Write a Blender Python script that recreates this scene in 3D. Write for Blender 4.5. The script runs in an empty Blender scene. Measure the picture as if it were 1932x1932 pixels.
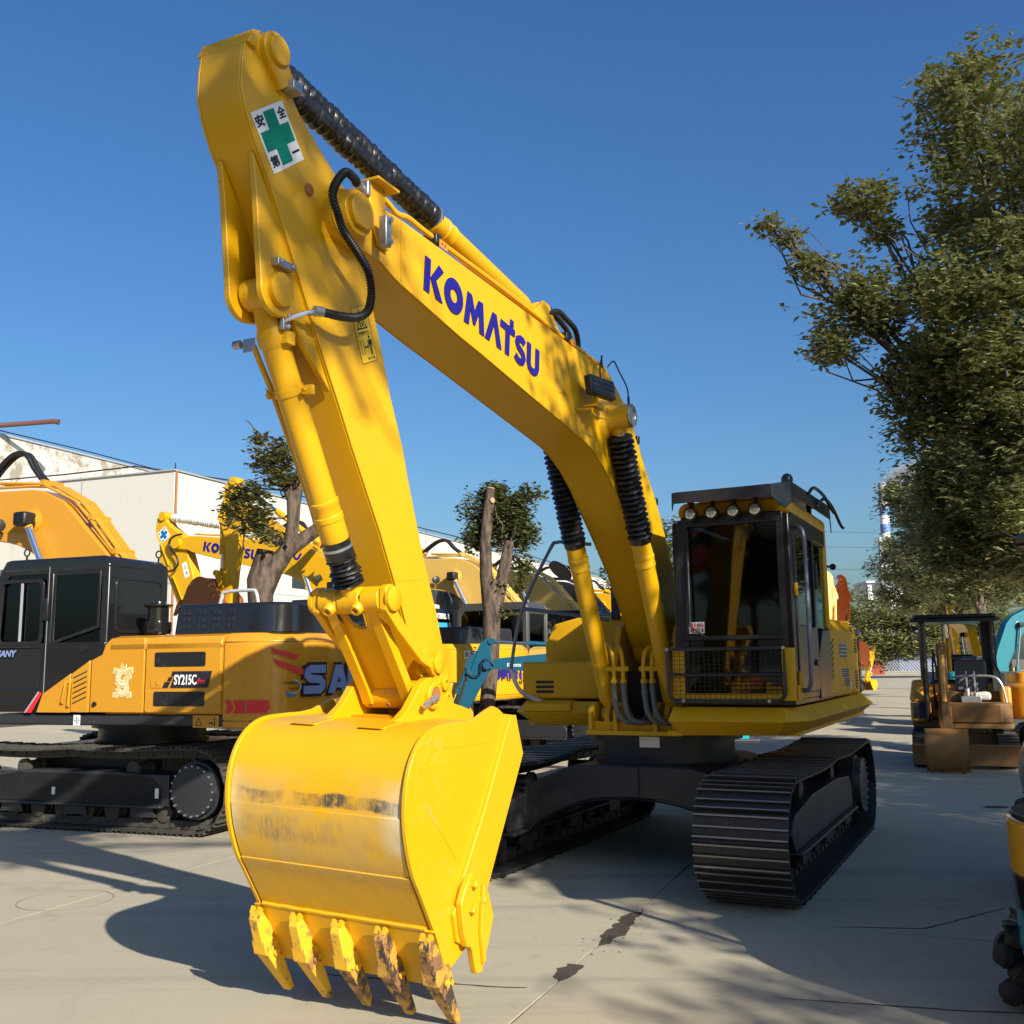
import bpy, bmesh, math, random
from math import sin, cos, pi, radians, sqrt, atan2, hypot
from mathutils import Vector, Matrix
random.seed(7)
C = bpy.context.scene.collection

# ------------------------------------------------------------------ camera
cam_d = bpy.data.cameras.new("camera"); cam = bpy.data.objects.new("camera", cam_d); C.objects.link(cam)
bpy.context.scene.camera = cam
cam_d.sensor_width = 36.0; cam_d.sensor_height = 36.0; cam_d.lens = 36.0 * 1946.0 / 1932.0
cam_d.clip_start = 0.1; cam_d.clip_end = 3000
PITCH, ROLL = radians(8.4), radians(-0.7)
_f = Vector((0, cos(PITCH), sin(PITCH))); _r = Vector((1, 0, 0)); _u = Vector((0, -sin(PITCH), cos(PITCH)))
_r2 = _r * cos(ROLL) + _u * sin(ROLL); _u2 = -_r * sin(ROLL) + _u * cos(ROLL)
cam.matrix_world = Matrix(((_r2.x, _u2.x, -_f.x, 0), (_r2.y, _u2.y, -_f.y, 0), (_r2.z, _u2.z, -_f.z, 1.70), (0, 0, 0, 1)))

# ------------------------------------------------------------------ sun, sky, exposure
SUN_AZ, SUN_EL = radians(146.0), radians(28.0)      # azimuth clockwise from +Y
w = bpy.data.worlds.new("World"); bpy.context.scene.world = w; w.use_nodes = True
nt = w.node_tree; bgn = nt.nodes["Background"]
sky = nt.nodes.new("ShaderNodeTexSky"); sky.sky_type = 'NISHITA'; sky.sun_disc = False
sky.sun_elevation = SUN_EL; sky.sun_rotation = SUN_AZ
sky.air_density = 1.3; sky.dust_density = 2.2; sky.ozone_density = 3.0; sky.altitude = 100
hs = nt.nodes.new("ShaderNodeHueSaturation"); hs.inputs['Saturation'].default_value = 1.2; nt.links.new(sky.outputs[0], hs.inputs['Color'])
tn = nt.nodes.new("ShaderNodeMix"); tn.data_type = 'RGBA'; tn.blend_type = 'MULTIPLY'; tn.inputs[0].default_value = 1.0; tn.inputs[7].default_value = (0.82, 1.08, 1.40, 1)
nt.links.new(hs.outputs[0], tn.inputs[6]); nt.links.new(tn.outputs[2], bgn.inputs[0]); bgn.inputs[1].default_value = 0.056
sd = bpy.data.lights.new("sun", 'SUN'); sd.energy = 5.0; sd.angle = radians(0.55); sd.color = (1.0, 0.93, 0.80)
sun = bpy.data.objects.new("sun", sd); C.objects.link(sun)
sv = Vector((sin(SUN_AZ) * cos(SUN_EL), cos(SUN_AZ) * cos(SUN_EL), sin(SUN_EL)))
sun.rotation_euler = sv.to_track_quat('Z', 'Y').to_euler(); sun.location = sv * 60
vs = bpy.context.scene.view_settings
vs.view_transform = 'Standard'; vs.look = 'None'; vs.gamma = 1.0; vs.use_curve_mapping = False; vs.exposure = 0.80

# ------------------------------------------------------------------ mesh helpers
class MB:
    def __init__(s): s.v = []; s.f = []
    def add(s, vs_, fs):
        o = len(s.v); s.v += [tuple(p) for p in vs_]; s.f += [tuple(i + o for i in f) for f in fs]; return s
    def box(s, a, b):
        x0, y0, z0 = a; x1, y1, z1 = b
        return s.add([(x0,y0,z0),(x1,y0,z0),(x1,y1,z0),(x0,y1,z0),(x0,y0,z1),(x1,y0,z1),(x1,y1,z1),(x0,y1,z1)],
                     [(0,3,2,1),(4,5,6,7),(0,1,5,4),(1,2,6,5),(2,3,7,6),(3,0,4,7)])
    def prism(s, prof, a0, a1, axis='Y', top=None):
        """profile in the plane across `axis`, extruded from a0 to a1; `top` = optional second profile at a1"""
        n = len(prof); top = top or prof
        def P(p, a): return (p[0], a, p[1]) if axis == 'Y' else ((a, p[0], p[1]) if axis == 'X' else (p[0], p[1], a))
        vs_ = [P(p, a0) for p in prof] + [P(p, a1) for p in top]
        ar = sum(prof[i][0]*prof[(i+1)%n][1] - prof[(i+1)%n][0]*prof[i][1] for i in range(n))
        flip = (ar > 0) == (a1 > a0)
        if axis == 'Y': flip = not flip
        fs = [tuple(range(n)), tuple(range(2*n-1, n-1, -1))] + [(i, n+i, n+(i+1) % n, (i+1) % n) for i in range(n)]
        if flip: fs = [tuple(reversed(f)) for f in fs]
        return s.add(vs_, fs)
    def tube(s, path, r, n=10, caps=True, up=None):
        pts = [Vector(p) for p in path]; m = len(pts); o = len(s.v)
        rr = r if isinstance(r, (list, tuple)) else [r] * m
        t = [(pts[min(i+1, m-1)] - pts[max(i-1, 0)]).normalized() for i in range(m)]
        ref = Vector((0, 0, 1)) if abs(t[0].z) < 0.9 else Vector((1, 0, 0))
        u = t[0].cross(ref).normalized()
        for i in range(m):
            u = (u - t[i] * u.dot(t[i])); u = u.normalized() if u.length > 1e-6 else t[i].orthogonal().normalized()
            v = t[i].cross(u)
            for k in range(n):
                a = 2 * pi * k / n; s.v.append(tuple(pts[i] + (u * cos(a) + v * sin(a)) * rr[i]))
        for i in range(m - 1):
            for k in range(n):
                a = o + i*n + k; b = o + i*n + (k+1) % n
                s.f.append((a, b, b+n, a+n))
        if caps: s.f.append(tuple(range(o+n-1, o-1, -1))); s.f.append(tuple(range(o+(m-1)*n, o+m*n)))
        return s
    def cyl(s, p0, p1, r, n=16, r1=None): return s.tube([p0, p1], [r, r if r1 is None else r1], n)
    def lathe(s, p0, p1, prof, n=20):
        """prof: list of (t along p0->p1 in metres, radius)"""
        p0 = Vector(p0); d = (Vector(p1) - p0).normalized()
        u = d.orthogonal().normalized(); v = d.cross(u); o = len(s.v); m = len(prof)
        for t, r in prof:
            for k in range(n):
                a = 2*pi*k/n; s.v.append(tuple(p0 + d*t + (u*cos(a) + v*sin(a)) * max(r, 1e-4)))
        for i in range(m-1):
            for k in range(n):
                a = o+i*n+k; b = o+i*n+(k+1) % n; s.f.append((a, b, b+n, a+n))
        s.f.append(tuple(range(o+n-1, o-1, -1))); s.f.append(tuple(range(o+(m-1)*n, o+m*n)))
        return s
    def bar(s, p0, p1, wdt, hgt, side=(0, 1, 0)):
        """rectangular bar between two points; wdt along `side`"""
        p0 = Vector(p0); p1 = Vector(p1); d = (p1-p0).normalized(); u = Vector(side); u = (u - d*u.dot(d)).normalized(); v = d.cross(u)
        vs_ = [p + u*a*wdt/2 + v*b*hgt/2 for p in (p0, p1) for a, b in ((-1,-1),(1,-1),(1,1),(-1,1))]
        return s.add(vs_, [(0,3,2,1),(4,5,6,7),(0,1,5,4),(1,2,6,5),(2,3,7,6),(3,0,4,7)])

SPLIT = {'track_guard': 'track_guard', 'pin_caps': 'pin_cap', 'cylinder_pin_bosses': 'cylinder_pin_boss', 'cylinder_brackets': 'cylinder_bracket', 'boom_foot_plates': 'boom_foot_plate',
         'arm_cylinder_bracket': 'arm_cylinder_bracket', 'arm_head_lugs': 'arm_head_lug', 'tube_clamps': 'tube_clamp', 'pipe_clamps': 'pipe_clamp', 'arm_side_bosses': 'arm_side_boss', 'ear_foot_plates': 'ear_foot_plate',
         'front_pillars': 'front_pillar', 'cylinder_lugs': 'cylinder_lug', 'bucket_link': 'link_tube', 'pin_bosses': 'pin_boss', 'door_hinges': 'door_hinge', 'consoles': 'console', 'control_levers': 'control_lever', 'blade_arm': 'blade_arm',
         'roof_rail': 'roof_rail', 'front_plate': 'front_plate', 'pin_cap': 'pin_cap', 'weld_seams': 'weld_seam', 'lower_front_frame': 'lower_front_frame', 'car_body_beam': 'car_body', 'door_pull': 'door_pull', 'lifting_eye': 'lifting_eye'}
TINY = {'bolts', 'adapter_horns', 'rivets', 'cable_posts', 'wire_mesh', 'light_diodes', 'weld_bead', 'bracing', 'openings', 'track_shoes', 'tooth_ribs', 'twigs', 'lattice'}
def islands(mb):
    p = list(range(len(mb.v)))
    def fd(i):
        while p[i] != i: p[i] = p[p[i]]; i = p[i]
        return i
    for f in mb.f:
        a = fd(f[0])
        for k in f[1:]: p[fd(k)] = a
    gs = {}
    for f in mb.f: gs.setdefault(fd(f[0]), []).append(f)
    out = []
    for fs in gs.values():
        m = MB(); mp = {}
        for f in fs:
            for i in f:
                if i not in mp: mp[i] = len(m.v); m.v.append(mb.v[i])
            m.f.append(tuple(mp[i] for i in f))
        out.append(m)
    return out
def obj(name, mb, mat, parent=None, smooth=35, bevel=0, **props):
    if name in TINY and parent is not None: props.setdefault('kind', 'stuff')
    if name in SPLIT:
        il = islands(mb)
        if len(il) > 1:
            os_ = [obj_one(SPLIT[name], m, mat, parent, smooth, bevel, **props) for m in il]; return os_[0]
        name = SPLIT[name]
    return obj_one(name, mb, mat, parent, smooth, bevel, **props)
def obj_one(name, mb, mat, parent=None, smooth=35, bevel=0, **props):
    me = bpy.data.meshes.new(name)
    me.from_pydata(mb.v, [], mb.f); me.update()
    me.materials.append(mat)
    if smooth:
        me.shade_smooth(); me.set_sharp_from_angle(angle=radians(smooth))
    o = bpy.data.objects.new(name, me); C.objects.link(o)
    if parent: o.parent = parent
    if bevel:
        md = o.modifiers.new("bevel", 'BEVEL'); md.width = bevel; md.segments = 2; md.limit_method = 'ANGLE'; md.angle_limit = radians(40)
        md.harden_normals = False
    for k, v in props.items(): o[k] = v
    return o
def share(src, parent=None, loc=None, rot=None, mw=None, **props):
    c = src.copy(); C.objects.link(c)
    if parent is not None: c.parent = parent
    if mw is not None: c.matrix_local = mw
    if loc is not None: c.location = loc
    if rot is not None: c.rotation_euler = rot
    for k, v in props.items(): c[k] = v
    return c
def empty(name, loc, heading=0, label=None, cat=None, group=None, scale=1.0):
    o = bpy.data.objects.new(name, None); C.objects.link(o); o.location = loc; o.rotation_euler = (0, 0, radians(heading))
    o.empty_display_size = 0.3; o.scale = (scale,)*3
    if label: o['label'] = label
    if cat: o['category'] = cat
    if group: o['group'] = group
    return o
def copy_tree(o, parent=None):
    c = o.copy(); C.objects.link(c); c.parent = parent
    for ch in o.children: copy_tree(ch, c)
    return c
def arc(cx, cz, r, a0, a1, n=8): return [(cx + r*cos(radians(a0+(a1-a0)*i/n)), cz + r*sin(radians(a0+(a1-a0)*i/n))) for i in range(n+1)]
def spline(pts, k=6):
    P = [Vector(p) for p in pts]; out = []
    for i in range(len(P)-1):
        p0 = P[max(i-1,0)]; p1 = P[i]; p2 = P[i+1]; p3 = P[min(i+2, len(P)-1)]
        for j in range(k):
            t = j/k
            out.append(0.5*((2*p1)+(-p0+p2)*t+(2*p0-5*p1+4*p2-p3)*t*t+(-p0+3*p1-3*p2+p3)*t**3))
    out.append(P[-1]); return out
def rrect(x0, z0, x1, z1, r, n=4):
    return arc(x1-r, z0+r, r, -90, 0, n) + arc(x1-r, z1-r, r, 0, 90, n) + arc(x0+r, z1-r, r, 90, 180, n) + arc(x0+r, z0+r, r, 180, 270, n)
def frame_ring(mb, outer, inner, a0, a1, axis='Y'):
    """ring between two profiles with the same number of points"""
    n = len(outer)
    def P(p, a): return (p[0], a, p[1]) if axis == 'Y' else ((a, p[0], p[1]) if axis == 'X' else (p[0], p[1], a))
    vs_ = [P(p, a0) for p in outer] + [P(p, a0) for p in inner] + [P(p, a1) for p in outer] + [P(p, a1) for p in inner]
    fs = []
    for i in range(n):
        j = (i+1) % n
        fs += [(i, j, n+j, n+i), (2*n+i, 3*n+i, 3*n+j, 2*n+j), (i, 2*n+i, 2*n+j, j), (n+i, n+j, 3*n+j, 3*n+i)]
    return mb.add(vs_, fs)

# ------------------------------------------------------------------ materials
MATS = {}
def N(t, kind, **kw):
    n = t.nodes.new(kind)
    for k, v in kw.items(): setattr(n, k, v)
    return n
def principled(name):
    m = bpy.data.materials.new(name); m.use_nodes = True; t = m.node_tree
    return m, t, t.nodes["Principled BSDF"]
def noise(t, scale, detail=4, rough=0.55, rot=0.0, stretch=None):
    tc = N(t, "ShaderNodeTexCoord"); n = N(t, "ShaderNodeTexNoise"); n.inputs['Scale'].default_value = scale
    n.inputs['Detail'].default_value = detail; n.inputs['Roughness'].default_value = rough
    mp = N(t, "ShaderNodeMapping"); t.links.new(tc.outputs['Object'], mp.inputs[0])
    if stretch: mp.inputs['Scale'].default_value = stretch
    mp.inputs['Rotation'].default_value = (0, 0, rot)
    t.links.new(mp.outputs[0], n.inputs['Vector']); return n.outputs['Fac']
def ramp(t, src, a, b, ca=(0,0,0,1), cb=(1,1,1,1)):
    r = N(t, "ShaderNodeValToRGB"); r.color_ramp.elements[0].position = a; r.color_ramp.elements[1].position = b
    r.color_ramp.elements[0].color = ca; r.color_ramp.elements[1].color = cb
    t.links.new(src, r.inputs[0]); return r.outputs[0]
def mix(t, fac, a, b, mode='MIX'):
    m = N(t, "ShaderNodeMix"); m.data_type = 'RGBA'; m.blend_type = mode
    if isinstance(fac, float): m.inputs[0].default_value = fac
    else: t.links.new(fac, m.inputs[0])
    for i, c in ((6, a), (7, b)):
        if isinstance(c, tuple): m.inputs[i].default_value = (*c, 1) if len(c) == 3 else c
        else: t.links.new(c, m.inputs[i])
    return m.outputs[2]
def paint(name, col, rough=0.38, dirt=0.25, dirtcol=(0.20, 0.15, 0.09), metal=0.0, bump=0.15, coat=0.0, spec=0.5, scale=1.0):
    if name in MATS: return MATS[name]
    m, t, b = principled(name)
    big = ramp(t, noise(t, 1.3*scale, 6, 0.65), 0.45, 0.75); fine = ramp(t, noise(t, 22*scale, 5, 0.7), 0.5, 0.72)
    tone = mix(t, noise(t, 0.7, 2), tuple(c*0.93 for c in col), tuple(min(1, c*1.05) for c in col))
    mul = N(t, "ShaderNodeMath", operation='MULTIPLY'); t.links.new(big, mul.inputs[0]); t.links.new(fine, mul.inputs[1])
    m2 = N(t, "ShaderNodeMath", operation='MULTIPLY'); t.links.new(mul.outputs[0], m2.inputs[0]); m2.inputs[1].default_value = dirt
    t.links.new(mix(t, m2.outputs[0], tone, dirtcol), b.inputs['Base Color'])
    rr = N(t, "ShaderNodeMapRange"); t.links.new(noise(t, 6*scale, 5), rr.inputs[0]); rr.inputs[3].default_value = rough*0.8; rr.inputs[4].default_value = min(1, rough*1.3)
    t.links.new(rr.outputs[0], b.inputs['Roughness'])
    b.inputs['Metallic'].default_value = metal; b.inputs['Coat Weight'].default_value = coat; b.inputs['Specular IOR Level'].default_value = spec
    if bump:
        bp = N(t, "ShaderNodeBump"); bp.inputs['Strength'].default_value = bump; bp.inputs['Distance'].default_value = 0.004
        t.links.new(noise(t, 9*scale, 6, 0.6), bp.inputs['Height']); t.links.new(bp.outputs[0], b.inputs['Normal'])
    MATS[name] = m; return m
def glass(name, tint=(0.02, 0.025, 0.025), alpha=0.55):
    """tinted pane: see-through with a mirror-like sheen"""
    if name in MATS: return MATS[name]
    m = bpy.data.materials.new(name); m.use_nodes = True; t = m.node_tree; t.nodes.clear()
    out = N(t, "ShaderNodeOutputMaterial"); tr = N(t, "ShaderNodeBsdfTransparent"); tr.inputs[0].default_value = (*[max(0.0, 1-alpha)*(0.6+c*4) for c in tint], 1)
    gl = N(t, "ShaderNodeBsdfGlossy"); gl.inputs['Roughness'].default_value = 0.03; gl.inputs[0].default_value = (0.9, 0.95, 1, 1)
    fr = N(t, "ShaderNodeFresnel"); fr.inputs[0].default_value = 1.55
    ms = N(t, "ShaderNodeMixShader"); t.links.new(fr.outputs[0], ms.inputs[0]); t.links.new(tr.outputs[0], ms.inputs[1]); t.links.new(gl.outputs[0], ms.inputs[2])
    t.links.new(ms.outputs[0], out.inputs[0]); MATS[name] = m; return m

YEL = paint("yellow paint", (0.63, 0.335, 0.003), 0.36, 0.10, (0.42, 0.22, 0.03))
YEL2 = paint("yellow paint shaded panels", (0.62, 0.325, 0.005), 0.50, 0.18, (0.35, 0.2, 0.04), spec=.3)
ORY = paint("orange yellow paint", (0.53, 0.24, 0.015), 0.26, 0.15, (0.3, 0.17, 0.06), coat=0.3)
PALE = paint("pale yellow paint", (0.58, 0.35, 0.06), 0.45, 0.3, (0.35, 0.24, 0.12))
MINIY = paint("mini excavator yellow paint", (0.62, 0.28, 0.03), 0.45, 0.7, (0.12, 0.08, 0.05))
ORANGE = paint("orange paint", (0.80, 0.14, 0.015), 0.4, 0.3)
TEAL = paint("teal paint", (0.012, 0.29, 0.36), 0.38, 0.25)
BLK = paint("black paint", (0.012, 0.012, 0.013), 0.30, 0.5, (0.09, 0.08, 0.065))
TRK = paint("track steel", (0.030, 0.030, 0.031), 0.38, 0.9, (0.13, 0.11, 0.09), metal=0.25, bump=0.5, scale=2)
TRKD = paint("dusty track steel", (0.05, 0.045, 0.038), 0.62, 1.0, (0.22, 0.18, 0.13), metal=0.1, bump=0.5, scale=2)
UND = paint("undercarriage paint", (0.022, 0.023, 0.026), 0.4, 0.8, (0.10, 0.09, 0.08))
EDGE = paint("worn grouser edge", (0.28, 0.26, 0.23), 0.35, 0.8, (0.05, 0.045, 0.04), metal=0.5, scale=4)
CHROME = paint("chrome rod", (0.75, 0.76, 0.78), 0.12, 0.0, metal=1.0, bump=0)
STEEL = paint("zinc fitting", (0.45, 0.46, 0.47), 0.35, 0.4, metal=0.8)
RUB = paint("black vinyl sleeve", (0.008, 0.008, 0.009), 0.30, 0.3, (0.05, 0.05, 0.05), bump=0.8, coat=0.4, scale=1.5)
BEL = paint("black rubber bellows", (0.007, 0.007, 0.009), 0.42, 0.5, (0.06, 0.06, 0.06), bump=0.3)
HOSE = paint("black hose", (0.010, 0.010, 0.011), 0.4, 0.6, (0.10, 0.09, 0.08))
WRAP = paint("foil wrapped rail", (0.12, 0.14, 0.20), 0.3, 0.8, (0.02, 0.02, 0.025), metal=0.3, bump=1.0, scale=3)
FOIL = paint("pale foil", (0.55, 0.55, 0.54), 0.35, 0.8, (0.25, 0.25, 0.25), metal=0.3, bump=1.0, scale=3)
BLUE = paint("blue lettering", (0.012, 0.008, 0.19), 0.35, 0.0, bump=0)
WHITE = paint("white decal", (0.78, 0.78, 0.76), 0.4, 0.15, bump=0)
INK = paint("black ink", (0.012, 0.012, 0.02), 0.5, 0.0, bump=0)
GREEN = paint("green decal", (0.0, 0.20, 0.12), 0.4, 0.0, bump=0)
CBLUE = paint("blue decal", (0.0, 0.14, 0.42), 0.4, 0.0, bump=0)
RED = paint("red decal", (0.62, 0.02, 0.025), 0.35, 0.0, bump=0)
SILV = paint("silver blue letters", (0.20, 0.27, 0.50), 0.35, 0.1, bump=0)
GREYD = paint("grey decal", (0.30, 0.31, 0.33), 0.5, 0.3, bump=0)
SEAT = paint("grey seat vinyl", (0.10, 0.10, 0.105), 0.6, 0.3)
LAMPB = paint("lamp housing", (0.02, 0.02, 0.02), 0.4, 0.2)
LENS = paint("lamp lens", (0.75, 0.75, 0.70), 0.12, 0.0, bump=0.2, metal=0.6)
RUST = paint("rusty steel", (0.30, 0.11, 0.035), 0.75, 1.0, (0.55, 0.33, 0.03), bump=0.6)
def worn(name, c0, c1, c2, t0, t1):
    m, t, b = principled(name); a = mix(t, ramp(t, noise(t, 9, 7, .7), t0, t0+.08), c0, c1); c = mix(t, ramp(t, noise(t, 16, 8, .75, stretch=(1, 1, .5)), t1, t1+.06), a, c2); t.links.new(c, b.inputs['Base Color'])
    b.inputs['Roughness'].default_value = .55; bp = N(t, "ShaderNodeBump"); bp.inputs['Strength'].default_value = .35; bp.inputs['Distance'].default_value = .004; t.links.new(noise(t, 30, 6, .7), bp.inputs['Height']); t.links.new(bp.outputs[0], b.inputs['Normal']); return m
WORN = worn("worn tooth steel", (.72, .40, .02), (.30, .15, .05), (.07, .045, .035), .54, .60)
WORND = worn("bare worn tooth steel", (.50, .27, .04), (.22, .11, .05), (.045, .032, .028), .46, .50)
GLS = glass("cab glass", (0.02, 0.025, 0.03), 0.78)
GLSC = glass("clear cab glass", (0.05, 0.06, 0.05), 0.25)

def bucket_paint():
    m, t, b = principled("worn bucket paint")
    tc = N(t, "ShaderNodeTexCoord"); sp = N(t, "ShaderNodeSeparateXYZ"); t.links.new(tc.outputs['Object'], sp.inputs[0])
    base = mix(t, noise(t, 2.5, 5), (0.61, 0.325, 0.003), (0.65, 0.35, 0.006))
    # scraped band on the back where the paint is rubbed to bare steel, and dusty smears below it
    zs = [sp.outputs[2]]
    def band(z0, z1, soft):
        a = N(t, "ShaderNodeMapRange"); a.interpolation_type = 'SMOOTHSTEP'; t.links.new(zs[0], a.inputs[0])
        a.inputs[1].default_value = z0-soft; a.inputs[2].default_value = z0; 
        c = N(t, "ShaderNodeMapRange"); c.interpolation_type = 'SMOOTHSTEP'; t.links.new(zs[0], c.inputs[0])
        c.inputs[1].default_value = z1; c.inputs[2].default_value = z1+soft; c.inputs[3].default_value = 1; c.inputs[4].default_value = 0
        mm = N(t, "ShaderNodeMath", operation='MULTIPLY'); t.links.new(a.outputs[0], mm.inputs[0]); t.links.new(c.outputs[0], mm.inputs[1]); return mm.outputs[0]
    back = N(t, "ShaderNodeMapRange"); t.links.new(sp.outputs[0], back.inputs[0]); back.inputs[1].default_value = 5.0; back.inputs[2].default_value = 5.2
    jz = N(t, "ShaderNodeMath", operation='MULTIPLY_ADD'); t.links.new(noise(t, 2.5, 6, .7), jz.inputs[0]); jz.inputs[1].default_value = .09; t.links.new(sp.outputs[2], jz.inputs[2])
    jo = N(t, "ShaderNodeMath", operation='SUBTRACT'); t.links.new(jz.outputs[0], jo.inputs[0]); jo.inputs[1].default_value = .045
    def mulv(*a):
        o = a[0]
        for x in a[1:]:
            mm = N(t, "ShaderNodeMath", operation='MULTIPLY'); t.links.new(o, mm.inputs[0]); 
            if isinstance(x, float): mm.inputs[1].default_value = x
            else: t.links.new(x, mm.inputs[1])
            o = mm.outputs[0]
        return o
    zs[0] = jo.outputs[0]
    scr = mulv(ramp(t, noise(t, 1.4, 5, .6), 0.40, 0.50), ramp(t, noise(t, 12, 8, 0.8, stretch=(1, 10, .5)), 0.28, 0.50), ramp(t, noise(t, 26, 5, .7), .25, .5))
    scr2 = mulv(ramp(t, noise(t, 1.9, 6, .7), 0.47, 0.62), ramp(t, noise(t, 14, 8, 0.8, stretch=(1, 6.0, .6)), 0.38, 0.60))
    dust = ramp(t, noise(t, 2.2, 6, 0.7), 0.35, 0.70)
    edge = N(t, "ShaderNodeMath", operation='ABSOLUTE'); t.links.new(sp.outputs[1], edge.inputs[0])
    er = N(t, "ShaderNodeMapRange"); er.interpolation_type = 'SMOOTHSTEP'; t.links.new(edge.outputs[0], er.inputs[0]); er.inputs[1].default_value = 0.36; er.inputs[2].default_value = 0.49
    c1 = mix(t, mulv(back.outputs[0], band(0.80, 1.12, 0.14), dust, 0.80), base, (0.40, 0.30, 0.15))
    c1 = mix(t, mulv(back.outputs[0], band(0.50, 0.85, 0.08), ramp(t, noise(t, 3.5, 7, .7), .35, .75), 0.45), c1, (0.50, 0.30, 0.07))
    c2 = mix(t, mulv(back.outputs[0], band(1.065, 1.11, 0.015), scr), c1, (0.055, 0.05, 0.045))
    c3 = mix(t, mulv(back.outputs[0], band(0.90, 0.985, 0.04), scr2, .85), c2, (0.15, 0.13, 0.11))
    c4 = mix(t, mulv(back.outputs[0], band(0.94, 1.14, 0.10), er.outputs[0], ramp(t, noise(t, 4, 6, .7), .3, .6), 0.8), c3, (0.62, 0.56, 0.42))
    t.links.new(c4, b.inputs['Base Color'])
    rr = N(t, "ShaderNodeMapRange"); t.links.new(noise(t, 6, 5), rr.inputs[0]); rr.inputs[3].default_value = 0.3; rr.inputs[4].default_value = 0.55
    t.links.new(rr.outputs[0], b.inputs['Roughness'])
    bp = N(t, "ShaderNodeBump"); bp.inputs['Strength'].default_value = 0.35; bp.inputs['Distance'].default_value = 0.006
    t.links.new(noise(t, 12, 6, 0.6), bp.inputs['Height']); t.links.new(bp.outputs[0], b.inputs['Normal'])
    return m
BKT = bucket_paint()
YELB = paint("bucket side paint", (0.63, 0.335, 0.003), 0.36, 0.35, (0.55, 0.45, 0.30), bump=.3)

def text(s, name, mat, parent, M, size=1.0, width=None, bold=0.0, ext=0.002, shear=0.0):
    """flat print: text mesh in a frame M (columns: reading direction, up, normal, origin at lower left)"""
    cu = bpy.data.curves.new(name, 'FONT'); cu.body = s; cu.size = size; cu.extrude = ext; cu.offset = bold; cu.resolution_u = 3; cu.shear = shear
    tmp = bpy.data.objects.new("tmp", cu); C.objects.link(tmp)
    dg = bpy.context.evaluated_depsgraph_get(); me = bpy.data.meshes.new_from_object(tmp.evaluated_get(dg))
    bpy.data.objects.remove(tmp)
    if not me.vertices: return None
    xs = [v.co.x for v in me.vertices]; ys = [v.co.y for v in me.vertices]
    x0, x1, y0, y1 = min(xs), max(xs), min(ys), max(ys)
    sx = (width/(x1-x0)) if width else 1.0; sy = size/(y1-y0) if width else 1.0
    for v in me.vertices: v.co.x = (v.co.x-x0)*sx; v.co.y = (v.co.y-y0)*sy
    me.materials.clear(); me.materials.append(mat)
    o = bpy.data.objects.new(name, me); C.objects.link(o); o.parent = parent; o.matrix_local = M; return o
def frame(o, x, y):
    x = Vector(x).normalized(); y = Vector(y); y = (y - x*y.dot(x)).normalized(); z = x.cross(y); o = Vector(o)
    return Matrix(((x.x, y.x, z.x, o.x), (x.y, y.y, z.y, o.y), (x.z, y.z, z.z, o.z), (0, 0, 0, 1)))
def sticker(name, M, wdt, hgt, mat, parent, off=0.0, z=0.003, x0=0.0, y0=0.0):
    mb = MB(); mb.box((x0, y0, off), (x0+wdt, y0+hgt, off+z)); o = obj(name, mb, mat, parent, smooth=0); o.matrix_local = M; return o
def flat(name, polys, M, mat, parent, off=0.004, th=0.002):
    """flat printed shapes given as outlines in the frame M"""
    mb = MB()
    for i_, p in enumerate(polys): mb.prism(p, off-i_*2e-5, off+th+i_*2e-5, 'Z')
    o = obj(name, mb, mat, parent, smooth=0); o.matrix_local = M; return o

def grow(p, d):
    cx = sum(q[0] for q in p)/len(p); cy = sum(q[1] for q in p)/len(p); return [(x+d*(1 if x > cx else -1), y+d*(1 if y > cy else -1)) for x, y in p]
# the brand lettering of the big booms: heavy geometric capitals, unit height, built as outlines
def ringpoly(cx, cy, rx, ry, ix, iy, n=28):
    out = []
    for i in range(n):
        a0, a1 = 2*pi*i/n, 2*pi*(i+1)/n
        out.append([(cx+rx*cos(a0), cy+ry*sin(a0)), (cx+rx*cos(a1), cy+ry*sin(a1)), (cx+ix*cos(a1), cy+iy*sin(a1)), (cx+ix*cos(a0), cy+iy*sin(a0))])
    return out
def strokepoly(path, t):
    out = []
    L = []; R_ = []
    for i, p in enumerate(path):
        a = Vector(path[max(i-1, 0)]); b = Vector(path[min(i+1, len(path)-1)]); d = (b-a).normalized(); n = Vector((-d.y, d.x))
        L.append(tuple(Vector(p)+n*t/2)); R_.append(tuple(Vector(p)-n*t/2))
    for i in range(len(path)-1): out.append([L[i], R_[i], R_[i+1], L[i+1]])
    return out
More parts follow.
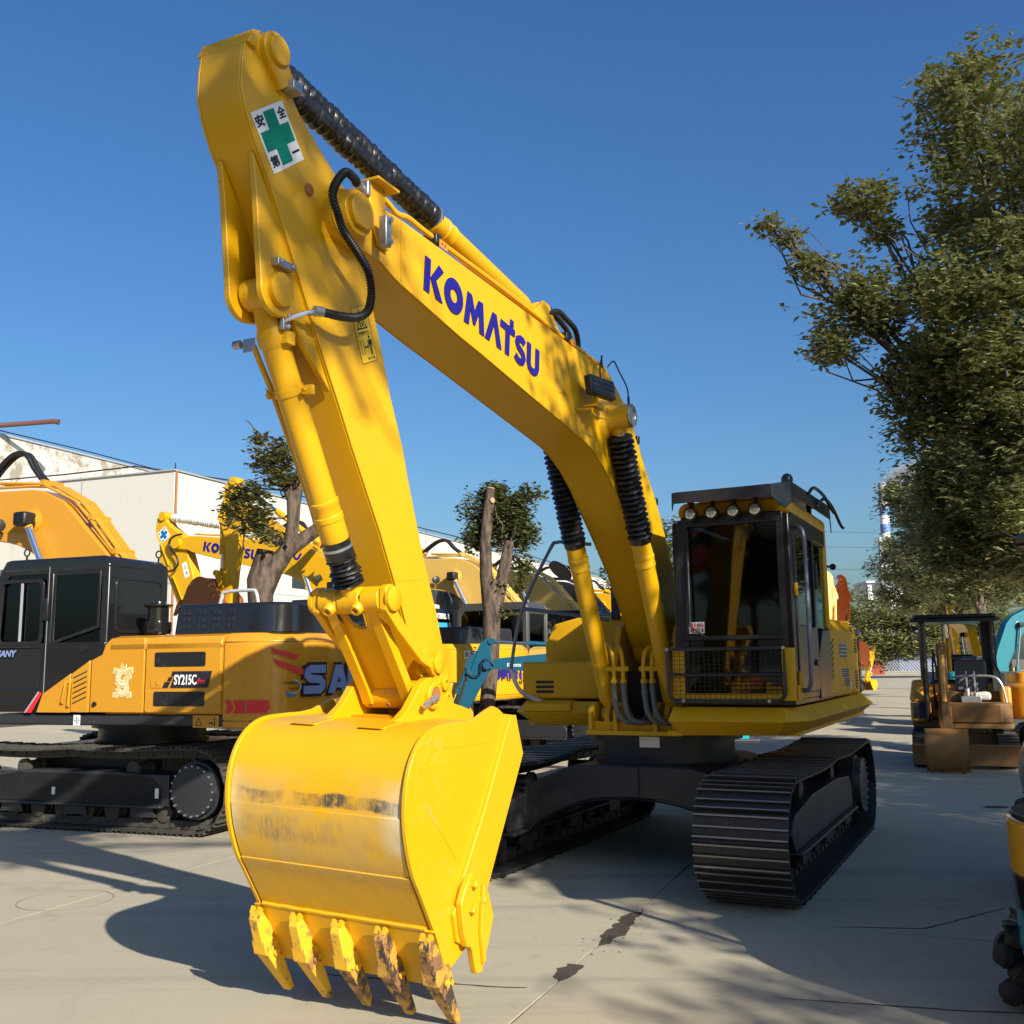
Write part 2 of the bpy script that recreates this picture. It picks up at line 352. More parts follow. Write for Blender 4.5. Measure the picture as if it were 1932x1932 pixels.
def brand_letters():
    s = []
    s += [[(0, 0), (.25, 0), (.25, 1), (0, 1)], [(.27, .50), (.55, 0), (.86, 0), (.52, .52), (.84, .94), (.60, 1.04)]]
    x = .90; s += ringpoly(x+.45, .5, .45, .52, .17, .20)
    x = 1.88; s += [[(x, 0), (x+.24, 0), (x+.34, .98), (x+.12, 1)], [(x+.34, .98), (x+.29, .55), (x+.46, .12), (x+.56, .12), (x+.72, .55), (x+.68, .98), (x+.51, .56)], [(x+.80, 0), (x+1.04, 0), (x+.92, 1), (x+.68, .98)]]
    x = 2.96; s += [[(x, 0), (x+.25, 0), (x+.47, .62), (x+.40, 1), (x+.36, 1)], [(x+.36, 1), (x+.58, 1), (x+.92, 0), (x+.66, 0), (x+.47, .62)]]
    x = 3.78; s += [[(x, 1), (x, .77), (x+.30, .77), (x+.30, 0), (x+.54, 0), (x+.54, .77), (x+.84, .77), (x+.84, 1)], [(x+.54, 1.02), (x+.74, 1.02), (x+.74, 1.26), (x+.54, 1.26)]]
    x = 4.62
    p = [(x+.60, .80), (x+.48, .88), (x+.33, .88), (x+.18, .80), (x+.15, .68), (x+.22, .57), (x+.38, .50), (x+.52, .42), (x+.57, .30), (x+.50, .16), (x+.36, .10), (x+.20, .12), (x+.06, .22)]
    s += strokepoly(p, .24)
    x = 5.38
    p = [(x+.12, 1), (x+.12, .32), (x+.18, .18), (x+.32, .11), (x+.46, .11), (x+.60, .18), (x+.66, .32), (x+.66, 1)]
    s += strokepoly(p, .24)
    return s, 6.16
BRAND, BRAND_W = brand_letters()
def brand(parent, M, width, height, mat=None, name="lettering"):
    sx, sy = width/BRAND_W, height
    return flat(name, [[(x*sx, y*sy) for x, y in p] for p in BRAND], M, mat or BLUE, parent)

def ribbed(mb, p0, p1, r0, r1, pitch, jit=0.0, n=20, twist=0.0, amp=None):
    """bellows: a sleeve of pleats between two points"""
    p0 = Vector(p0); p1 = Vector(p1); L = (p1-p0).length; k = max(2, int(L/pitch)); prof = []
    for i in range(k):
        a = random.uniform(-jit, jit)
        prof += [(L*i/k, r0*(1+a*.3)), (L*(i+.38)/k, (r1+a*r1)*.99), (L*(i+.5)/k, r1*(1+a)), (L*(i+.62)/k, (r1+a*r1)*.99)]
    prof.append((L, r0)); o = len(mb.v); mb.lathe(p0, p1, prof, n)
    if jit:
        d = (p1-p0).normalized()
        for i in range(o, len(mb.v)):
            v = Vector(mb.v[i]); c = p0 + d*(v-p0).dot(d); q = v-c
            mb.v[i] = tuple(c + q*(1+random.uniform(-jit, jit)) + d*random.uniform(-jit, jit)*pitch*.9)
    return mb
def hose(name, pts, r, mat, parent, corr=0.0, k=8, n=10):
    path = spline(pts, k); rr = r
    if corr:
        path = spline(pts, k*3)
        # resample evenly so that the rings of the protective coil are regular
        d = [0]
        for i in range(1, len(path)): d.append(d[-1]+(path[i]-path[i-1]).length)
        L = d[-1]; m = int(L/corr)*2; out = []; j = 0
        for i in range(m+1):
            s = L*i/m
            while j < len(d)-2 and d[j+1] < s: j += 1
            f = (s-d[j])/max(1e-9, d[j+1]-d[j]); out.append(path[j].lerp(path[j+1], f))
        path = out; rr = [r if i % 2 else r*.74 for i in range(len(path))]
    return obj(name, MB().tube(path, rr, n), mat, parent, smooth=(30 if corr else 60))

# ------------------------------------------------------------------ ground
def concrete():
    m, t, b = principled("yard concrete")
    oi = N(t, "ShaderNodeObjectInfo")
    a = mix(t, ramp(t, noise(t, 0.35, 6, 0.6), 0.3, 0.75), (0.40, 0.358, 0.262), (0.35, 0.313, 0.232))
    c = mix(t, ramp(t, noise(t, 1.7, 8, 0.72), 0.56, 0.80), a, (0.23, 0.205, 0.16))
    d = mix(t, ramp(t, noise(t, 55, 3, 0.6), 0.60, 0.78), c, (0.28, 0.25, 0.20))
    # faint trowel and tyre streaks
    e = mix(t, ramp(t, noise(t, 1.1, 7, 0.65, stretch=(3.5, .35, 1)), 0.58, 0.78), d, (0.30, 0.27, 0.22))
    e = mix(t, ramp(t, noise(t, .9, 8, .7, rot=radians(68), stretch=(.12, 2.4, 1)), .52, .70), e, (0.28, 0.25, 0.20))
    e = mix(t, ramp(t, noise(t, .7, 6, .6, rot=radians(-12), stretch=(.15, 3.2, 1)), .58, .70), e, (0.42, 0.38, 0.29))
    e = mix(t, ramp(t, noise(t, 3.2, 9, .8), .62, .72), e, (0.20, 0.18, 0.14))
    rv = N(t, "ShaderNodeMapRange"); t.links.new(oi.outputs['Random'], rv.inputs[0]); rv.inputs[3].default_value = 0.95; rv.inputs[4].default_value = 1.04
    hv = N(t, "ShaderNodeHueSaturation"); t.links.new(e, hv.inputs['Color']); t.links.new(rv.outputs[0], hv.inputs['Value'])
    t.links.new(hv.outputs[0], b.inputs['Base Color']); b.inputs['Roughness'].default_value = 0.82; b.inputs['Specular IOR Level'].default_value = 0.25
    bp = N(t, "ShaderNodeBump"); bp.inputs['Strength'].default_value = 0.25; bp.inputs['Distance'].default_value = 0.01
    t.links.new(noise(t, 14, 8, 0.7), bp.inputs['Height']); t.links.new(bp.outputs[0], b.inputs['Normal'])
    return m
CONC = concrete()
DIRT = paint("dark joint dirt", (0.07, 0.06, 0.048), 0.9, 0.8, (0.14, 0.12, 0.09), bump=0.4, spec=0.1)
g = MB(); g.add([(-900,-300,-.02),(900,-300,-.02),(900,1500,-.02),(-900,1500,-.02)], [(0,1,2,3)])
obj("ground", g, paint("earth", (0.20, 0.17, 0.13), 0.9, 0.8, (0.10, 0.09, 0.06), spec=0.1, scale=.2), kind='structure')
ROAD = radians(21.4)                                    # heading of the yard road, clockwise from +Y
RD = Vector((sin(ROAD), cos(ROAD), 0)); RN = Vector((cos(ROAD), -sin(ROAD), 0))
J0 = Vector((0.06, 5.5, 0))                             # a point on the long joint
yard = obj("concrete_yard", MB().add([tuple(J0+RN*a+RD*b+Vector((0,0,-.012))) for a, b in ((-26,-30),(30,-30),(30,150),(-26,150))], [(0,1,2,3)]), DIRT, kind='structure')
slabs = {}
def slab(u0, u1, v0, v1):
    rr = random.Random(int(u0*13+v0*7))
    wv = 0.012
    def side(a, b, k=9):
        return [(a[0]+(b[0]-a[0])*i/k+(rr.uniform(-wv, wv)*.5 if 0 < i < k else 0), a[1]+(b[1]-a[1])*i/k+(rr.uniform(-wv, wv)*.5 if 0 < i < k else 0)) for i in range(k)]
    j = 0.006
    cs = [(u0+j, v0+j), (u1-j, v0+j), (u1-j, v1-j), (u0+j, v1-j)]
    pr = side(cs[0], cs[1]) + side(cs[1], cs[2]) + side(cs[2], cs[3]) + side(cs[3], cs[0])
    P = [J0+RN*a+RD*b for a, b in pr]
    mb = MB(); mb.prism([(p.x, p.y) for p in P], -.012+.001, 0.0+rr.uniform(-.0015, .0005), 'Z')
    obj("concrete_slab", mb, CONC, yard, smooth=0)
SW = 4.0
for i in range(-6, 7):
    for j in range(-2, 9):
        slab(i*SW, (i+1)*SW, j*5.0+2.05, (j+1)*5.0+2.05)
obj("far_road_surface", MB().add([tuple(J0+RN*a+RD*b+Vector((0,0,-.001))) for a, b in ((-24,47.05),(28,47.05),(28,150),(-24,150))], [(0,1,2,3)]), CONC, yard)
# spalled joint and patched cracks
def crack(pts, wd, name="crack"):
    mb = MB(); L = []; Rr = []
    for i in range(len(pts)-1):
        a = Vector((*pts[i], 0)); b = Vector((*pts[i+1], 0)); k = max(2, int((b-a).length/.05)); d = (b-a).normalized(); n = Vector((-d.y, d.x, 0))
        for q in range(k):
            c = a.lerp(b, q/k) + n*random.uniform(-wd*.12, wd*.12); fz = sin(pi*(i+q/k)/(len(pts)-1))**.5+.1; L.append(c+n*random.uniform(.5, 1)*wd*fz/2); Rr.append(c-n*random.uniform(.5, 1)*wd*fz/2)
    vs_ = [(p.x, p.y, .002) for p in L+Rr]; n_ = len(L)
    mb.add(vs_, [(i, n_+i, n_+i+1, i+1) for i in range(n_-1)])
    return obj(name, mb, DIRT, yard, smooth=0)
crack([(0.50, 6.60), (0.66, 7.0), (0.84, 7.48)], .16); crack([(0.22, 5.9), (0.36, 6.25)], .14)
crack([(2.0, 6.98), (2.6, 6.9), (3.4, 7.45)], .02); crack([(1.3, 5.57), (2.2, 5.33), (3.1, 5.2)], .02); crack([(-1.2, 6.1), (-.1, 5.8), (.1, 5.78)], .02)
crack([(-6.5, 7.0), (-4.6, 7.05), (-3.6, 7.2)], .012)
rb = MB()
for i in range(150):
    t_ = random.random(); c = Vector((0.46+.42*t_, 6.5+1.05*t_, 0)) + Vector((random.gauss(0, .07), random.gauss(0, .07), 0)); s = random.uniform(.004, .014)
    rb.add([(c.x+random.uniform(-s, s), c.y+random.uniform(-s, s), random.uniform(.003, s)) for _ in range(4)], [(0,1,2),(0,2,3),(0,3,1),(1,3,2)])
obj("joint_rubble", rb, DIRT, smooth=0, kind='stuff')
# oil stains far right
def blot(x, y, rx, ry, z=.003):
    mb = MB(); n = 22; mb.add([(x+rx*cos(2*pi*i/n)*random.uniform(.75, 1.1), y+ry*sin(2*pi*i/n)*random.uniform(.75, 1.1), z) for i in range(n)], [tuple(range(n))])
    obj("oil_stain", mb, INK, yard, smooth=0)
blot(5.55, 12.3, .16, .11); blot(6.0, 12.35, .22, .10); blot(4.9, 9.9, .09, .05)
# manhole cover cast into the slab
mh = MB(); n = 40; cx, cy, rx, ry = -3.36, 8.02, .34, .34
frame_ring(mh, [(cx+rx*cos(2*pi*i/n), cy+ry*sin(2*pi*i/n)) for i in range(n)], [(cx+(rx-.008)*cos(2*pi*i/n), cy+(ry-.008)*sin(2*pi*i/n)) for i in range(n)], .0015, .004, 'Z')
mh.box((cx-.03, cy+.12, .002), (cx+.03, cy+.135, .004))
o = obj("manhole_cover", mh, paint("cover rim", (.22, .20, .16), .8, .6), smooth=0); o['label'] = 'round concrete manhole cover with thin rim in the sunlit yard'; o['category'] = 'manhole cover'
del o['label']; del o['category']; o.parent = yard

# ------------------------------------------------------------------ tracks
def track_path(xi, zi, ri, xs, zs, rs, sag=0.0, step=0.19):
    """closed loop round idler (front, xi) and sprocket (rear, xs); returns evenly spaced (x, z, tangent angle)"""
    pts = []
    for i in range(13): a = radians(-90+180*i/12); pts.append((xi+ri*cos(a), zi+ri*sin(a)))
    m = 14
    for i in range(1, m): t = i/m; pts.append((xi+(xs-xi)*t, (zi+ri)+((zs+rs)-(zi+ri))*t - sag*sin(pi*t)*abs(sin(2*pi*t))))
    for i in range(13): a = radians(90+180*i/12); pts.append((xs+rs*cos(a), zs+rs*sin(a)))
    fx, rx_ = xi-.10, xs+.12
    base = .035
    pts += [(xs+.04, zs-rs)] if False else []
    for i in range(1, m): t = i/m; x = xs+(xi-xs)*t; z = base + max(0, (fx*0+rx_ - x))*.35*0 ; pts.append((x, base))
    pts[0] = (xi, base+ .012); 
    d = [0]; n = len(pts); P = pts + [pts[0]]
    for i in range(n): d.append(d[-1]+hypot(P[i+1][0]-P[i][0], P[i+1][1]-P[i][1]))
    k = round(d[-1]/step); out = []
    for q in range(k):
        s = d[-1]*q/k; j = max(i for i in range(n) if d[i] <= s); f = (s-d[j])/max(1e-9, d[j+1]-d[j])
        out.append((P[j][0]+(P[j+1][0]-P[j][0])*f, P[j][1]+(P[j+1][1]-P[j][1])*f))
    res = []
    for q in range(k):
        a = out[q-1]; b = out[(q+1) % k]; res.append((out[q][0], out[q][1], atan2(b[1]-a[1], b[0]-a[0])))
    return res
def shoe_mesh(wd, pitch, grouser=.026):
    mb = MB(); h = wd/2; p = pitch/2
    mb.prism([(-p*.98, -.004), (p*.90, -.010), (p*1.04, -.002), (p*1.04, .006), (p*.88, .002), (-p*.98, .008)], -h, h)
    for x, g_ in ((-p*.86, grouser), (-p*.1, grouser*.8), (p*.72, grouser)):
        mb.prism([(x-.009, -.008), (x+.009, -.008), (x+.006, -.008-g_), (x-.006, -.008-g_)], -h, h)
    return mb
def undercarriage(root, gauge, sw, xi, xs, zi, zs, ri, rs, mat_t, mat_f, shoes=True, sag=.03, ring_r=.62, beam=True, s=1.0):
    shoe_o = None
    for sd in (1, -1):
        yc = sd*gauge/2
        path = track_path(xi, zi, ri, xs, zs, rs, sag)
        # chain: links inside the shoes
        ch = MB(); n = len(path); inn = []; outr = []
        for x, z, a in path: nx, nz = -sin(a), cos(a); inn.append((x+nx*.095*s, z+nz*.095*s)); outr.append((x+nx*.012, z+nz*.012))
        for dy in (-.09*s, .09*s): frame_ring(ch, outr, inn, yc+dy-.03*s, yc+dy+.03*s)
        for x, z, a in path[::1]:
            nx, nz = -sin(a), cos(a); ch.cyl((x+nx*.05, yc-.13*s, z+nz*.05), (x+nx*.05, yc+.13*s, z+nz*.05), .028*s, 6)
        tr = obj("track", ch, mat_t, root)
        if shoes:
            for x, z, a in path:
                # outer side of the loop is to the right of travel: local -Z points outwards
                Mx = Matrix.Translation((x, yc, z)) @ Matrix.Rotation(-a, 4, 'Y')
                if shoe_o is None:
                    shoe_o = obj("track_shoe", shoe_mesh(sw, .19), mat_t, tr, smooth=0); shoe_o.matrix_local = Mx; shoe_o.data.materials.append(EDGE)
                    for pg in shoe_o.data.polygons:
                        if all(shoe_o.data.vertices[i].co.z < -.026 for i in pg.vertices): pg.material_index = 1
                else: share(shoe_o, tr, mw=Mx @ Matrix.Rotation(random.uniform(-.03, .03), 4, 'Y'))
        else:
            mb = MB()
            sm = shoe_mesh(sw, .19)
            for x, z, a in path:
                Mx = Matrix.Translation((x, yc, z)) @ Matrix.Rotation(-a, 4, 'Y')
                mb.add([tuple(Mx @ Vector(v)) for v in sm.v], sm.f)
            obj("track_shoes", mb, mat_t, tr, smooth=0)
        # frame
        xm = (xi+xs)/2; f = MB()
        f.prism([(xs+rs*.95, zs-.16), (xi-ri*1.05, zi-.16), (xi-ri*.75, zi-.02), (xi-ri*1.1, zi+.10), (xm+.6, zi+.18), (xm-.6, zi+.18), (xs+rs*1.3, zs+.14), (xs+rs*.95, zs+.02)], yc-.21*s, yc+.21*s)
        f.prism([(xs+rs*.95, zs-.16), (xi-ri*1.05, zi-.16), (xi-ri*1.05, zi-.19), (xs+rs*.95, zs-.19)], yc-.26*s, yc+.26*s)
        f.box((xi-ri*1.05-.01, yc-.10*s, zi-.06), (xi+.05, yc+.10*s, zi+.06))
        tf = obj("track_frame", f, mat_f, root, bevel=.012)
        for k in range(3):
            gx = xs+rs*1.6+k*(xi-xs-1.7*ri-rs)/2.4; gb = MB()
            gb.prism([(gx-.16, .16), (gx+.16, .16), (gx+.12, zi-.15), (gx-.12, zi-.15)], yc-.20*s, yc-.165*s); gb.prism([(gx-.16, .16), (gx+.16, .16), (gx+.12, zi-.15), (gx-.12, zi-.15)], yc+.165*s, yc+.20*s)
            obj("track_guard", gb, mat_f, tf)
        # wheels
        wv = MB(); wv.lathe((xi, yc-.12*s, zi), (xi, yc+.12*s, zi), [(0, ri*.55), (0, ri*.78), (.05*s, ri*.74), (.07*s, ri*.82), (.17*s, ri*.82), (.19*s, ri*.74), (.24*s, ri*.78), (.24*s, ri*.55), (.20*s, ri*.2), (.28*s, ri*.2)], 28)
        obj("idler_wheel", wv, mat_t, root)
        sp = MB(); nT = 21
        teeth = []
        for i in range(nT):
            for q, rr in ((0, .74), (.25, .74), (.4, .86), (.65, .86), (.8, .74)): a = 2*pi*(i+q)/nT; teeth.append((xs+rs*rr*cos(a), zs+rs*rr*sin(a)))
        sp.prism(teeth, yc-.03*s, yc+.03*s); obj("sprocket", sp, mat_t, root)
        dm = MB(); y0 = yc+sd*.05; y1 = yc+sd*.27*s
        dm.lathe((xs, y0, zs), (xs, y1, zs), [(0, rs*.70), (abs(y1-y0)*.7, rs*.70), (abs(y1-y0)*.72, rs*.64), (abs(y1-y0)*.98, rs*.62), (abs(y1-y0), rs*.58)], 32)
        md = obj("final_drive_cover", dm, mat_f, root); bo = MB()
        for i in range(20): a = 2*pi*i/20; bo.cyl((xs+rs*.60*cos(a), y1-sd*.005, zs+rs*.60*sin(a)), (xs+rs*.60*cos(a), y1+sd*.012, zs+rs*.60*sin(a)), .011, 6)
        obj("bolts", bo, STEEL, md)
        k = 8
        for i in range(k):
            x = xs+rs*1.05+(xi-xs-rs*1.05-ri*1.05)*i/(k-1); r_ = MB()
            r_.lathe((x, yc-.15*s, .205), (x, yc+.15*s, .205), [(0, .05), (.01, .10), (.03*s, .10), (.05*s, .078), (.12*s, .078), (.13*s, .10), (.17*s, .10), (.18*s, .078), (.25*s, .078), (.27*s, .10), (.29*s, .10), (.30*s, .05)], 16)
            obj("track_roller", r_, mat_t, root)
        for x in (xm-.75, xm+.75):
            r_ = MB(); r_.lathe((x, yc-.14*s, zi+ri-.20), (x, yc+.14*s, zi+ri-.20), [(0, .04), (.01, .085), (.05, .085), (.06, .06), (.22*s, .06), (.23*s, .085), (.28*s, .085), (.28*s, .03)], 16)
            obj("carrier_roller", r_, mat_t, root); br = MB(); br.prism([(x-.12, zi+.15), (x+.12, zi+.15), (x+.05, zi+ri-.20), (x-.05, zi+ri-.20)], yc-sd*.20*s, yc-sd*.15*s); obj("roller_bracket", br, mat_f, tf)
    if beam:
        g2 = gauge/2-.18*s
        b_ = MB(); nn = 16; up = []; lo = []
        for i in range(nn+1):
            t = -1+2*i/nn; y = t*g2; lo.append((y, .58-.36*abs(t)**2.6)); up.append((y, .84-.20*max(0, abs(t)-.55)/.45))
        b_.prism(lo + up[::-1], .42, .95, 'X'); b_.prism(lo + up[::-1], -.95, -.42, 'X')
        b_.prism([(y, z) for y, z in lo if abs(y) < g2*.7] + [(y, z) for y, z in reversed(up) if abs(y) < g2*.7], -.42, .42, 'X')
        cb = obj("car_body", b_, mat_f, root, bevel=.01)
        fl = MB()
        for xx in (.955,): 
            for i in range(nn): fl.add([(xx, lo[i][0], lo[i][1]), (xx, lo[i+1][0], lo[i+1][1]), (xx+.03, lo[i+1][0], lo[i+1][1]-.012), (xx+.03, lo[i][0], lo[i][1]-.012), (xx-.06, lo[i][0], lo[i][1]-.012), (xx-.06, lo[i+1][0], lo[i+1][1]-.012)], [(0,1,2,3), (3,2,5,4)])
            fl.box((xx, -.06, .60), (xx+.02, .06, .83))
        obj("beam_flange", fl, mat_f, cb, smooth=0)
    rg = MB(); rg.lathe((0, 0, .82), (0, 0, 1.16), [(0, ring_r*1.05), (.06, ring_r*1.05), (.06, ring_r), (.20, ring_r), (.20, ring_r*1.12), (.34, ring_r*1.12)], 48)
    obj("swing_ring", rg, mat_f, root)

# ------------------------------------------------------------------ the big excavator in front
H = empty("excavator", (1.396, 9.7226, 0), -116.2, "big yellow excavator in front with its worn bucket lowered onto the sunlit concrete", "excavator")
undercarriage(H, 2.38, .66, 1.72, -1.90, .45, .45, .40, .42, TRK, UND)

# --- upper deck: sloped skirts round the machine, made of separate plates
def skirt(name, edge, mat=YEL2):
    """edge: list of (top xy), (ridge xy), (bottom xy) columns"""
    mb = MB(); n = len(edge)
    for t_, r_, b_ in edge: mb.v += [(t_[0], t_[1], 1.352), (r_[0], r_[1], 1.245), (b_[0], b_[1], 1.135), (t_[0]*.93 if t_[0] > 0 else t_[0], t_[1]*.9, 1.135)]
    for i in range(n-1):
        a = i*4; b = a+4; mb.f += [(a, a+1, b+1, b), (a+1, a+2, b+2, b+1), (a+2, a+3, b+3, b+2), (a+3, a, b, b+3)]
    mb.f += [(0, 3, 2, 1), (n*4-4, n*4-3, n*4-2, n*4-1)]
    return obj(name, mb, mat, H, smooth=0, bevel=.006)
skirt("deck_skirt", [((1.26, .48), (1.36, .46), (1.24, .54)), ((1.26, 1.36), (1.36, 1.38), (1.24, 1.28)), ((1.06, 1.44), (1.12, 1.53), (1.02, 1.40)), ((-2.35, 1.43), (-2.42, 1.53), (-2.3, 1.40)), ((-2.55, 1.25), (-2.66, 1.30), (-2.5, 1.2))])
skirt("deck_skirt", [((.27, -.56), (.34, -.55), (.26, -.56)), ((.27, -1.25), (.34, -1.30), (.26, -1.18)), ((.12, -1.36), (.15, -1.46), (.10, -1.30)), ((-2.35, -1.38), (-2.4, -1.46), (-2.3, -1.33)), ((-2.55, -1.2), (-2.66, -1.25), (-2.5, -1.15))])
dk = MB(); dk.prism([(1.25, .42), (1.05, 1.42), (-2.5, 1.42), (-2.5, -1.3), (.2, -1.3), (.25, -.42), (.25, .42)], 1.125, 1.16, 'Z')
dk.prism([(.86, -.44), (.86, .42), (.2, .42), (.2, -.44)], 1.09, 1.125, 'Z')
obj("main_deck", dk, YEL2, H)
st = MB(); st.prism([(.36, 1.325), (.30, 1.36), (.02, 1.36), (.02, 1.24), (.28, 1.24), (.36, 1.26)], -1.28, -.80); obj("step", st, YEL2, H, bevel=.008)
# boom foot frame: two tall plates and cylinder brackets
ff = MB()
for y in (-.30, .24): ff.prism([(.78, 1.12), (.80, 1.26), (.70, 1.40), (.60, 1.60), (.42, 2.02), (.15, 2.12), (-.10, 1.95), (-.5, 1.3), (-.5, 1.12)], y, y+.05)
obj("boom_foot_plates", ff, YEL2, H, bevel=.006)
bk = MB()
for y in (-.42, -.19, .17, .37): bk.prism([(.86, 1.12), (.86, 1.30), (.74, 1.36), (.56, 1.36), (.40, 1.20), (.40, 1.12)], y, y+.035)
obj("cylinder_brackets", bk, YEL2, H, bevel=.004)
pl = MB(); pl.box((.78, -.40, 1.10), (.80, .40, 1.20)); pl.box((-.45, -.24, 1.13), (-.42, .24, 2.0)); obj("front_plate", pl, YEL2, H)
dkb = MB(); dkb.box((.30, -.24, 1.20), (.32, .24, 1.62)); obj("black_gap_plate", dkb, INK, H)  # flat black plate painted as the dark gap between the foot plates

# --- tool box and fuel tank on the machine's right
tb = MB(); tb.prism(rrect(-.55, 1.37, .25, 1.72, .03), -1.34, -.54); tbo = obj("tool_box", tb, YEL2, H, bevel=.012)
sl = MB()
for k in range(3): sl.prism(rrect(-1.20, 1.425+k*.045, -1.01, 1.452+k*.045, .012), .251, .254, 'X')
obj("vent_slots", sl, INK, tbo, smooth=0)
tk = MB(); tk.prism([(-1.40, 1.73), (-1.40, 1.95), (-1.36, 2.06), (-1.27, 2.12), (-.60, 2.12), (-.56, 2.08), (-.56, 1.73)], -1.5, -.6, 'X'); tko = obj("fuel_tank", tk, YEL2, H, bevel=.02)
tk2 = MB(); tk2.prism([(-1.38, 1.37), (-1.38, 2.05), (-.40, 2.05), (-.40, 1.37)], -2.2, -1.5, 'X'); obj("pump_cover", tk2, YEL2, H, bevel=.03)
Ms = frame((-.598, -1.17, 1.86), (0, 1, 0), (0, 0, 1)); sticker("decal", Ms, .42, .125, INK, tko); flat("decal_border", [[(.006,.006),(.414,.006),(.414,.009),(.006,.009)], [(.006,.116),(.414,.116),(.414,.119),(.006,.119)], [(.006,.006),(.009,.006),(.009,.119),(.006,.119)], [(.411,.006),(.414,.006),(.414,.119),(.411,.119)]], Ms, WHITE, tko)
text("ドライブレコ", "lettering", WHITE, tko, frame((-.594, -1.15, 1.93), (0, 1, 0), (0, 0, 1)), .036, .22); text("REC", "lettering", WHITE, tko, frame((-.594, -1.11, 1.875), (0, 1, 0), (0, 0, 1)), .034, .085)
flat("red_dot", [[(.015*cos(a*pi/6), .015*sin(a*pi/6)) for a in range(12)]], frame((-.594, -1.135, 1.892), (0, 1, 0), (0, 0, 1)), RED, tko, 0)
text("作動中", "lettering", WHITE, tko, frame((-.594, -1.01, 1.880), (0, 1, 0), (0, 0, 1)), .026, .09)

# --- engine hood, side doors and counterweight
hd = MB()
prof = [(1.42, 1.36), (1.42, 1.80), (1.38, 1.98), (1.26, 2.12), (1.0, 2.17), (-1.0, 2.17), (-1.30, 2.10), (-1.40, 1.9), (-1.40, 1.36)]
hd.prism(prof, -2.22, -.42, 'X'); hdo = obj("engine_hood", hd, YEL2, H, bevel=.02)
dr = MB(); dr.prism([(-.47, 1.40), (-.47, 1.62), (-.30, 1.80), (-.30, 1.98), (-1.35, 1.98), (-1.35, 1.40)], 1.421, 1.434); obj("side_door", dr, YEL2, hdo, bevel=.004)
dr = MB(); dr.prism([(-1.38, 1.40), (-1.38, 1.98), (-2.12, 1.98), (-2.12, 1.40)], 1.421, 1.434); obj("side_door", dr, YEL2, hdo, bevel=.004)
for k in range(7):
    lv = MB(); lv.prism([(-.42-.012*k, 1.50+.055*k), (-.60-.012*k, 1.56+.055*k), (-.60-.012*k, 1.575+.055*k), (-.42-.012*k, 1.52+.055*k)], 1.435, 1.439); obj("louvre", lv, INK, hdo, smooth=0)
for z0, n_ in ((2.0, 4), (1.78, 5), (1.42, 6)):
    for k in range(n_):
        y_ = 1.436 if z0 < 1.95 else 1.40
        lv = MB(); z = z0+k*.03; lv.box((-2.10, y_, z), (-1.93, y_+.004, z+.018)); obj("louvre", lv, INK, hdo, smooth=0)
for x_, z_, ww, hh, mt in ((-1.0, 1.73, .42, .14, GREYD), (-1.1, 1.54, .38, .085, GREYD), (-1.2, 1.455, .28, .075, GREYD), (-1.5, 1.41, .10, .085, GREYD)):
    Mq = frame((x_, 1.436, z_), (-1, 0, 0), (0, 0, 1)); sticker("decal", Mq, ww, hh, mt, hdo, 0, .002)
    rs_ = random.Random(int(x_*100)); flat("decal_print", [[(a*ww/8+.004, b*hh/4+.004), (a*ww/8+.004+rs_.uniform(.2, .8)*ww/8, b*hh/4+.004), (a*ww/8+.004+rs_.uniform(.2, .8)*ww/8, b*hh/4+.016), (a*ww/8+.004, b*hh/4+.014)] for a in range(8) for b in range(4)], Mq, rs_.choice([INK, WHITE, INK]), hdo, .003)
cw = MB(); rear = [(-2.28, 1.42), (-2.55, 1.40), (-2.72, 1.25), (-2.84, .8), (-2.88, 0), (-2.84, -.8), (-2.72, -1.22), (-2.5, -1.38), (-2.28, -1.40)]
mid = [(x*(1 if x > -2.3 else 1.0), y) for x, y in rear]
cw.prism(rear, 1.16, 1.95, 'Z'); cw.prism(rear, 1.95, 2.12, 'Z', top=[(x+.06 if x < -2.5 else x, y*.95) for x, y in rear]); cwo = obj("counterweight", cw, YEL2, H, bevel=.02)
Mc = frame((-2.29, 1.4215, 1.38), (-1, -.07, 0), (0, 0, 1))
dpn = MB(); dp_ = [(-2.30, 1.4195), (-2.55, 1.401), (-2.72, 1.252)]
dpn.prism([(x, y+.003) for x, y in dp_] + [(x, y+.007) for x, y in reversed(dp_)], 1.36, 1.93, 'Z'); obj("dark_side_decal", dpn, INK, cwo, smooth=0); sticker("decal", Mc @ Matrix.Translation((0, .585, 0)), .38, .08, BLUE, cwo, 0, .003)
text("200", "lettering", SILV, cwo, Mc @ Matrix.Translation((.04, .12, .004)), .15, .26, bold=.005); text("LC", "lettering", SILV, cwo, Mc @ Matrix.Translation((.04, .02, .004)), .07, .1)
text("PC", "lettering", YEL, cwo, Mc @ Matrix.Translation((.04, .30, .004)), .12, .15, bold=.003)
Md = frame((-.20, 1.437, 1.42), (-1, 0, 0), (0, 0, 1)); sticker("decal", Md, .26, .21, BLK, hdo, 0, .003); text("16A", "lettering", SILV, hdo, Md @ Matrix.Translation((.03, .04, .004)), .13, .2)

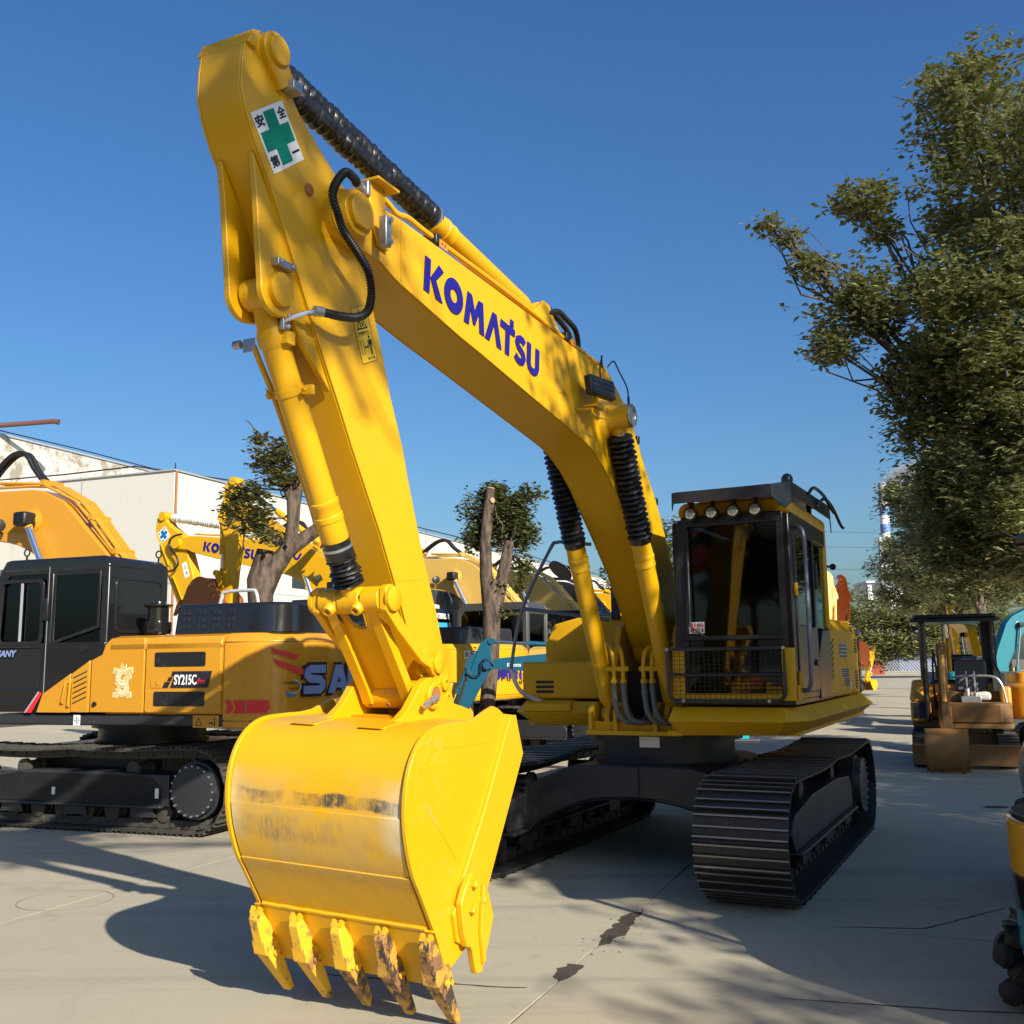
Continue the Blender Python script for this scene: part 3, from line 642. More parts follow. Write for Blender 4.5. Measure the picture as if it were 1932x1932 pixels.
# --- cab
cab = obj("cab", MB().prism([(1.28, 1.37), (1.28, 1.42), (-.38, 1.42), (-.38, 1.37)], .50, 1.45), BLK, H)
def cpart(name, mb, mat=BLK, bevel=.008, **k): return obj(name, mb, mat, cab, bevel=bevel, **k)
XF = 1.29
fr = MB()
for y0, y1, yt0, yt1 in ((.50, .62, .57, .655), (1.37, 1.465, 1.36, 1.46)):
    fr.prism([(y0, 1.42), (y1, 1.42), (yt1, 2.84), (yt0, 2.84)], XF-.09, XF, 'X')
cpart("front_pillars", fr)
cpart("front_header", MB().prism(rrect(.60, 2.78, 1.42, 2.86, .02), XF-.08, XF+.003, 'X')); cpart("window_sill_bar", MB().prism(rrect(.56, 1.865, 1.40, 1.905, .012), XF-.02, XF+.012, 'X'))
fp = MB(); fp.prism([(.50, 1.40), (.60, 1.40), (.60, 1.80), (.50, 1.80)], XF+.001, XF+.02, 'X'); fp.prism([(1.36, 1.40), (1.465, 1.40), (1.465, 1.80), (1.36, 1.80)], XF+.001, XF+.02, 'X'); fp.prism([(.60, 1.40), (1.36, 1.40), (1.36, 1.455), (.60, 1.455)], XF+.001, XF+.02, 'X')
cpart("lower_front_frame", fp, YEL)
for nm, y0, y1, z0, z1, yb in (("front_window", .62, 1.37, 1.905, 2.79, .045), ("lower_front_window", .60, 1.37, 1.45, 1.868, 0)):
    gl = MB(); gl.prism([(y0, z0), (y1, z0), (y1, z1), (y0+yb, z1)], XF-.035, XF-.029, 'X'); cpart(nm, gl, GLS, 0, smooth=0)
# roof, rounded yellow rim
rf = MB()
rp = rrect(.56, 2.84, 1.47, 2.985, .07, 4); rf.prism(rp, -.36, XF-.06, 'X'); cpart("roof", rf, YEL, .03)
# left side: door and rear quarter window
sd_ = MB()
Y1 = 1.462
sd_.prism([(XF-.09, 1.42), (XF, 1.42), (XF, 2.84), (XF-.14, 2.84), (XF-.14, 1.5)], Y1-.05, Y1)
sd_.prism([(XF-.14, 1.40), (.30, 1.40), (.30, 1.93), (XF-.14, 1.93)], Y1-.04, Y1-.004)
sd_.prism([(XF-.14, 2.72), (-.36, 2.72), (-.36, 2.86), (XF-.14, 2.86)], Y1-.05, Y1)
sd_.prism([(.36, 1.5), (.26, 1.5), (.26, 2.72), (.36, 2.72)], Y1-.05, Y1)
sd_.prism([(.26, 1.38), (-.36, 1.38), (-.36, 1.98), (.02, 1.96), (.26, 1.72)], Y1-.05, Y1)
cpart("side_frame", sd_)
dr_ = MB(); frame_ring(dr_, rrect(.33, 1.45, 1.17, 2.76, .06), rrect(.39, 1.98, 1.11, 2.70, .06), Y1-.01, Y1+.012); cpart("door", dr_)
cpart("door_window", MB().prism(rrect(.39, 1.98, 1.11, 2.70, .06), Y1-.012, Y1-.006), GLS, 0); cpart("side_window", MB().prism([(.26, 1.98), (.02, 1.98), (-.30, 1.98), (-.30, 2.72), (.26, 2.72)], Y1-.03, Y1-.024), GLS, 0)
cpart("door_handle", MB().box((.42, Y1+.012, 1.66), (.52, Y1+.03, 1.71)).box((.30, Y1+.004, 2.30), (.34, Y1+.03, 2.52)), LAMPB)
cpart("door_hinges", MB().cyl((1.19, Y1+.012, 1.5), (1.19, Y1+.012, 1.62), .018).cyl((1.19, Y1+.012, 2.2), (1.19, Y1+.012, 2.3), .018).box((1.15, Y1-.01, 1.40), (1.28, Y1+.02, 1.52)), YEL2)
cpart("rear_pillar", MB().prism([(-.30, 1.98), (-.375, 1.98), (-.375, 2.90), (-.30, 2.90)], Y1-.06, Y1+.004), YEL, .02)
cpart("rear_wall", MB().box((-.38, .52, 1.42), (-.34, Y1-.06, 2.0)).box((-.38, .52, 2.0), (-.34, .60, 2.85)).box((-.38, .60, 2.75), (-.34, Y1-.06, 2.85)))
cpart("rear_window", MB().box((-.37, .60, 2.0), (-.365, Y1-.06, 2.75)), GLS, 0)
iw = MB(); frame_ring(iw, rrect(-.36, 1.40, XF-.09, 2.84, .03), rrect(-.2, 1.95, XF-.2, 2.70, .05), .50, .55); cpart("inner_side_frame", iw)
cpart("inner_side_window", MB().prism(rrect(-.2, 1.95, XF-.2, 2.70, .05), .52, .526), GLS, 0)
# inside
cpart("floor_mat", MB().box((-.34, .56, 1.42), (XF-.1, 1.41, 1.45)), LAMPB, 0)
sb = MB(); sb.prism([(.02, 1.75), (.50, 1.78), (.52, 1.88), (.06, 1.86)], .78, 1.20); sb.prism([(.10, 1.84), (-.04, 1.84), (-.16, 2.42), (-.07, 2.45)], .78, 1.20); sb.prism([(-.08, 2.47), (-.18, 2.47), (-.20, 2.64), (-.12, 2.64)], .88, 1.10); sb.box((.05, .84, 1.45), (.45, 1.14, 1.76)); cpart("seat", sb, SEAT, .04)
cpart("consoles", MB().box((.0, .66, 1.6), (.6, .76, 2.0)).box((.0, 1.22, 1.6), (.6, 1.32, 2.0)).cyl((.55, .71, 2.0), (.62, .71, 2.2), .02, 8).cyl((.55, 1.27, 2.0), (.62, 1.27, 2.2), .02, 8), SEAT, .02)
cpart("control_levers", MB().cyl((.95, .95, 1.46), (.88, .95, 1.95), .012, 8).cyl((.95, 1.05, 1.46), (.88, 1.05, 1.95), .012, 8), STEEL, 0)
cpart("red_cloth", MB().prism([(.88, 1.60), (.99, 1.58), (.99, 1.72), (1.01, 1.95), (.93, 1.80), (.86, 1.98), (.85, 1.75)], .99, 1.0, 'X').prism([(1.08, 1.60), (1.17, 1.62), (1.15, 1.80), (1.20, 2.0), (1.10, 1.85), (1.05, 1.92), (1.06, 1.7)], .97, .98, 'X').prism([(.5, 2.18), (.1, 2.20), (.1, 2.30), (.3, 2.28), (.34, 2.36), (.5, 2.34)], 1.30, 1.31), paint("red cloth", (.62, .04, .015), .8, .1), 0)
cpart("monitor", MB().box((.85, .66, 1.98), (.90, .84, 2.13)), LAMPB, .01)
cpart("blind", MB().box((1.12, 1.10, 2.38), (1.125, 1.34, 2.50)), GREYD, 0)
# B180 sticker on the windscreen
Mb = frame((XF-.0285, .635, 1.925), (0, 1, 0), (0, 0, 1)); sticker("sticker", Mb, .125, .09, WHITE, cab, .0005, .002); text("B180", "lettering", RED, cab, Mb @ Matrix.Translation((.008, .052, .004)), .030, .11, bold=.0006)
flat("sticker_print", [[(.012, .015), (.035, .010), (.045, .035), (.028, .045), (.012, .038)], [(.10, .012), (.115, .012), (.115, .03), (.106, .042), (.10, .03)]], Mb, RED, cab); flat("sticker_print", [[(.045, .018), (.09, .018), (.086, .040), (.06, .044)]], Mb, YEL, cab); flat("sticker_print", [[(.03, .006), (.09, .006), (.09, .012), (.03, .012)]], Mb, INK, cab)
# mesh guard over the lower window
gd = MB(); pth = [(XF+.06, .475, 1.80)] + [(XF+.06, y, z) for y, z in arc(.555, 1.475, .08, 180, 270, 5)] + [(XF+.06, y, z) for y, z in arc(1.31, 1.475, .08, 270, 360, 5)] + [(XF+.06, 1.39, 1.80), (XF+.06, .475, 1.80)]
gd.tube(pth, .015, 8); gd.tube([(XF+.06, .475, 1.60), (XF+.06, 1.39, 1.60)], .010, 8)
gdo = cpart("window_guard", gd, LAMPB, 0)
for y, z in ((.475, 1.80), (1.39, 1.80), (.60, 1.40), (1.27, 1.40)): obj("guard_bolt", MB().cyl((XF+.02, y, z), (XF+.085, y, z), .014, 8), STEEL, gdo)
gw = MB()
for k in range(23): y = .49+.04*k; gw.tube([(XF+.06, y, 1.40 if .56 < y < 1.31 else 1.44), (XF+.06, y, 1.80)], .0022, 4, caps=False)
for k in range(12): z = 1.415+.033*k; gw.tube([(XF+.063, .485 if z > 1.47 else .53, z), (XF+.063, 1.385 if z > 1.47 else 1.33, z)], .0022, 4, caps=False)
obj("wire_mesh", gw, LAMPB, gdo, smooth=0)
cpart("wiper_arm", MB().tube([(XF+.02, .80, 1.88), (XF+.03, .66, 1.98), (XF+.03, .66, 2.5)], .008, 6).box((XF+.01, .655, 2.2), (XF+.025, .665, 2.75)), LAMPB, 0)
cpart("grab_rail", MB().tube(spline([(1.14, 1.47, 2.74), (1.20, 1.55, 2.70), (1.20, 1.56, 2.4), (1.20, 1.56, 1.9), (1.20, 1.55, 1.52), (1.16, 1.47, 1.48)], 5), .016, 8), WRAP, 0)
# four work lamps under the visor
for k in range(4):
    y = .71+.173*k
    lb = MB(); lb.lathe((XF+.02, y, 2.872), (XF+.12, y, 2.872), [(0, .03), (.02, .052), (.075, .056), (.08, .050)], 20); lb.box((XF+.0, y-.01, 2.92), (XF+.07, y+.01, 2.99)); l = cpart("work_lamp", lb, LAMPB, 0)
    obj("lens", MB().lathe((XF+.095, y, 2.872), (XF+.12, y, 2.872), [(0, .047), (.004, .044), (.010, .026), (.012, .01)], 20), LENS, l)
# visor / roof guard
vz = MB()
vz.add([(XF+.33, .645, 3.012), (XF+.33, 1.405, 3.02), (XF+.08, 1.50, 3.075), (-.30, 1.52, 3.09), (-.36, .60, 3.08), (XF+.05, .60, 3.065)], [(0,1,2,3,4,5)])
vz.add([(XF+.33, .645, 3.012), (XF+.33, 1.405, 3.02), (XF+.335, 1.405, 2.93), (XF+.335, .645, 2.925)], [(0,1,2,3)])
vz.add([(XF+.33, 1.405, 3.02), (XF+.08, 1.50, 3.075), (XF+.07, 1.50, 2.90), (XF+.16, 1.47, 2.85), (XF+.335, 1.405, 2.93)], [(0,1,2,3,4)]); vz.add([(XF+.08, 1.50, 3.075), (-.30, 1.52, 3.09), (-.34, 1.52, 2.85), (-.30, 1.52, 2.97), (XF+.02, 1.50, 2.98), (XF+.07, 1.50, 2.90)], [(0,1,2,3,4,5)])
vz.add([(XF+.33, .645, 3.012), (XF+.335, .645, 2.87), (XF+.28, .64, 2.95), (XF+.05, .60, 2.98), (XF+.05, .60, 3.065)], [(0,1,2,3,4)])
for x, y in ((XF-.1, .66), (XF-.1, 1.36), (-.2, .66), (-.2, 1.36)): vz.box((x-.02, y-.02, 2.97), (x+.02, y+.02, 3.08))
vo = cpart("roof_visor", vz, BLK, 0, smooth=0); sm_ = vo.modifiers.new("thick", 'SOLIDIFY'); sm_.thickness = .008
cpart("beacon", MB().lathe((XF-.05, 1.46, 3.09), (XF-.05, 1.46, 3.16), [(0, .045), (.03, .045), (.055, .03), (.065, .01)], 14), BLK, 0)
cpart("roof_rail", MB().tube(spline([(.70, 1.52, 3.06), (.65, 1.56, 3.12), (.30, 1.58, 3.10), (.10, 1.60, 3.02), (.05, 1.62, 2.98)], 5), .014, 8).tube(spline([(.35, 1.52, 3.0), (.25, 1.57, 3.08), (-.1, 1.58, 3.06), (-.40, 1.60, 2.93), (-.45, 1.62, 2.90)], 5), .014, 8), HOSE, 0)
cpart("rear_hook", MB().cyl((-.37, 1.46, 2.55), (-.43, 1.50, 2.55), .012, 6).cyl((-.43, 1.50, 2.55), (-.45, 1.51, 2.55), .03, 8), LAMPB, 0)

# --- wrapped handrail and mirror on the right front corner
hr = [(.28, -1.04, 1.335), (.30, -1.16, 1.36), (.42, -1.28, 1.45), (.48, -1.33, 1.60), (.50, -1.33, 1.72), (.50, -1.21, 2.22), (.50, -.92, 2.76), (.50, -.84, 2.83), (.50, -.72, 2.82), (.50, -.5, 2.79)]
sp_ = spline(hr, 7); cut = 26
obj("handrail", MB().tube(sp_[cut:], [.017+random.uniform(-.0015, .0015) for _ in sp_[cut:]], 9).tube(spline([(.50, -1.21, 2.22), (.45, -1.0, 2.19), (.3, -.7, 2.14), (.2, -.45, 2.10)], 8), [.018+random.uniform(-.002, .002) for _ in range(25)], 9), WRAP, H)
obj("handrail_foil", MB().tube(sp_[:cut+1], [.021+random.uniform(-.002, .002) for _ in sp_[:cut+1]], 9), FOIL, H)
mr = MB(); mr.tube([(.48, -.55, 2.30), (.50, -.66, 2.52), (.50, -.74, 2.60)], .010, 6); mro = obj("mirror_arm", mr, BLK, H)
mm_ = MB(); mm_.lathe((.52, -.79, 2.575), (.55, -.81, 2.535), [(0, .05), (.01, .12), (.03, .125), (.035, .12)], 24); obj("mirror", mm_, paint("mirror back", (.05, .055, .06), .25, .2), mro)
mro2 = MB(); mro2.box((-.35, -.62, 2.12), (-.30, -.54, 2.62)); obj("air_intake_stack", mro2, BLK, H)

# --- boom
bprof = arc(5.35, 3.91, .13, 100, -90, 12)[::1]
bprof = [(5.15, 4.035)] + bprof + [(5.05, 3.775), (4.93, 3.735), (4.87, 3.72), (4.22, 3.615), (3.94, 3.58), (3.09, 3.46), (2.55, 3.385), (2.28, 3.345), (2.10, 3.30), (1.91, 3.22), (1.71, 3.10), (1.50, 2.93), (1.30, 2.78), (1.10, 2.62), (.90, 2.45), (.74, 2.29), (.60, 2.15), (.50, 2.04), (.36, 1.86)] + arc(.15, 1.87, .17, -10, -150, 8) + [(-.03, 2.02), (.10, 2.32), (.42, 2.84), (.64, 3.11), (1.02, 3.47), (1.29, 3.74), (1.40, 3.84), (1.74, 3.995), (1.92, 4.02), (3.87, 4.06), (4.86, 4.08), (5.01, 4.075)]
boom = obj("boom", MB().prism(bprof, -.178, .178), YEL, H, bevel=.006)
# side plates stand a little proud of the box, with welded flange edges
for s_ in (1, -1):
    sp = MB(); sp.prism(bprof, s_*.179, s_*.190); obj("boom_side_plate", sp, YEL, boom, bevel=.003)
fl = MB()
for a, b in (((4.80, 4.088), (1.95, 4.028)), ((1.95, 4.028), (1.74, 4.003)), ((1.74, 4.003), (1.40, 3.848)), ((1.40, 3.848), (.64, 3.115))): fl.bar((a[0], .0, a[1]+.004), (b[0], .0, b[1]+.004), .33, .018)
obj("top_flange", fl, YEL, boom)
sm = MB(); sm.bar((4.86, .1925, 4.06), (4.86, .1925, 3.74), .003, .012); sm.bar((2.62, .1925, 4.02), (2.50, .1925, 3.40), .003, .014); sm.bar((2.78, .1925, 3.62), (2.60, .1925, 3.64), .003, .008); obj("weld_seams", sm, YEL, boom)
pb = MB(); pb.lathe((5.35, -.26, 3.91), (5.35, .26, 3.91), [(0, .09), (0, .115), (.06, .125), (.46, .125), (.52, .115), (.52, .09)], 32); obj("arm_pivot_boss", pb, YEL, boom, bevel=.004)
pc = MB(); pc.prism([(5.35+.092*cos(radians(a)), 3.91+.092*sin(radians(a))) for a in range(-30, 210, 15)] + [(5.26, 3.86), (5.30, 3.83), (5.40, 3.83)], .26, .285); obj("pin_cap", pc, YEL, boom, bevel=.004)
kp = MB(); kp.box((5.13, .26, 3.80), (5.18, .305, 3.96)); ko = obj("pin_keeper", kp, STEEL, boom, bevel=.004); obj("keeper_bolt", MB().cyl((5.155, .30, 3.94), (5.155, .325, 3.94), .014, 6).cyl((5.155, .30, 3.82), (5.155, .325, 3.82), .014, 6), STEEL, ko)
ps = MB(); ps.prism([(5.20, 4.02), (5.18, 4.16), (5.06, 4.16), (5.04, 3.98), (5.02, 3.84), (5.10, 3.84)], .195, .215); ps.box((5.0, .15, 4.155), (5.20, .27, 4.17)); ps.cyl((5.1, .2, 4.17), (5.1, .2, 4.185), .018, 8); obj("hose_bracket", ps, YEL, boom, bevel=.003)
brand(boom, frame((4.635, .191, 3.765), (-1, 0, -.094), (0, 0, 1)), 1.52, .205)
for x_, z_ in ((4.42, 4.10), (2.48, 4.055)): 
    Mx = frame((x_, .171, z_), (-1, 0, -.02), (0, 0, 1)); sticker("tag", Mx, .09, .045, ORY, boom, 0, .004); flat("tag_dots", ringpoly(.025, .022, .009, .009, .001, .001, 8) + ringpoly(.06, .022, .009, .009, .001, .001, 8), Mx, RED, boom, .004)
# cylinder bosses, worklight
cbz = MB()
for s_ in (1, -1): cbz.lathe((1.87, s_*.19, 3.61), (1.87, s_*.42, 3.61), [(0, .17), (.02, .15), (.045, .115), (.10, .098), (.215, .095), (.22, .08)], 28)
obj("cylinder_pin_bosses", cbz, YEL, boom)
obj("pin_end_plate", MB().lathe((1.87, .412, 3.61), (1.87, .436, 3.61), [(0, .088), (.006, .092), (.018, .088), (.02, .05), (.012, .045), (.012, .015)], 28), STEEL, boom)
obj("grease_line", MB().tube(spline([(1.89, .40, 3.70), (1.91, .40, 3.82), (1.98, .36, 3.95), (1.93, .30, 4.05), (1.80, .2, 4.05)], 6), .006, 6).cyl((1.885, .40, 3.69), (1.89, .40, 3.76), .010, 8), HOSE, boom)
wl = MB(); Mw = frame((2.46, .30, 3.665), (-1, .18, .03), (0, -.12, 1)); wl.box((0, 0, -.03), (.35, .15, .03)); wlo = obj("work_light", wl, LAMPB, boom, bevel=.012); wlo.matrix_local = Mw
ld = MB()
for i in range(9):
    for j in range(3): ld.cyl((.035+i*.035, .035+j*.04, .030), (.035+i*.035, .035+j*.04, .034), .012, 8)
lo_ = obj("light_diodes", ld, paint("smoked lens", (.06, .06, .065), .15, .2), wlo)
obj("light_bracket", MB().tube([(2.44, .19, 3.56), (2.42, .31, 3.56), (2.30, .31, 3.57)], .009, 6).box((2.26, .24, 3.575), (2.44, .34, 3.59)).cyl((2.30, .28, 3.59), (2.30, .28, 3.67), .018, 8).tube(spline([(2.40, .30, 3.58), (2.45, .32, 3.52), (2.35, .34, 3.50), (2.22, .36, 3.52), (2.20, .34, 3.60)], 5), .007, 6), YEL2, boom)
obj("light_cable", MB().tube(spline([(2.20, .30, 3.80), (2.18, .28, 3.92), (2.08, .26, 4.05), (1.98, .22, 4.08), (1.92, .2, 4.02)], 6), .007, 6), HOSE, boom)
# hydraulic lines along the top of the boom
for y_, pts in ((.135, [(5.0, 4.17), (4.92, 4.17), (4.82, 4.145), (4.70, 4.165), (4.48, 4.155), (3.76, 4.145), (3.11, 4.125), (2.58, 4.095), (1.92, 4.075), (1.70, 4.055), (1.20, 3.80), (.95, 3.56), (.40, 2.93)]), (.06, [(3.3, 4.12), (2.6, 4.10), (1.92, 4.085), (1.66, 4.05), (1.16, 3.79), (.9, 3.53), (.36, 2.92)]), (-.03, [(2.6, 4.10), (1.92, 4.09), (1.66, 4.055), (1.16, 3.795), (.9, 3.53), (.36, 2.92)]), (-.12, [(4.6, 4.13), (2.6, 4.10), (1.92, 4.08), (1.66, 4.05), (1.16, 3.79), (.36, 2.92)])):
    obj("hydraulic_pipe", MB().tube(spline([(x, y_, z) for x, z in pts], 4), .017, 8), YEL, boom)
cl = MB()
for x_, z_ in ((4.42, 4.13), (2.52, 4.09), (1.0, 3.60), (.55, 3.12)): cl.box((x_-.03, -.15, z_-.02), (x_+.03, .17, z_+.045))
obj("pipe_clamps", cl, HOSE, boom, bevel=.006)
hose("boom_hose", [(2.75, .10, 4.22), (2.62, .13, 4.27), (2.48, .13, 4.26), (2.3, .13, 4.23), (2.22, .12, 4.16), (2.20, .11, 4.10)], .022, HOSE, boom)
hose("boom_hose", [(2.75, .02, 4.26), (2.6, .03, 4.32), (2.4, .03, 4.30), (2.2, .03, 4.25), (2.12, .03, 4.16), (2.10, .03, 4.10)], .022, HOSE, boom)
# arm cylinder bracket
ab = MB()
for y in (-.12, .09): ab.prism([(3.15, 4.06), (2.92, 4.22), (2.84, 4.29), (2.74, 4.28), (2.66, 4.20), (2.45, 4.05)], y, y+.03)
obj("arm_cylinder_bracket", ab, YEL, boom, bevel=.006)

# --- arm
af = [(6.055, 4.47), (6.07, 4.37), (6.075, 4.24), (6.04, 4.14), (5.98, 4.03), (5.89, 3.91), (5.81, 3.78), (5.68, 3.56), (5.61, 3.44), (5.47, 3.21), (5.32, 2.97), (5.20, 2.77), (4.95, 2.38), (4.75, 2.02), (4.60, 1.72), (4.43, 1.38)]
abk = arc(4.27, 1.36, .13, -10, -190, 8) + [(4.20, 1.50), (4.39, 1.99), (4.53, 2.29), (4.69, 2.70), (4.74, 2.85), (4.86, 3.10), (4.95, 3.34), (5.04, 3.55), (5.14, 3.80), (5.18, 3.96), (5.25, 4.06), (5.38, 4.13), (5.50, 4.20), (5.66, 4.30), (5.75, 4.39), (5.80, 4.45), (5.86, 4.535), (5.92, 4.55), (6.0, 4.535)]
arm = obj("arm", MB().prism(af+abk, -.118, .118), YEL, H, bevel=.006)
for s_ in (1, -1): obj("arm_side_plate", MB().prism(af+abk, s_*.1185, s_*.130), YEL, arm, bevel=.003)
tp = MB(); tp.prism([(6.06, 4.455), (6.025, 4.53), (5.975, 4.548), (6.0, 4.45)], -.15, .15); obj("arm_head_plate", tp, YEL, arm, bevel=.004)
r2 = MB(); r2.prism([(6.03, 4.52), (6.045, 4.50), (6.05, 4.46), (6.04, 4.45)], -.13, .13); obj("weld_seams", r2, YEL2, arm)
ah = MB()
for y in (-.165, .115): ah.prism(arc(5.875, 4.50, .092, 200, -60, 12) + [(5.84, 4.33), (5.74, 4.41)], y, y+.05)
obj("arm_head_lugs", ah, YEL, arm, bevel=.006)
obj("pin_cap", MB().lathe((5.875, -.185, 4.50), (5.875, .185, 4.50), [(0, .05), (0, .068), (.37, .068), (.37, .05)], 24), YEL, arm, bevel=.004)
k2 = MB(); k2.box((5.73, .13, 4.35), (5.80, .20, 4.40)); ko = obj("pin_keeper", k2, STEEL, arm, bevel=.005)
# lugs and pin of the bucket cylinder
for s_ in (1, -1):
    lg = MB(); lg.prism([(5.96, 3.99), (5.93, 3.80), (5.885, 3.42)] + arc(5.765, 3.40, .12, 5, -100, 9) + [(5.66, 3.30), (5.58, 3.20), (5.36, 3.02), (5.42, 3.12), (5.60, 3.44), (5.80, 3.77)], s_*.075, s_*.108); obj("cylinder_lug", lg, YEL, arm, bevel=.005)
obj("pin_cap", MB().lathe((5.765, .108, 3.40), (5.765, .14, 3.40), [(0, .078), (.028, .078), (.032, .066)], 24).lathe((5.765, -.108, 3.40), (5.765, -.14, 3.40), [(0, .078), (.028, .078), (.032, .066)], 24), YEL, arm)
obj("pin_keeper", MB().box((5.70, .108, 3.50), (5.82, .15, 3.535)).cyl((5.72, .15, 3.518), (5.72, .165, 3.518), .012, 6).cyl((5.80, .15, 3.518), (5.80, .165, 3.518), .012, 6), STEEL, arm, bevel=.004)
ab_ = MB()
for x_, z_, r_ in ((4.54, 1.71, .08), (4.315, 1.60, .04), (4.295, 1.52, .035)): ab_.lathe((x_, .13, z_), (x_, .155, z_), [(0, r_), (.02, r_), (.024, r_*.8), (.024, r_*.45), (.008, r_*.4)], 20)
obj("arm_side_bosses", ab_, YEL, arm)
nip = MB(); nip.lathe((5.59, .13, 3.955), (5.59, .15, 3.955), [(0, .03), (.012, .028), (.016, .01)], 14); obj("grease_nipple", nip, RUST, arm)
wd_ = MB(); wd_.bar((5.33, .131, 3.07+.77), (5.68, .131, 3.66), .003, .010); wd_.bar((5.20, .131, 3.80), (5.06, .131, 3.50), .003, .008); wd_.bar((4.79, .131, 2.14), (4.55, .131, 2.16), .003, .008); obj("weld_seams", wd_, YEL, arm)
bt = MB()
for z in (2.14, 2.17): bt.bar((5.02-.0, -.02, z+.30), (4.86, .10, z+.11), .01, .012)
# safety sign
Msf = frame((5.845, .1315, 3.925), (-.21, 0, .165), (.17, 0, .22)); Wd, Hd = .255, .272
Msf = frame((5.842, .1315, 3.922), (5.63-5.842, 0, 4.09-3.922), (0, 0, 1))
u_ = Vector((6.01-5.842, 0, 4.14-3.922)); v_ = Vector((5.63-5.842, 0, 4.09-3.922))
# the sign runs along the arm: long side u_, short side v_
Msf = frame((5.842, .1315, 3.922), v_, u_); LW, LH = v_.length, u_.length
sticker("safety_sign", Msf, LW, LH, WHITE, arm, 0, .002)
cxm, cym = LW*.5, LH*.5
flat("green_cross", [[(LW*.33, LH*.06), (LW*.67, LH*.06), (LW*.67, LH*.94), (LW*.33, LH*.94)], [(LW*.05, LH*.34), (LW*.33, LH*.34), (LW*.33, LH*.66), (LW*.05, LH*.66)], [(LW*.67, LH*.34), (LW*.95, LH*.34), (LW*.95, LH*.66), (LW*.67, LH*.66)]], Msf, GREEN, arm, .002, .001)
for ch_, px, py, ww in (("安", .03, .74, .25), ("全", .72, .74, .25), ("第", .03, .08, .25), ("一", .72, .16, .24)):
    text(ch_, "lettering", INK, arm, Msf @ Matrix.Translation((LW*px, LH*py, .003)), .052 if ch_ != "一" else .010, LW*ww, bold=.0015, ext=.001)
# warning label
Mwn = frame((5.125, .1315, 3.215), (-.135, 0, .06), (.10, 0, .26)); hs = .285
flat("warning_label", [[(0, 0), (.145, 0), (.145, hs), (0, hs)]], Mwn, paint("warning yellow", (.80, .52, .02), .4, .1), arm, 0, .0015)
flat("warning_print", [[(0,0),(.145,0),(.145,.002),(0,.002)], [(0,.138),(.145,.138),(.145,.140),(0,.140)], [(0,hs-.002),(.145,hs-.002),(.145,hs),(0,hs)], [(0,0),(.002,0),(.002,hs),(0,hs)], [(.143,0),(.145,0),(.145,hs),(.143,hs)],
     [(.02, .17), (.115, .17), (.115, .177), (.02, .177)], [(.02, .17), (.028, .17), (.0715, .26), (.0675, .268)], [(.115, .17), (.107, .17), (.0635, .26), (.0675, .268)], [(.055,.18),(.062,.18),(.06,.22),(.052,.21)], [(.072,.18),(.088,.185),(.08,.205),(.07,.21)],
     [(.02,.045),(.022,.045),(.022,.115),(.02,.115)], [(.045,.045),(.047,.045),(.047,.115),(.045,.115)], [(.02,.045),(.047,.045),(.047,.047),(.02,.047)], [(.02,.113),(.047,.113),(.047,.115),(.02,.115)],
     [(.052,.078),(.062,.086),(.062,.081),(.078,.081),(.078,.086),(.088,.078),(.078,.070),(.078,.075),(.062,.075),(.062,.070)], [(.098,.085),(.122,.085),(.122,.112),(.098,.112)], [(.101,.035),(.107,.035),(.107,.085),(.101,.085)], [(.113,.035),(.119,.035),(.119,.085),(.113,.085)], [(.091,.075),(.095,.075),(.095,.112),(.091,.112)], [(.125,.075),(.129,.075),(.129,.112),(.125,.112)]] + ringpoly(.110, .124, .008, .009, .001, .001, 10), Mwn, INK, arm, .0015, .001)
text("はね飛ばされ", "lettering", INK, arm, Mwn @ Matrix.Translation((.02, .145, .003)), .014, .10, ext=.0006); text("近づくな", "lettering", INK, arm, Mwn @ Matrix.Translation((.06, .012, .003)), .014, .065, ext=.0006)

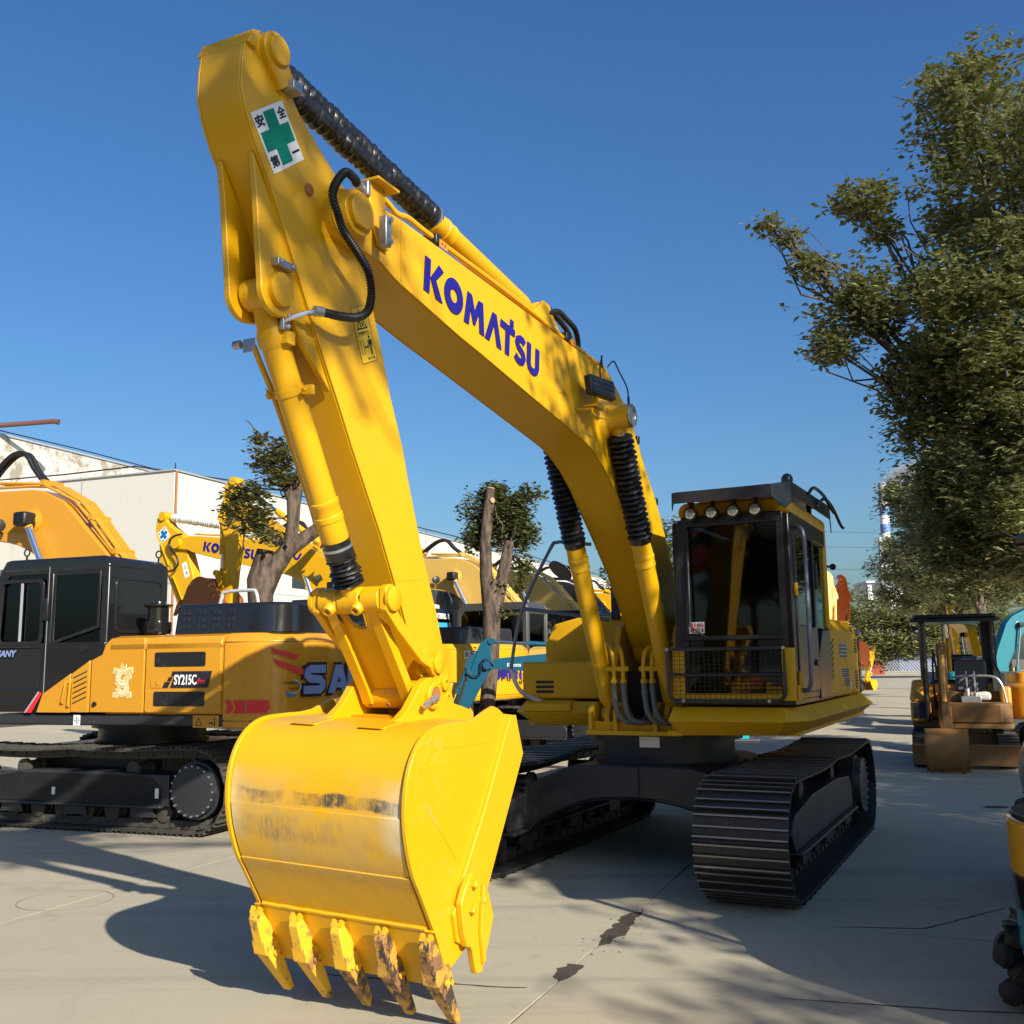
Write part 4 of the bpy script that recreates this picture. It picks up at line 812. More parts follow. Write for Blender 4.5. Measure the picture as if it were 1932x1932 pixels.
# --- cylinders
def cylinder(name, p0, p1, r, rod_r, t_rod, parent, bell=None, bj=0.0, y=0, mat=YEL, rodmat=CHROME, eye=.09, rings=(), bmat=BEL, amp=1.3, pitch=.032):
    """barrel from p1 (t=1) to t_rod, rod from t_rod to p0 (t=0)"""
    a = Vector((p0[0], y, p0[1])); b = Vector((p1[0], y, p1[1])); d = (b-a).normalized(); L = (b-a).length
    m = MB(); k = a.lerp(b, t_rod); prof = [(0, rod_r*1.05), (0, r*1.0), (.02, r*1.06), (.11, r*1.06), (.115, r*1.12), (.14, r*1.12), (.145, r*1.06), (.19, r*1.06), (.195, r*1.1), (.215, r*1.1), (.22, r)]
    prof += [(L*(1-t_rod)-.20, r), (L*(1-t_rod)-.16, r*.98), (L*(1-t_rod)-.08, r*.55)]
    m.lathe(k, b, prof, 28); root = obj(name, m, mat, parent)
    e = MB(); e.lathe(b - Vector((0, eye*.75, 0)), b + Vector((0, eye*.75, 0)), [(0, eye*.6), (0, eye*.88), (eye*1.5, eye*.88), (eye*1.5, eye*.6)], 24); obj("cylinder_eye", e, mat, root, bevel=.004)
    e = MB(); e.lathe(a - Vector((0, eye*.75, 0)), a + Vector((0, eye*.75, 0)), [(0, eye*.5), (0, eye*.8), (eye*1.5, eye*.8), (eye*1.5, eye*.5)], 24); e.cyl(a + d*eye*.5, a + d*eye*1.5, rod_r*1.25, 16); obj("rod_eye", e, mat, root, bevel=.004)
    obj("rod", MB().cyl(a + d*eye*1.2, k, rod_r, 20), rodmat, root)
    if bell:
        t0, t1 = bell; q0, q1 = a.lerp(b, t0), a.lerp(b, t1); mb = MB(); ribbed(mb, q0, q1, r*.88, r*amp, pitch, bj, 22); obj("bellows", mb, bmat, root, smooth=(50 if bj else 25))
        cl_ = MB(); cl_.lathe(q1 - d*.02, q1 + d*.035, [(0, r*1.1), (.0, r*1.16), (.02, r*1.2), (.05, r*1.16), (.055, r*1.1)], 22); obj("bellows_clamp", cl_, RUB, root)
    return root
for s_ in (1, -1):
    c = cylinder("boom_cylinder", (1.87, 3.61), (.63, 1.25), .078, .045, .395, H, bell=(.055, .385), bj=.05, y=s_*.29, amp=1.28, pitch=.042)
    obj("hose_clamp_band", MB().lathe((.63+1.24*.20, s_*.29, 1.25+2.36*.20), (.63+1.24*.185, s_*.29, 1.25+2.36*.185), [(0, .080), (0, .088), (.03, .088), (.03, .080)], 24).box((.82, s_*.29-.12, 1.68), (.86, s_*.29-.08, 1.72)), YEL, c)
ac = cylinder("arm_cylinder", (5.87, 4.55), (2.80, 4.215), .070, .045, .535, H)
sl_ = MB(); A_, B_ = Vector((5.70, 0, 4.545)), Vector((4.20, 0, 4.385)); ribbed(sl_, A_, B_, .068, .080, .050, .045, 26); obj("sleeve", sl_, RUB, ac, smooth=50)
sl_ = MB(); ribbed(sl_, (5.72, .035, 4.47), (4.75, .02, 4.385), .050, .062, .055, .05, 22); obj("sleeve", sl_, RUB, ac, smooth=50)
sl_ = MB(); ribbed(sl_, (4.42, 0, 4.41), (4.19, 0, 4.385), .073, .079, .018, .02, 24); obj("sleeve_gather", sl_, RUB, ac, smooth=40)
obj("sleeve_clamp", MB().lathe((4.235, 0, 4.39), (4.215, 0, 4.388), [(0, .078), (0, .081), (.02, .081), (.02, .078)], 24), STEEL, ac)
bc = cylinder("bucket_cylinder", (4.99, 2.03), (5.765, 3.40), .067, .042, .21, H, y=0, eye=.085)
d_ = (Vector((5.765, 0, 3.40)) - Vector((4.99, 0, 2.03))); L_ = d_.length; dn = d_/L_
def bcp(t, off=0, out=0): return Vector((4.99, 0, 2.03)) + dn*t*L_ + Vector((0, off, 0)) + Vector((dn.z, 0, -dn.x))*out
bb = MB(); ribbed(bb, bcp(.055), bcp(.155), .058, .074, .020, .10, 24); obj("bellows", bb, BEL, bc, smooth=50)
obj("bellows_wrap", MB().lathe(bcp(.150), bcp(.215), [(0, .070), (.01, .076), (.05, .074), (.08, .070), (.10, .072)], 24), RUB, bc); obj("hose_clip", MB().lathe(bcp(.185), bcp(.195), [(0, .074), (0, .0765), (.013, .0765), (.013, .074)], 24), STEEL, bc)
obj("cylinder_neck", MB().lathe(bcp(.98), bcp(.80), [(0, .05), (.06, .058), (.12, .062), (.15, .074), (.20, .076), (.22, .068)], 24).box(tuple(bcp(.86, .03)-Vector((.03,0,.03))), tuple(bcp(.86, .10)+Vector((.03,0,.03)))), YEL, bc)
bd = MB(); bd.lathe(bcp(.715), bcp(.69), [(0, .067), (0, .073), (.035, .073), (.035, .067)], 24); bd.box(tuple(bcp(.70, .06)-Vector((.025,0,.02))), tuple(bcp(.70, .125)+Vector((.0,0,.025)))); bd.box(tuple(bcp(.70, -.125)-Vector((.0,0,.02))), tuple(bcp(.70, -.06)+Vector((.02,0,.025)))); bd.cyl(tuple(bcp(.705, .105, .015)), tuple(bcp(.705, .105, .04)), .012, 6).cyl(tuple(bcp(.705, -.105, .015)), tuple(bcp(.705, -.105, .04)), .012, 6); obj("clamp_band", bd, YEL, bc)
obj("feed_pipe", MB().tube(spline([bcp(.86, -.10, .03), bcp(.80, -.10, .02), bcp(.70, -.10, 0), bcp(.5, -.095, -.01), bcp(.33, -.09, -.01), bcp(.25, -.085, 0), bcp(.235, -.05, .0)], 5), .014, 8), YEL2, bc); obj("pipe_fitting", MB().box(tuple(bcp(.88, -.16, .01)), tuple(bcp(.845, -.09, .05))).cyl(bcp(.87, -.17, .03), bcp(.87, -.21, .03), .022, 8), STEEL, bc, bevel=.006)

# --- bucket linkage
lk = MB()
lk.lathe((4.99, -.18, 2.03), (4.99, .18, 2.03), [(0, .05), (0, .068), (.10, .068), (.11, .060), (.25, .060), (.26, .068), (.36, .068), (.36, .05)], 24)
lk.lathe((4.61, -.165, 1.55), (4.61, .165, 1.55), [(0, .05), (0, .072), (.33, .072), (.33, .05)], 28)
lko = obj("bucket_link", lk, YEL, H, bevel=.003)
for s_ in (1, -1):
    sb_ = MB(); sb_.prism([(5.055, 2.02), (4.99, 1.94), (4.90, 1.90), (4.60, 1.50), (4.68, 1.50), (4.73, 1.58)], s_*.095, s_*.155); obj("link_side", sb_, YEL, lko, bevel=.008)
wb = MB(); lp = [(4.92, -.095, 1.90), (4.92, -.07, 1.90)] 
cut = [(y, -.10*sqrt(max(0, 1-(y/.075)**2))) for y in [-.075+.15*i/10 for i in range(11)]]
dl = (Vector((4.99, 0, 2.03)) - Vector((4.61, 0, 1.55))).normalized(); Lk = (Vector((4.99, 0, 2.03)) - Vector((4.61, 0, 1.55))).length
Mwb = frame((4.61+.012, 0, 1.55-.012), (0, 1, 0), dl)
wb.prism([(-.10, .05), (.10, .05), (.10, Lk-.06)] + [(y, Lk-.06+z) for y, z in reversed(cut)] + [(-.10, Lk-.06)], -.012, .012, 'Z'); wbo = obj("link_web", wb, YEL, lko); wbo.matrix_local = Mwb
for y_ in (-.11, .06):
    nb = MB(); c0 = Vector((5.03, y_, 2.00)); nb.lathe(c0, c0+Vector((.06, 0, -.045)), [(0, .035), (.045, .030), (.05, .026), (.05, .016), (.03, .014)], 14); obj("grease_port", nb, YEL, lko)
for s_ in (1, -1):
    sk = MB(); sk.prism(arc(4.99, 2.03, .075, 45, 225, 8) + [(4.72, 1.79), (4.60, 1.735)] + arc(4.54, 1.71, .070, 110, 340, 8)[0:] + [(4.70, 1.72), (4.93, 1.88), (5.04, 1.975)], s_*.185, s_*.225); so = obj("side_link", sk, YEL, H, bevel=.005)
    cp = MB(); cp.lathe((4.99, s_*.225, 2.03), (4.99, s_*.25, 2.03), [(0, .062), (.02, .062), (.025, .054)], 24); cp.lathe((4.54, s_*.225, 1.71), (4.54, s_*.245, 1.71), [(0, .055), (.016, .055), (.02, .048), (.02, .008), (.015, .006)], 24); obj("pin_caps", cp, YEL, so)
    gz = MB(); gz.cyl((4.54, s_*.13, 1.71), (4.54, s_*.186, 1.71), .055, 20); obj("pin", gz, YEL, so)
obj("grease_smear", MB().lathe((5.02, .08, 2.06), (5.035, .075, 2.075), [(0, .045), (.012, .04), (.018, .01)], 9), INK, lko)

# --- bucket
BY0, BY1 = -.475, .515
bkt = empty("bucket", (0, 0, 0)); bkt.parent = H; bkt.matrix_local = Matrix.Translation((0, 0, 1.5)) @ Matrix.Rotation(radians(-2.0), 4, 'X') @ Matrix.Translation((0, 0, -1.5))   # hangs slightly askew on worn pins
shell = [(5.02, .50), (5.09, .60), (5.16, .70), (5.225, .79), (5.275, .90), (5.305, 1.0), (5.315, 1.10), (5.305, 1.20), (5.27, 1.29), (5.21, 1.36), (5.13, 1.405), (5.02, 1.425), (4.80, 1.43), (4.55, 1.43), (4.40, 1.40), (4.30, 1.34)]
def fine(p, k=4): return [(q.x, q.y) for q in spline([(a, b, 0) for a, b in p], k)]
sf = fine(shell, 4)
def offs(p, d):
    o = []
    for i in range(len(p)):
        a = Vector(p[max(i-1, 0)]); b = Vector(p[min(i+1, len(p)-1)]); t_ = (b-a).normalized(); o.append((p[i][0]+t_.y*d, p[i][1]-t_.x*d))
    return o
def sheet(name, p, d0, d1, y0, y1, mat=BKT, par=None, bevel=0):
    q0, q1 = offs(p, d0), offs(p, d1); return obj(name, MB().prism(q1 + q0[::-1], y0, y1), mat, par or bkt, smooth=30, bevel=bevel)
sheet("bucket_shell", sf, -.02, 0.0, BY0+.005, BY1-.005)
def sub(p, z0, z1): 
    q = [a for a in p if a[1] <= z1+1e-6 and a[1] >= z0-1e-6 and a[0] > 5.0]; return q
dd = fine(shell, 12)
sheet("wear_plate", sub(dd, .77, 1.045), -.001, .007, BY0+.01, BY1-.01, bevel=.002)
sheet("wear_plate", sub(dd, .50, .775), -.001, .014, BY0+.012, BY1-.012, bevel=.002)
sideo = arc(0, 0, 0, 0, 0, 1)[:0]
outer = offs(sf, .016)
sidep = [q for q in outer if not (q[0] < 4.98 and q[1] > 1.35)] + [(4.90, 1.445), (4.78, 1.445), (4.68, 1.455), (4.58, 1.485), (4.50, 1.505), (4.44, 1.49), (4.38, 1.46), (4.27, 1.45), (4.175, 1.24), (4.56, .61), (4.74, .36), (4.88, .30)]
for y0, y1, so_ in ((BY0-.022, BY0, -1), (BY1, BY1+.022, 1)):
    obj("side_plate", MB().prism(sidep, y0, y1), YELB, bkt, bevel=.003)
    yo = y1 if so_ > 0 else y0
    strip = [(4.33, 1.448), (4.27, 1.45), (4.172, 1.24), (4.555, .61), (4.74, .36), (4.86, .42), (4.90, .55), (4.80, .72), (4.60, 1.0)]
    obj("edge_strip", MB().prism(strip, yo, yo+so_*.020), BKT, bkt, bevel=.003)
    wl_ = MB(); 
    for a, b in (((5.02, 1.33), (4.50, 1.325)), ((5.02, 1.33), (5.13, 1.25)), ((5.15, 1.08), (4.86, .80))): wl_.bar((a[0], yo+so_*.0005, a[1]), (b[0], yo+so_*.0005, b[1]), .004, .006)
    obj("weld_seams", wl_, BKT, bkt)
    yc_ = yo+so_*.020
    cut_ = [(4.79, .73), (4.85, .67), (4.89, .60), (4.86, .47), (4.82, .39), (4.79, .385), (4.765, .36), (4.74, .29), (4.72, .245), (4.665, .235), (4.60, .36), (4.55, .48), (4.61, .60), (4.70, .68)]
    sc = obj("side_cutter", MB().prism(cut_, yc_, yc_+so_*.035), BKT, bkt, bevel=.006)
    rbm = MB(); rbm.prism([(4.70, .66), (4.72, .45), (4.68, .28), (4.66, .30), (4.68, .46), (4.67, .64)], yc_+so_*.035, yc_+so_*.055); obj("cutter_rib", rbm, BKT, sc, bevel=.004)
    for x_, z_ in ((4.785, .675), (4.69, .585), (4.80, .56)): obj("bolt_head", MB().lathe((x_, yc_+so_*.03, z_), (x_, yc_+so_*.065, z_), [(0, .022), (.028, .022), (.034, .016)], 6), BKT, sc)
# lip plate and teeth
obj("lip_plate", MB().prism([(5.055, .505), (5.02, .52), (4.865, .235), (4.895, .215)], BY0-.035, BY1+.035), BKT, bkt, bevel=.003)
obj("weld_bead", MB().tube([(5.052, BY0+.02+.05*i, .513+random.uniform(-.002, .002)) for i in range(20)], .012, 6), BKT, bkt)
for k in range(5):
    y = BY0 + (BY1-BY0)*k/4
    ad = MB(); h0, h1 = .030, .042
    p = [(5.06, .475), (5.085, .488), (5.10, .44), (5.045, .30), (4.99, .275), (4.90, .25), (4.92, .33)]
    ad.prism(p, y-h0, y+h0); ad.prism([(5.00, .335), (5.055, .33), (5.03, .255), (4.94, .235), (4.885, .27), (4.93, .34)], y-h1, y+h1)
    a_ = obj("tooth_adapter", ad, (WORN if k < 3 else WORND), bkt, bevel=.006)
    nk = MB(); nk.prism([(5.058, .482), (5.078, .502), (5.094, .470), (5.08, .46)], y-h0, y-h0+.018); nk.prism([(5.058, .482), (5.078, .502), (5.094, .470), (5.08, .46)], y+h0-.018, y+h0); obj("adapter_horns", nk, BKT, a_)
    tm = MB()
    top = [(4.90, .24), (5.035, .275)]; tip = [(4.765, .040), (4.803, .028)]
    vs_ = []
    for (x_, z_), hw in ((top[0], .044), (top[1], .044), (tip[1], .024), (tip[0], .024)): vs_ += [(x_, y-hw, z_), (x_, y+hw, z_)]
    tm.add(vs_, [(0,1,3,2), (2,3,5,4), (4,5,7,6), (6,7,1,0), (0,2,4,6), (1,7,5,3)])
    t_ = obj("bucket_tooth", tm, (WORN if k < 2 else WORND), bkt, bevel=.008)
    obj("tooth_pin", MB().cyl((4.965, y+.048, .262), (4.965, y+.058, .262), .018, 12), WORN, t_)
# bucket ears
for y0, y1 in ((-.225, -.18), (.18, .225)):
    er_ = MB(); er_.prism([(5.0, 1.425), (4.90, 1.45), (4.83, 1.49), (4.77, 1.55), (4.72, 1.605), (4.66, 1.640), (4.60, 1.645), (4.54, 1.62), (4.47, 1.55), (4.38, 1.505), (4.28, 1.485), (4.17, 1.46), (4.12, 1.40), (4.14, 1.26), (4.30, 1.25), (4.45, 1.40)], y0, y1); e_ = obj("bucket_ear", er_, YEL, bkt, bevel=.004)
    yo, sg = (y1, 1) if y1 > 0 else (y0, -1)
    bs = MB(); bs.lathe((4.605, yo, 1.553), (4.605, yo+sg*.03, 1.553), [(0, .072), (.022, .072), (.028, .064), (.028, .045), (.022, .043)], 28); obj("pin_boss", bs, YEL, e_)
    obj("pin_ring", MB().lathe((4.605, yo+sg*.022, 1.553), (4.605, yo+sg*.033, 1.553), [(0, .036), (0, .040), (.010, .040), (.010, .036)], 24), RUST, e_)
    obj("lock_bolt", MB().cyl((4.66, yo+sg*.045, 1.535), (4.75, yo+sg*.045, 1.50), .012, 8).cyl((4.64, yo+sg*.045, 1.543), (4.67, yo+sg*.045, 1.531), .020, 6).cyl((4.72, yo+sg*.045, 1.512), (4.735, yo+sg*.045, 1.506), .020, 6), STEEL, e_)
tpad = MB()
for y in (-.20, .20): tpad.prism([(5.12, 1.408), (5.14, 1.415), (4.96, 1.437), (4.96, 1.425)], y-.07, y+.07)
obj("ear_foot_plates", tpad, YEL, bkt, bevel=.003)
tq = MB(); tq.prism([(4.55, 1.44), (4.75, 1.44), (4.70, 1.35), (4.5, 1.35)], -.18, .18); obj("cross_plate", tq, YEL, bkt)
obj("rivets", MB().cyl((4.665, -.11, 1.50), (4.672, -.11, 1.495), .012, 8).cyl((4.665, -.0, 1.50), (4.672, -.0, 1.495), .012, 8).cyl((4.665, .11, 1.50), (4.672, .11, 1.495), .012, 8), RUST, lko)

# --- big looped hose from the boom to the bucket cylinder
hp = [(5.28, .20, 4.09), (5.38, .25, 4.075), (5.48, .27, 4.06), (5.54, .27, 4.00), (5.58, .27, 3.93), (5.58, .27, 3.88), (5.54, .27, 3.82), (5.50, .27, 3.76), (5.43, .27, 3.72), (5.36, .27, 3.68), (5.29, .27, 3.63), (5.26, .27, 3.56), (5.26, .27, 3.49), (5.29, .27, 3.42), (5.36, .26, 3.37), (5.47, .24, 3.345), (5.57, .21, 3.34)]
hose("looped_hose", hp, .0225, HOSE, H, corr=.014, n=12)
obj("hose_ferrule", MB().tube([(5.57, .21, 3.34), (5.61, .195, 3.335)], .0255, 12), STEEL, H); obj("metal_tube", MB().tube(spline([(5.60, .195, 3.335), (5.64, .17, 3.318), (5.69, .12, 3.29), (5.70, .09, 3.275)], 5), .013, 10), CHROME, H)
obj("flange_block", MB().box((5.665, .075, 3.235), (5.715, .10, 3.315)).cyl((5.69, .10, 3.30), (5.69, .12, 3.30), .012, 6).cyl((5.69, .10, 3.25), (5.69, .12, 3.25), .012, 6), STEEL, H, bevel=.004)
obj("hose_ferrule", MB().tube([(5.33, .225, 4.085), (5.25, .19, 4.10)], .026, 12).tube([(5.25, .19, 4.10), (5.22, .18, 4.11)], .017, 10), STEEL, H); obj("flange_block", MB().box((5.19, .13, 4.07), (5.22, .22, 4.15)), STEEL, H, bevel=.006)
# --- hoses at the boom foot
for y_, dx in ((-.16, 0), (-.075, .02), (.11, 0), (.185, .02)):
    obj("hydraulic_tube", MB().tube(spline([(.72, y_-.12 if y_ < 0 else y_+.13, 1.86), (.80, y_-.08 if y_ < 0 else y_+.09, 1.86), (.88, y_-.02 if y_ < 0 else y_+.02, 1.80), (.89, y_, 1.68), (.89, y_, 1.55)], 5), .018, 8).cyl((.89, y_, 1.56), (.89, y_, 1.53), .030, 6), YEL2, H)
    o_ = obj("taped_hose", MB().tube(spline([(.89, y_, 1.54), (.90, y_+.01, 1.42), (.92, y_+.04, 1.28), (.90, y_+.10, 1.21), (.80, y_+.2, 1.20), (.6, y_+.2, 1.25)], 6), [.024+random.uniform(-.004, .004) for _ in range(31)], 9), paint("grey tape", (.13, .125, .115), .45, .8, bump=1, scale=3), H)
obj("tube_clamps", MB().box((.86, -.24, 1.63), (.90, -.03, 1.67)).box((.86, .07, 1.63), (.90, .30, 1.67)), YEL2, H, bevel=.006)
obj("data_plate", MB().box((.70, -.01, .98), (.705, .17, 1.07)), WHITE, H)

# ------------------------------------------------------------------ other excavators
FOOT = (.15, 1.87); TIP = (5.35, 3.91)
def rot2(p, c, a, k=1.0):
    x, z = (p[0]-c[0])*k, (p[1]-c[1])*k; return (c[0]+x*cos(a)-z*sin(a), c[1]+x*sin(a)+z*cos(a))
APIV = (5.35, 3.91); ABOT = (4.27, 1.36); CTOP = (5.765, 3.40); LPIN = (4.99, 2.03)
def digger(name, loc, heading, label, cat, group, col, cabm=None, boom_a=0.0, arm_a=0.0, scale=1.0, arm_k=1.0, canopy=False, hoodm=None, house=True, pipes=True, brandtxt=False, bucket=True, gauge=2.2, booms=True, body_only=False, cwm=None, tracks=True, sleeve=False, bk_a=0.0, boomm=None, arch=.22):
    cabm = cabm or BLK; hoodm = hoodm or col; cwm = cwm or col; bm = boomm or col
    R = empty(name, loc, heading, label, cat, group, scale)
    if tracks: undercarriage(R, gauge, .60, 1.60, -1.62, .44, .45, .40, .42, TRKD, UND, shoes=False, beam=False)
    cb = MB(); cb.box((-.9, -gauge/2+.2, .48), (.9, gauge/2-.2, .85)); obj("car_body", cb, UND, R, bevel=.03)
    if house:
        dk = MB(); dk.box((-2.3, -1.33, 1.10), (1.05, 1.33, 1.22)); obj("main_deck", dk, UND, R, bevel=.02)
        bd = MB(); bd.prism([(1.34, 1.22), (1.34, 1.90), (1.28, 2.0), (1.1, 2.04), (-1.1, 2.04), (-1.28, 2.0), (-1.34, 1.9), (-1.34, 1.22)], -2.0, -.42, 'X'); bd.prism(rrect(-1.34, 1.22, -.42, 1.78, .05), -.42, .6, 'X'); body = obj("body_panels", bd, col, R, bevel=.03)
        rear = [(-1.95, 1.36), (-2.22, 1.36), (-2.45, 1.28), (-2.62, 1.08), (-2.74, .6), (-2.78, 0), (-2.74, -.6), (-2.62, -1.08), (-2.45, -1.28), (-2.22, -1.36), (-1.95, -1.36)]
        cw = MB(); cw.prism([(x*.985, y*.97) for x, y in rear], 1.08, 1.16, 'Z', top=rear); cw.prism(rear, 1.16, 1.96, 'Z'); cw.prism(rear, 1.96, 2.06, 'Z', top=[(x+.09 if x < -2 else x, y*.94) for x, y in rear]); cwo = obj("counterweight", cw, cwm, R, bevel=.02, smooth=50)
        hh = MB(); hp_ = rrect(-2.45, -.95, -.95, 1.02, .22, 5); hh.prism(hp_, 2.04, 2.36, 'Z', top=[(x*.985+(-.02), y*.96) for x, y in hp_]); obj("engine_cover", hh, hoodm, R, bevel=.04)
    else: cwo = None
    if not canopy:
        x0, x1, y0, y1, z0, z1 = -.42, 1.22, .36, 1.34, 1.24, 2.93
        c = MB(); c.prism([(x1, z0), (x1, z0+.2), (x1-.10, z1-.12), (x1-.18, z1), (x0+.08, z1), (x0, z1-.10), (x0, z0)], y0, y1-.0)
        # shell with window openings: ring on each side plus roof, floor and sill
        cab = MB(); op = [(x1, z0), (x1, z0+.25), (x1-.06, z1-.16), (x1-.16, z1), (x0+.08, z1), (x0, z1-.10), (x0, z0+.4), (x0, z0)]; ip = [(x1-.14, z0+.15), (x1-.09, z0+.35), (x1-.14, z1-.25), (x1-.22, z1-.16), (x0+.15, z1-.16), (x0+.10, z1-.22), (x0+.10, z0+.75), (x0+.3, z0+.15)]
        frame_ring(cab, op, ip, y1-.06, y1); frame_ring(cab, op, ip, y0, y0+.06)
        cab.prism([(x1-.16, z1), (x0+.08, z1), (x0, z1-.10), (x0, z1-.14), (x1-.08, z1-.14)], y0+.06, y1-.06)
        cab.box((x0, y0+.06, z0), (x0+.06, y1-.06, z0+.75)); cab.box((x0, y0+.06, z1-.24), (x0+.06, y1-.06, z1-.12)); cab.box((x0, y0+.06, z0), (x1, y1-.06, z0+.08)); cab.box((x0, y0+.06, z0+.7), (x0+.06, y0+.14, z1-.2)); cab.box((x0, y1-.14, z0+.7), (x0+.06, y1-.06, z1-.2))
        cab.box((x1-.07, y0+.06, z1-.20), (x1-.02, y1-.06, z1-.10)); cab.box((.36, y1-.055, z0+.1), (.46, y1-.005, z1-.1)); cab.box((x0+.1, y1-.05, z0+.1), (x1-.1, y1-.01, z0+.72))
        cabo = obj("cab", cab, cabm, R, bevel=.015)
        g1 = MB(); g1.box((x0+.08, y1-.03, z0+.6), (.36, y1-.024, z1-.15)); obj("side_window", g1, GLSC, cabo, smooth=0)
        g1 = MB(); g1.box((.46, y1-.03, z0+.6), (x1-.1, y1-.024, z1-.15)); obj("door_window", g1, GLSC, cabo, smooth=0)
        g1 = MB(); g1.box((x0+.1, y0+.02, z0+.6), (x1-.1, y0+.026, z1-.15)); obj("side_window", g1, GLSC, cabo, smooth=0)
        g1 = MB(); g1.prism([(x1-.03, z0+.1), (x1-.025, z0+.1), (x1-.085, z1-.2), (x1-.09, z1-.2)], y0+.06, y1-.06); obj("front_window", g1, GLSC, cabo, smooth=0)
        g1 = MB(); g1.box((x0+.03, y0+.14, z0+.75), (x0+.036, y1-.14, z1-.22)); obj("rear_window", g1, GLS, cabo, smooth=0)
        s_ = MB(); s_.box((-.05, .62, 1.30), (.40, 1.06, 1.72)); s_.prism([(.0, 1.7), (-.14, 2.35), (-.05, 2.37), (.09, 1.72)], .62, 1.06); s_.box((.1, .45, 1.5), (.5, .55, 1.9)); obj("seat", s_, SEAT, cabo, bevel=.04)
    else:
        c = MB(); c.prism(rrect(-.60, .02, 1.10, 1.22, .10), 2.44, 2.50, 'Z'); c.prism(rrect(-.52, .10, 1.02, 1.14, .08), 2.50, 2.56, 'Z')
        cabo = obj("canopy_roof", c, BLK, R, bevel=.01)
        for x, y in ((-.5, .12), (-.5, 1.12), (.98, .12), (.98, 1.12)):
            if x > 0 and canopy == 2: continue
            obj("canopy_post", MB().tube([(x, y, 1.15), (x, y, 2.46)], .028, 8), BLK, R)
    bo = None
    if booms:
        T = lambda p: rot2(p, FOOT, boom_a)
        bo = obj("boom", MB().prism([T(p) for p in bprof], -.18, .18), bm, R, bevel=.012)
        tip = T(TIP)
        def TA(p): q = rot2((p[0]-APIV[0]+tip[0], p[1]-APIV[1]+tip[1]), tip, arm_a+boom_a, arm_k); return q
        ao = obj("arm", MB().prism([TA(p) for p in af+abk], -.125, .125), bm, R, bevel=.01)
        fl_ = MB()
        for q in (af[3:9], af[9:]):
            for i in range(len(q)-1): fl_.bar((TA(q[i])[0], 0, TA(q[i])[1]), (TA(q[i+1])[0], 0, TA(q[i+1])[1]), .30, .015)
        obj("arm_flange", fl_, bm, ao, kind="stuff")
        bs = MB(); bs.lathe((tip[0], -.26, tip[1]), (tip[0], .26, tip[1]), [(0, .08), (0, .12), (.52, .12), (.52, .08)], 20); p_ = TA((5.88, 4.52)); bs.lathe((p_[0], -.17, p_[1]), (p_[0], .17, p_[1]), [(0, .06), (0, .10), (.34, .10), (.34, .06)], 18); q = T((1.87, 3.61)); bs.lathe((q[0], -.34, q[1]), (q[0], .34, q[1]), [(0, .08), (0, .1), (.13, .10), (.15, .15), (.53, .15), (.55, .10), (.68, .10), (.68, .07)], 22); obj("pin_bosses", bs, bm, bo)
        q0 = T((1.87, 3.61))
        for s__ in (1, -1):
            cylinder("boom_cylinder", q0, (.63, 1.25), .080, .045, .56, R, y=s__*.30, mat=bm)
            obj("cylinder_head_cover", MB().box((q0[0]-.10, s__*.30-.085, q0[1]-.09), (q0[0]+.10, s__*.30+.12, q0[1]+.09)), BEL, bo, bevel=.03)
        pt = TA((5.88, 4.52)); pb_ = T((2.80, 4.215)); cc = cylinder("arm_cylinder", pt, pb_, .072, .045, .48, R, mat=bm)
        if sleeve:
            sm_ = MB(); a_ = Vector((pt[0], 0, pt[1])); b_ = Vector((pb_[0], 0, pb_[1])); ribbed(sm_, a_.lerp(b_, .06), a_.lerp(b_, .52), .075, .092, .05, .08, 14); obj("sleeve", sm_, RUB if sleeve == 1 else FOIL, cc, smooth=50)
        ct, lp_ = TA(CTOP), TA(LPIN); cylinder("bucket_cylinder", lp_, ct, .067, .042, .35, R, mat=bm)
        lg = MB(); lgp = [TA(p) for p in [(5.96, 3.99), (5.885, 3.42), (5.83, 3.30), (5.70, 3.29), (5.36, 3.02), (5.60, 3.44)]]; lg.prism(lgp, -.11, -.07); lg.prism(lgp, .07, .11); obj("cylinder_lugs", lg, bm, ao)
        if pipes:
            for y_, r_ in ((.15, .020), (.08, .024), (.01, .024), (-.07, .020), (-.14, .020)):
                pp = [(4.9, 4.12), (3.5, 4.10), (2.5, 4.085), (1.92, 4.07), (1.70, 4.055), (1.22, 3.83), (.95, 3.56), (.40, 2.95), (.1, 2.45)] if y_ > .1 else [(2.55, 4.16), (1.92, 4.11), (1.62, 4.06), (1.18, 3.83), (.9, 3.55), (.36, 2.94), (.08, 2.45)]
                obj("hydraulic_pipe", MB().tube([(T(p)[0], y_, T(p)[1]) for p in pp], r_, 7), bm, bo)
            cl_ = MB()
            for p in ((.95, 3.60), (.55, 3.15), (1.75, 4.10)): q = T(p); cl_.box((q[0]-.03, -.17, q[1]-.03), (q[0]+.03, .18, q[1]+.04))
            obj("pipe_clamps", cl_, bm, bo)
            for y_ in (.0, .08):
                q = [T(p) for p in [(2.75, 4.22), (2.55, 4.22+arch*.6), (2.35, 4.22+arch), (2.15, 4.20+arch), (2.0, 4.16+arch*.5), (1.85, 4.16), (1.78, 4.12)]]; hose("boom_hose", [(p[0], y_, p[1]) for p in q], .032, HOSE, bo, k=4)
            q = T((2.35, 3.55)); lm = MB(); lm.lathe((q[0], .30, q[1]), (q[0]-.14, .38, q[1]), [(0, .03), (.03, .07), (.12, .085), (.13, .07)], 12); lm.cyl((q[0], .19, q[1]-.08), (q[0], .33, q[1]-.04), .012, 6); obj("work_light", lm, LAMPB, bo)
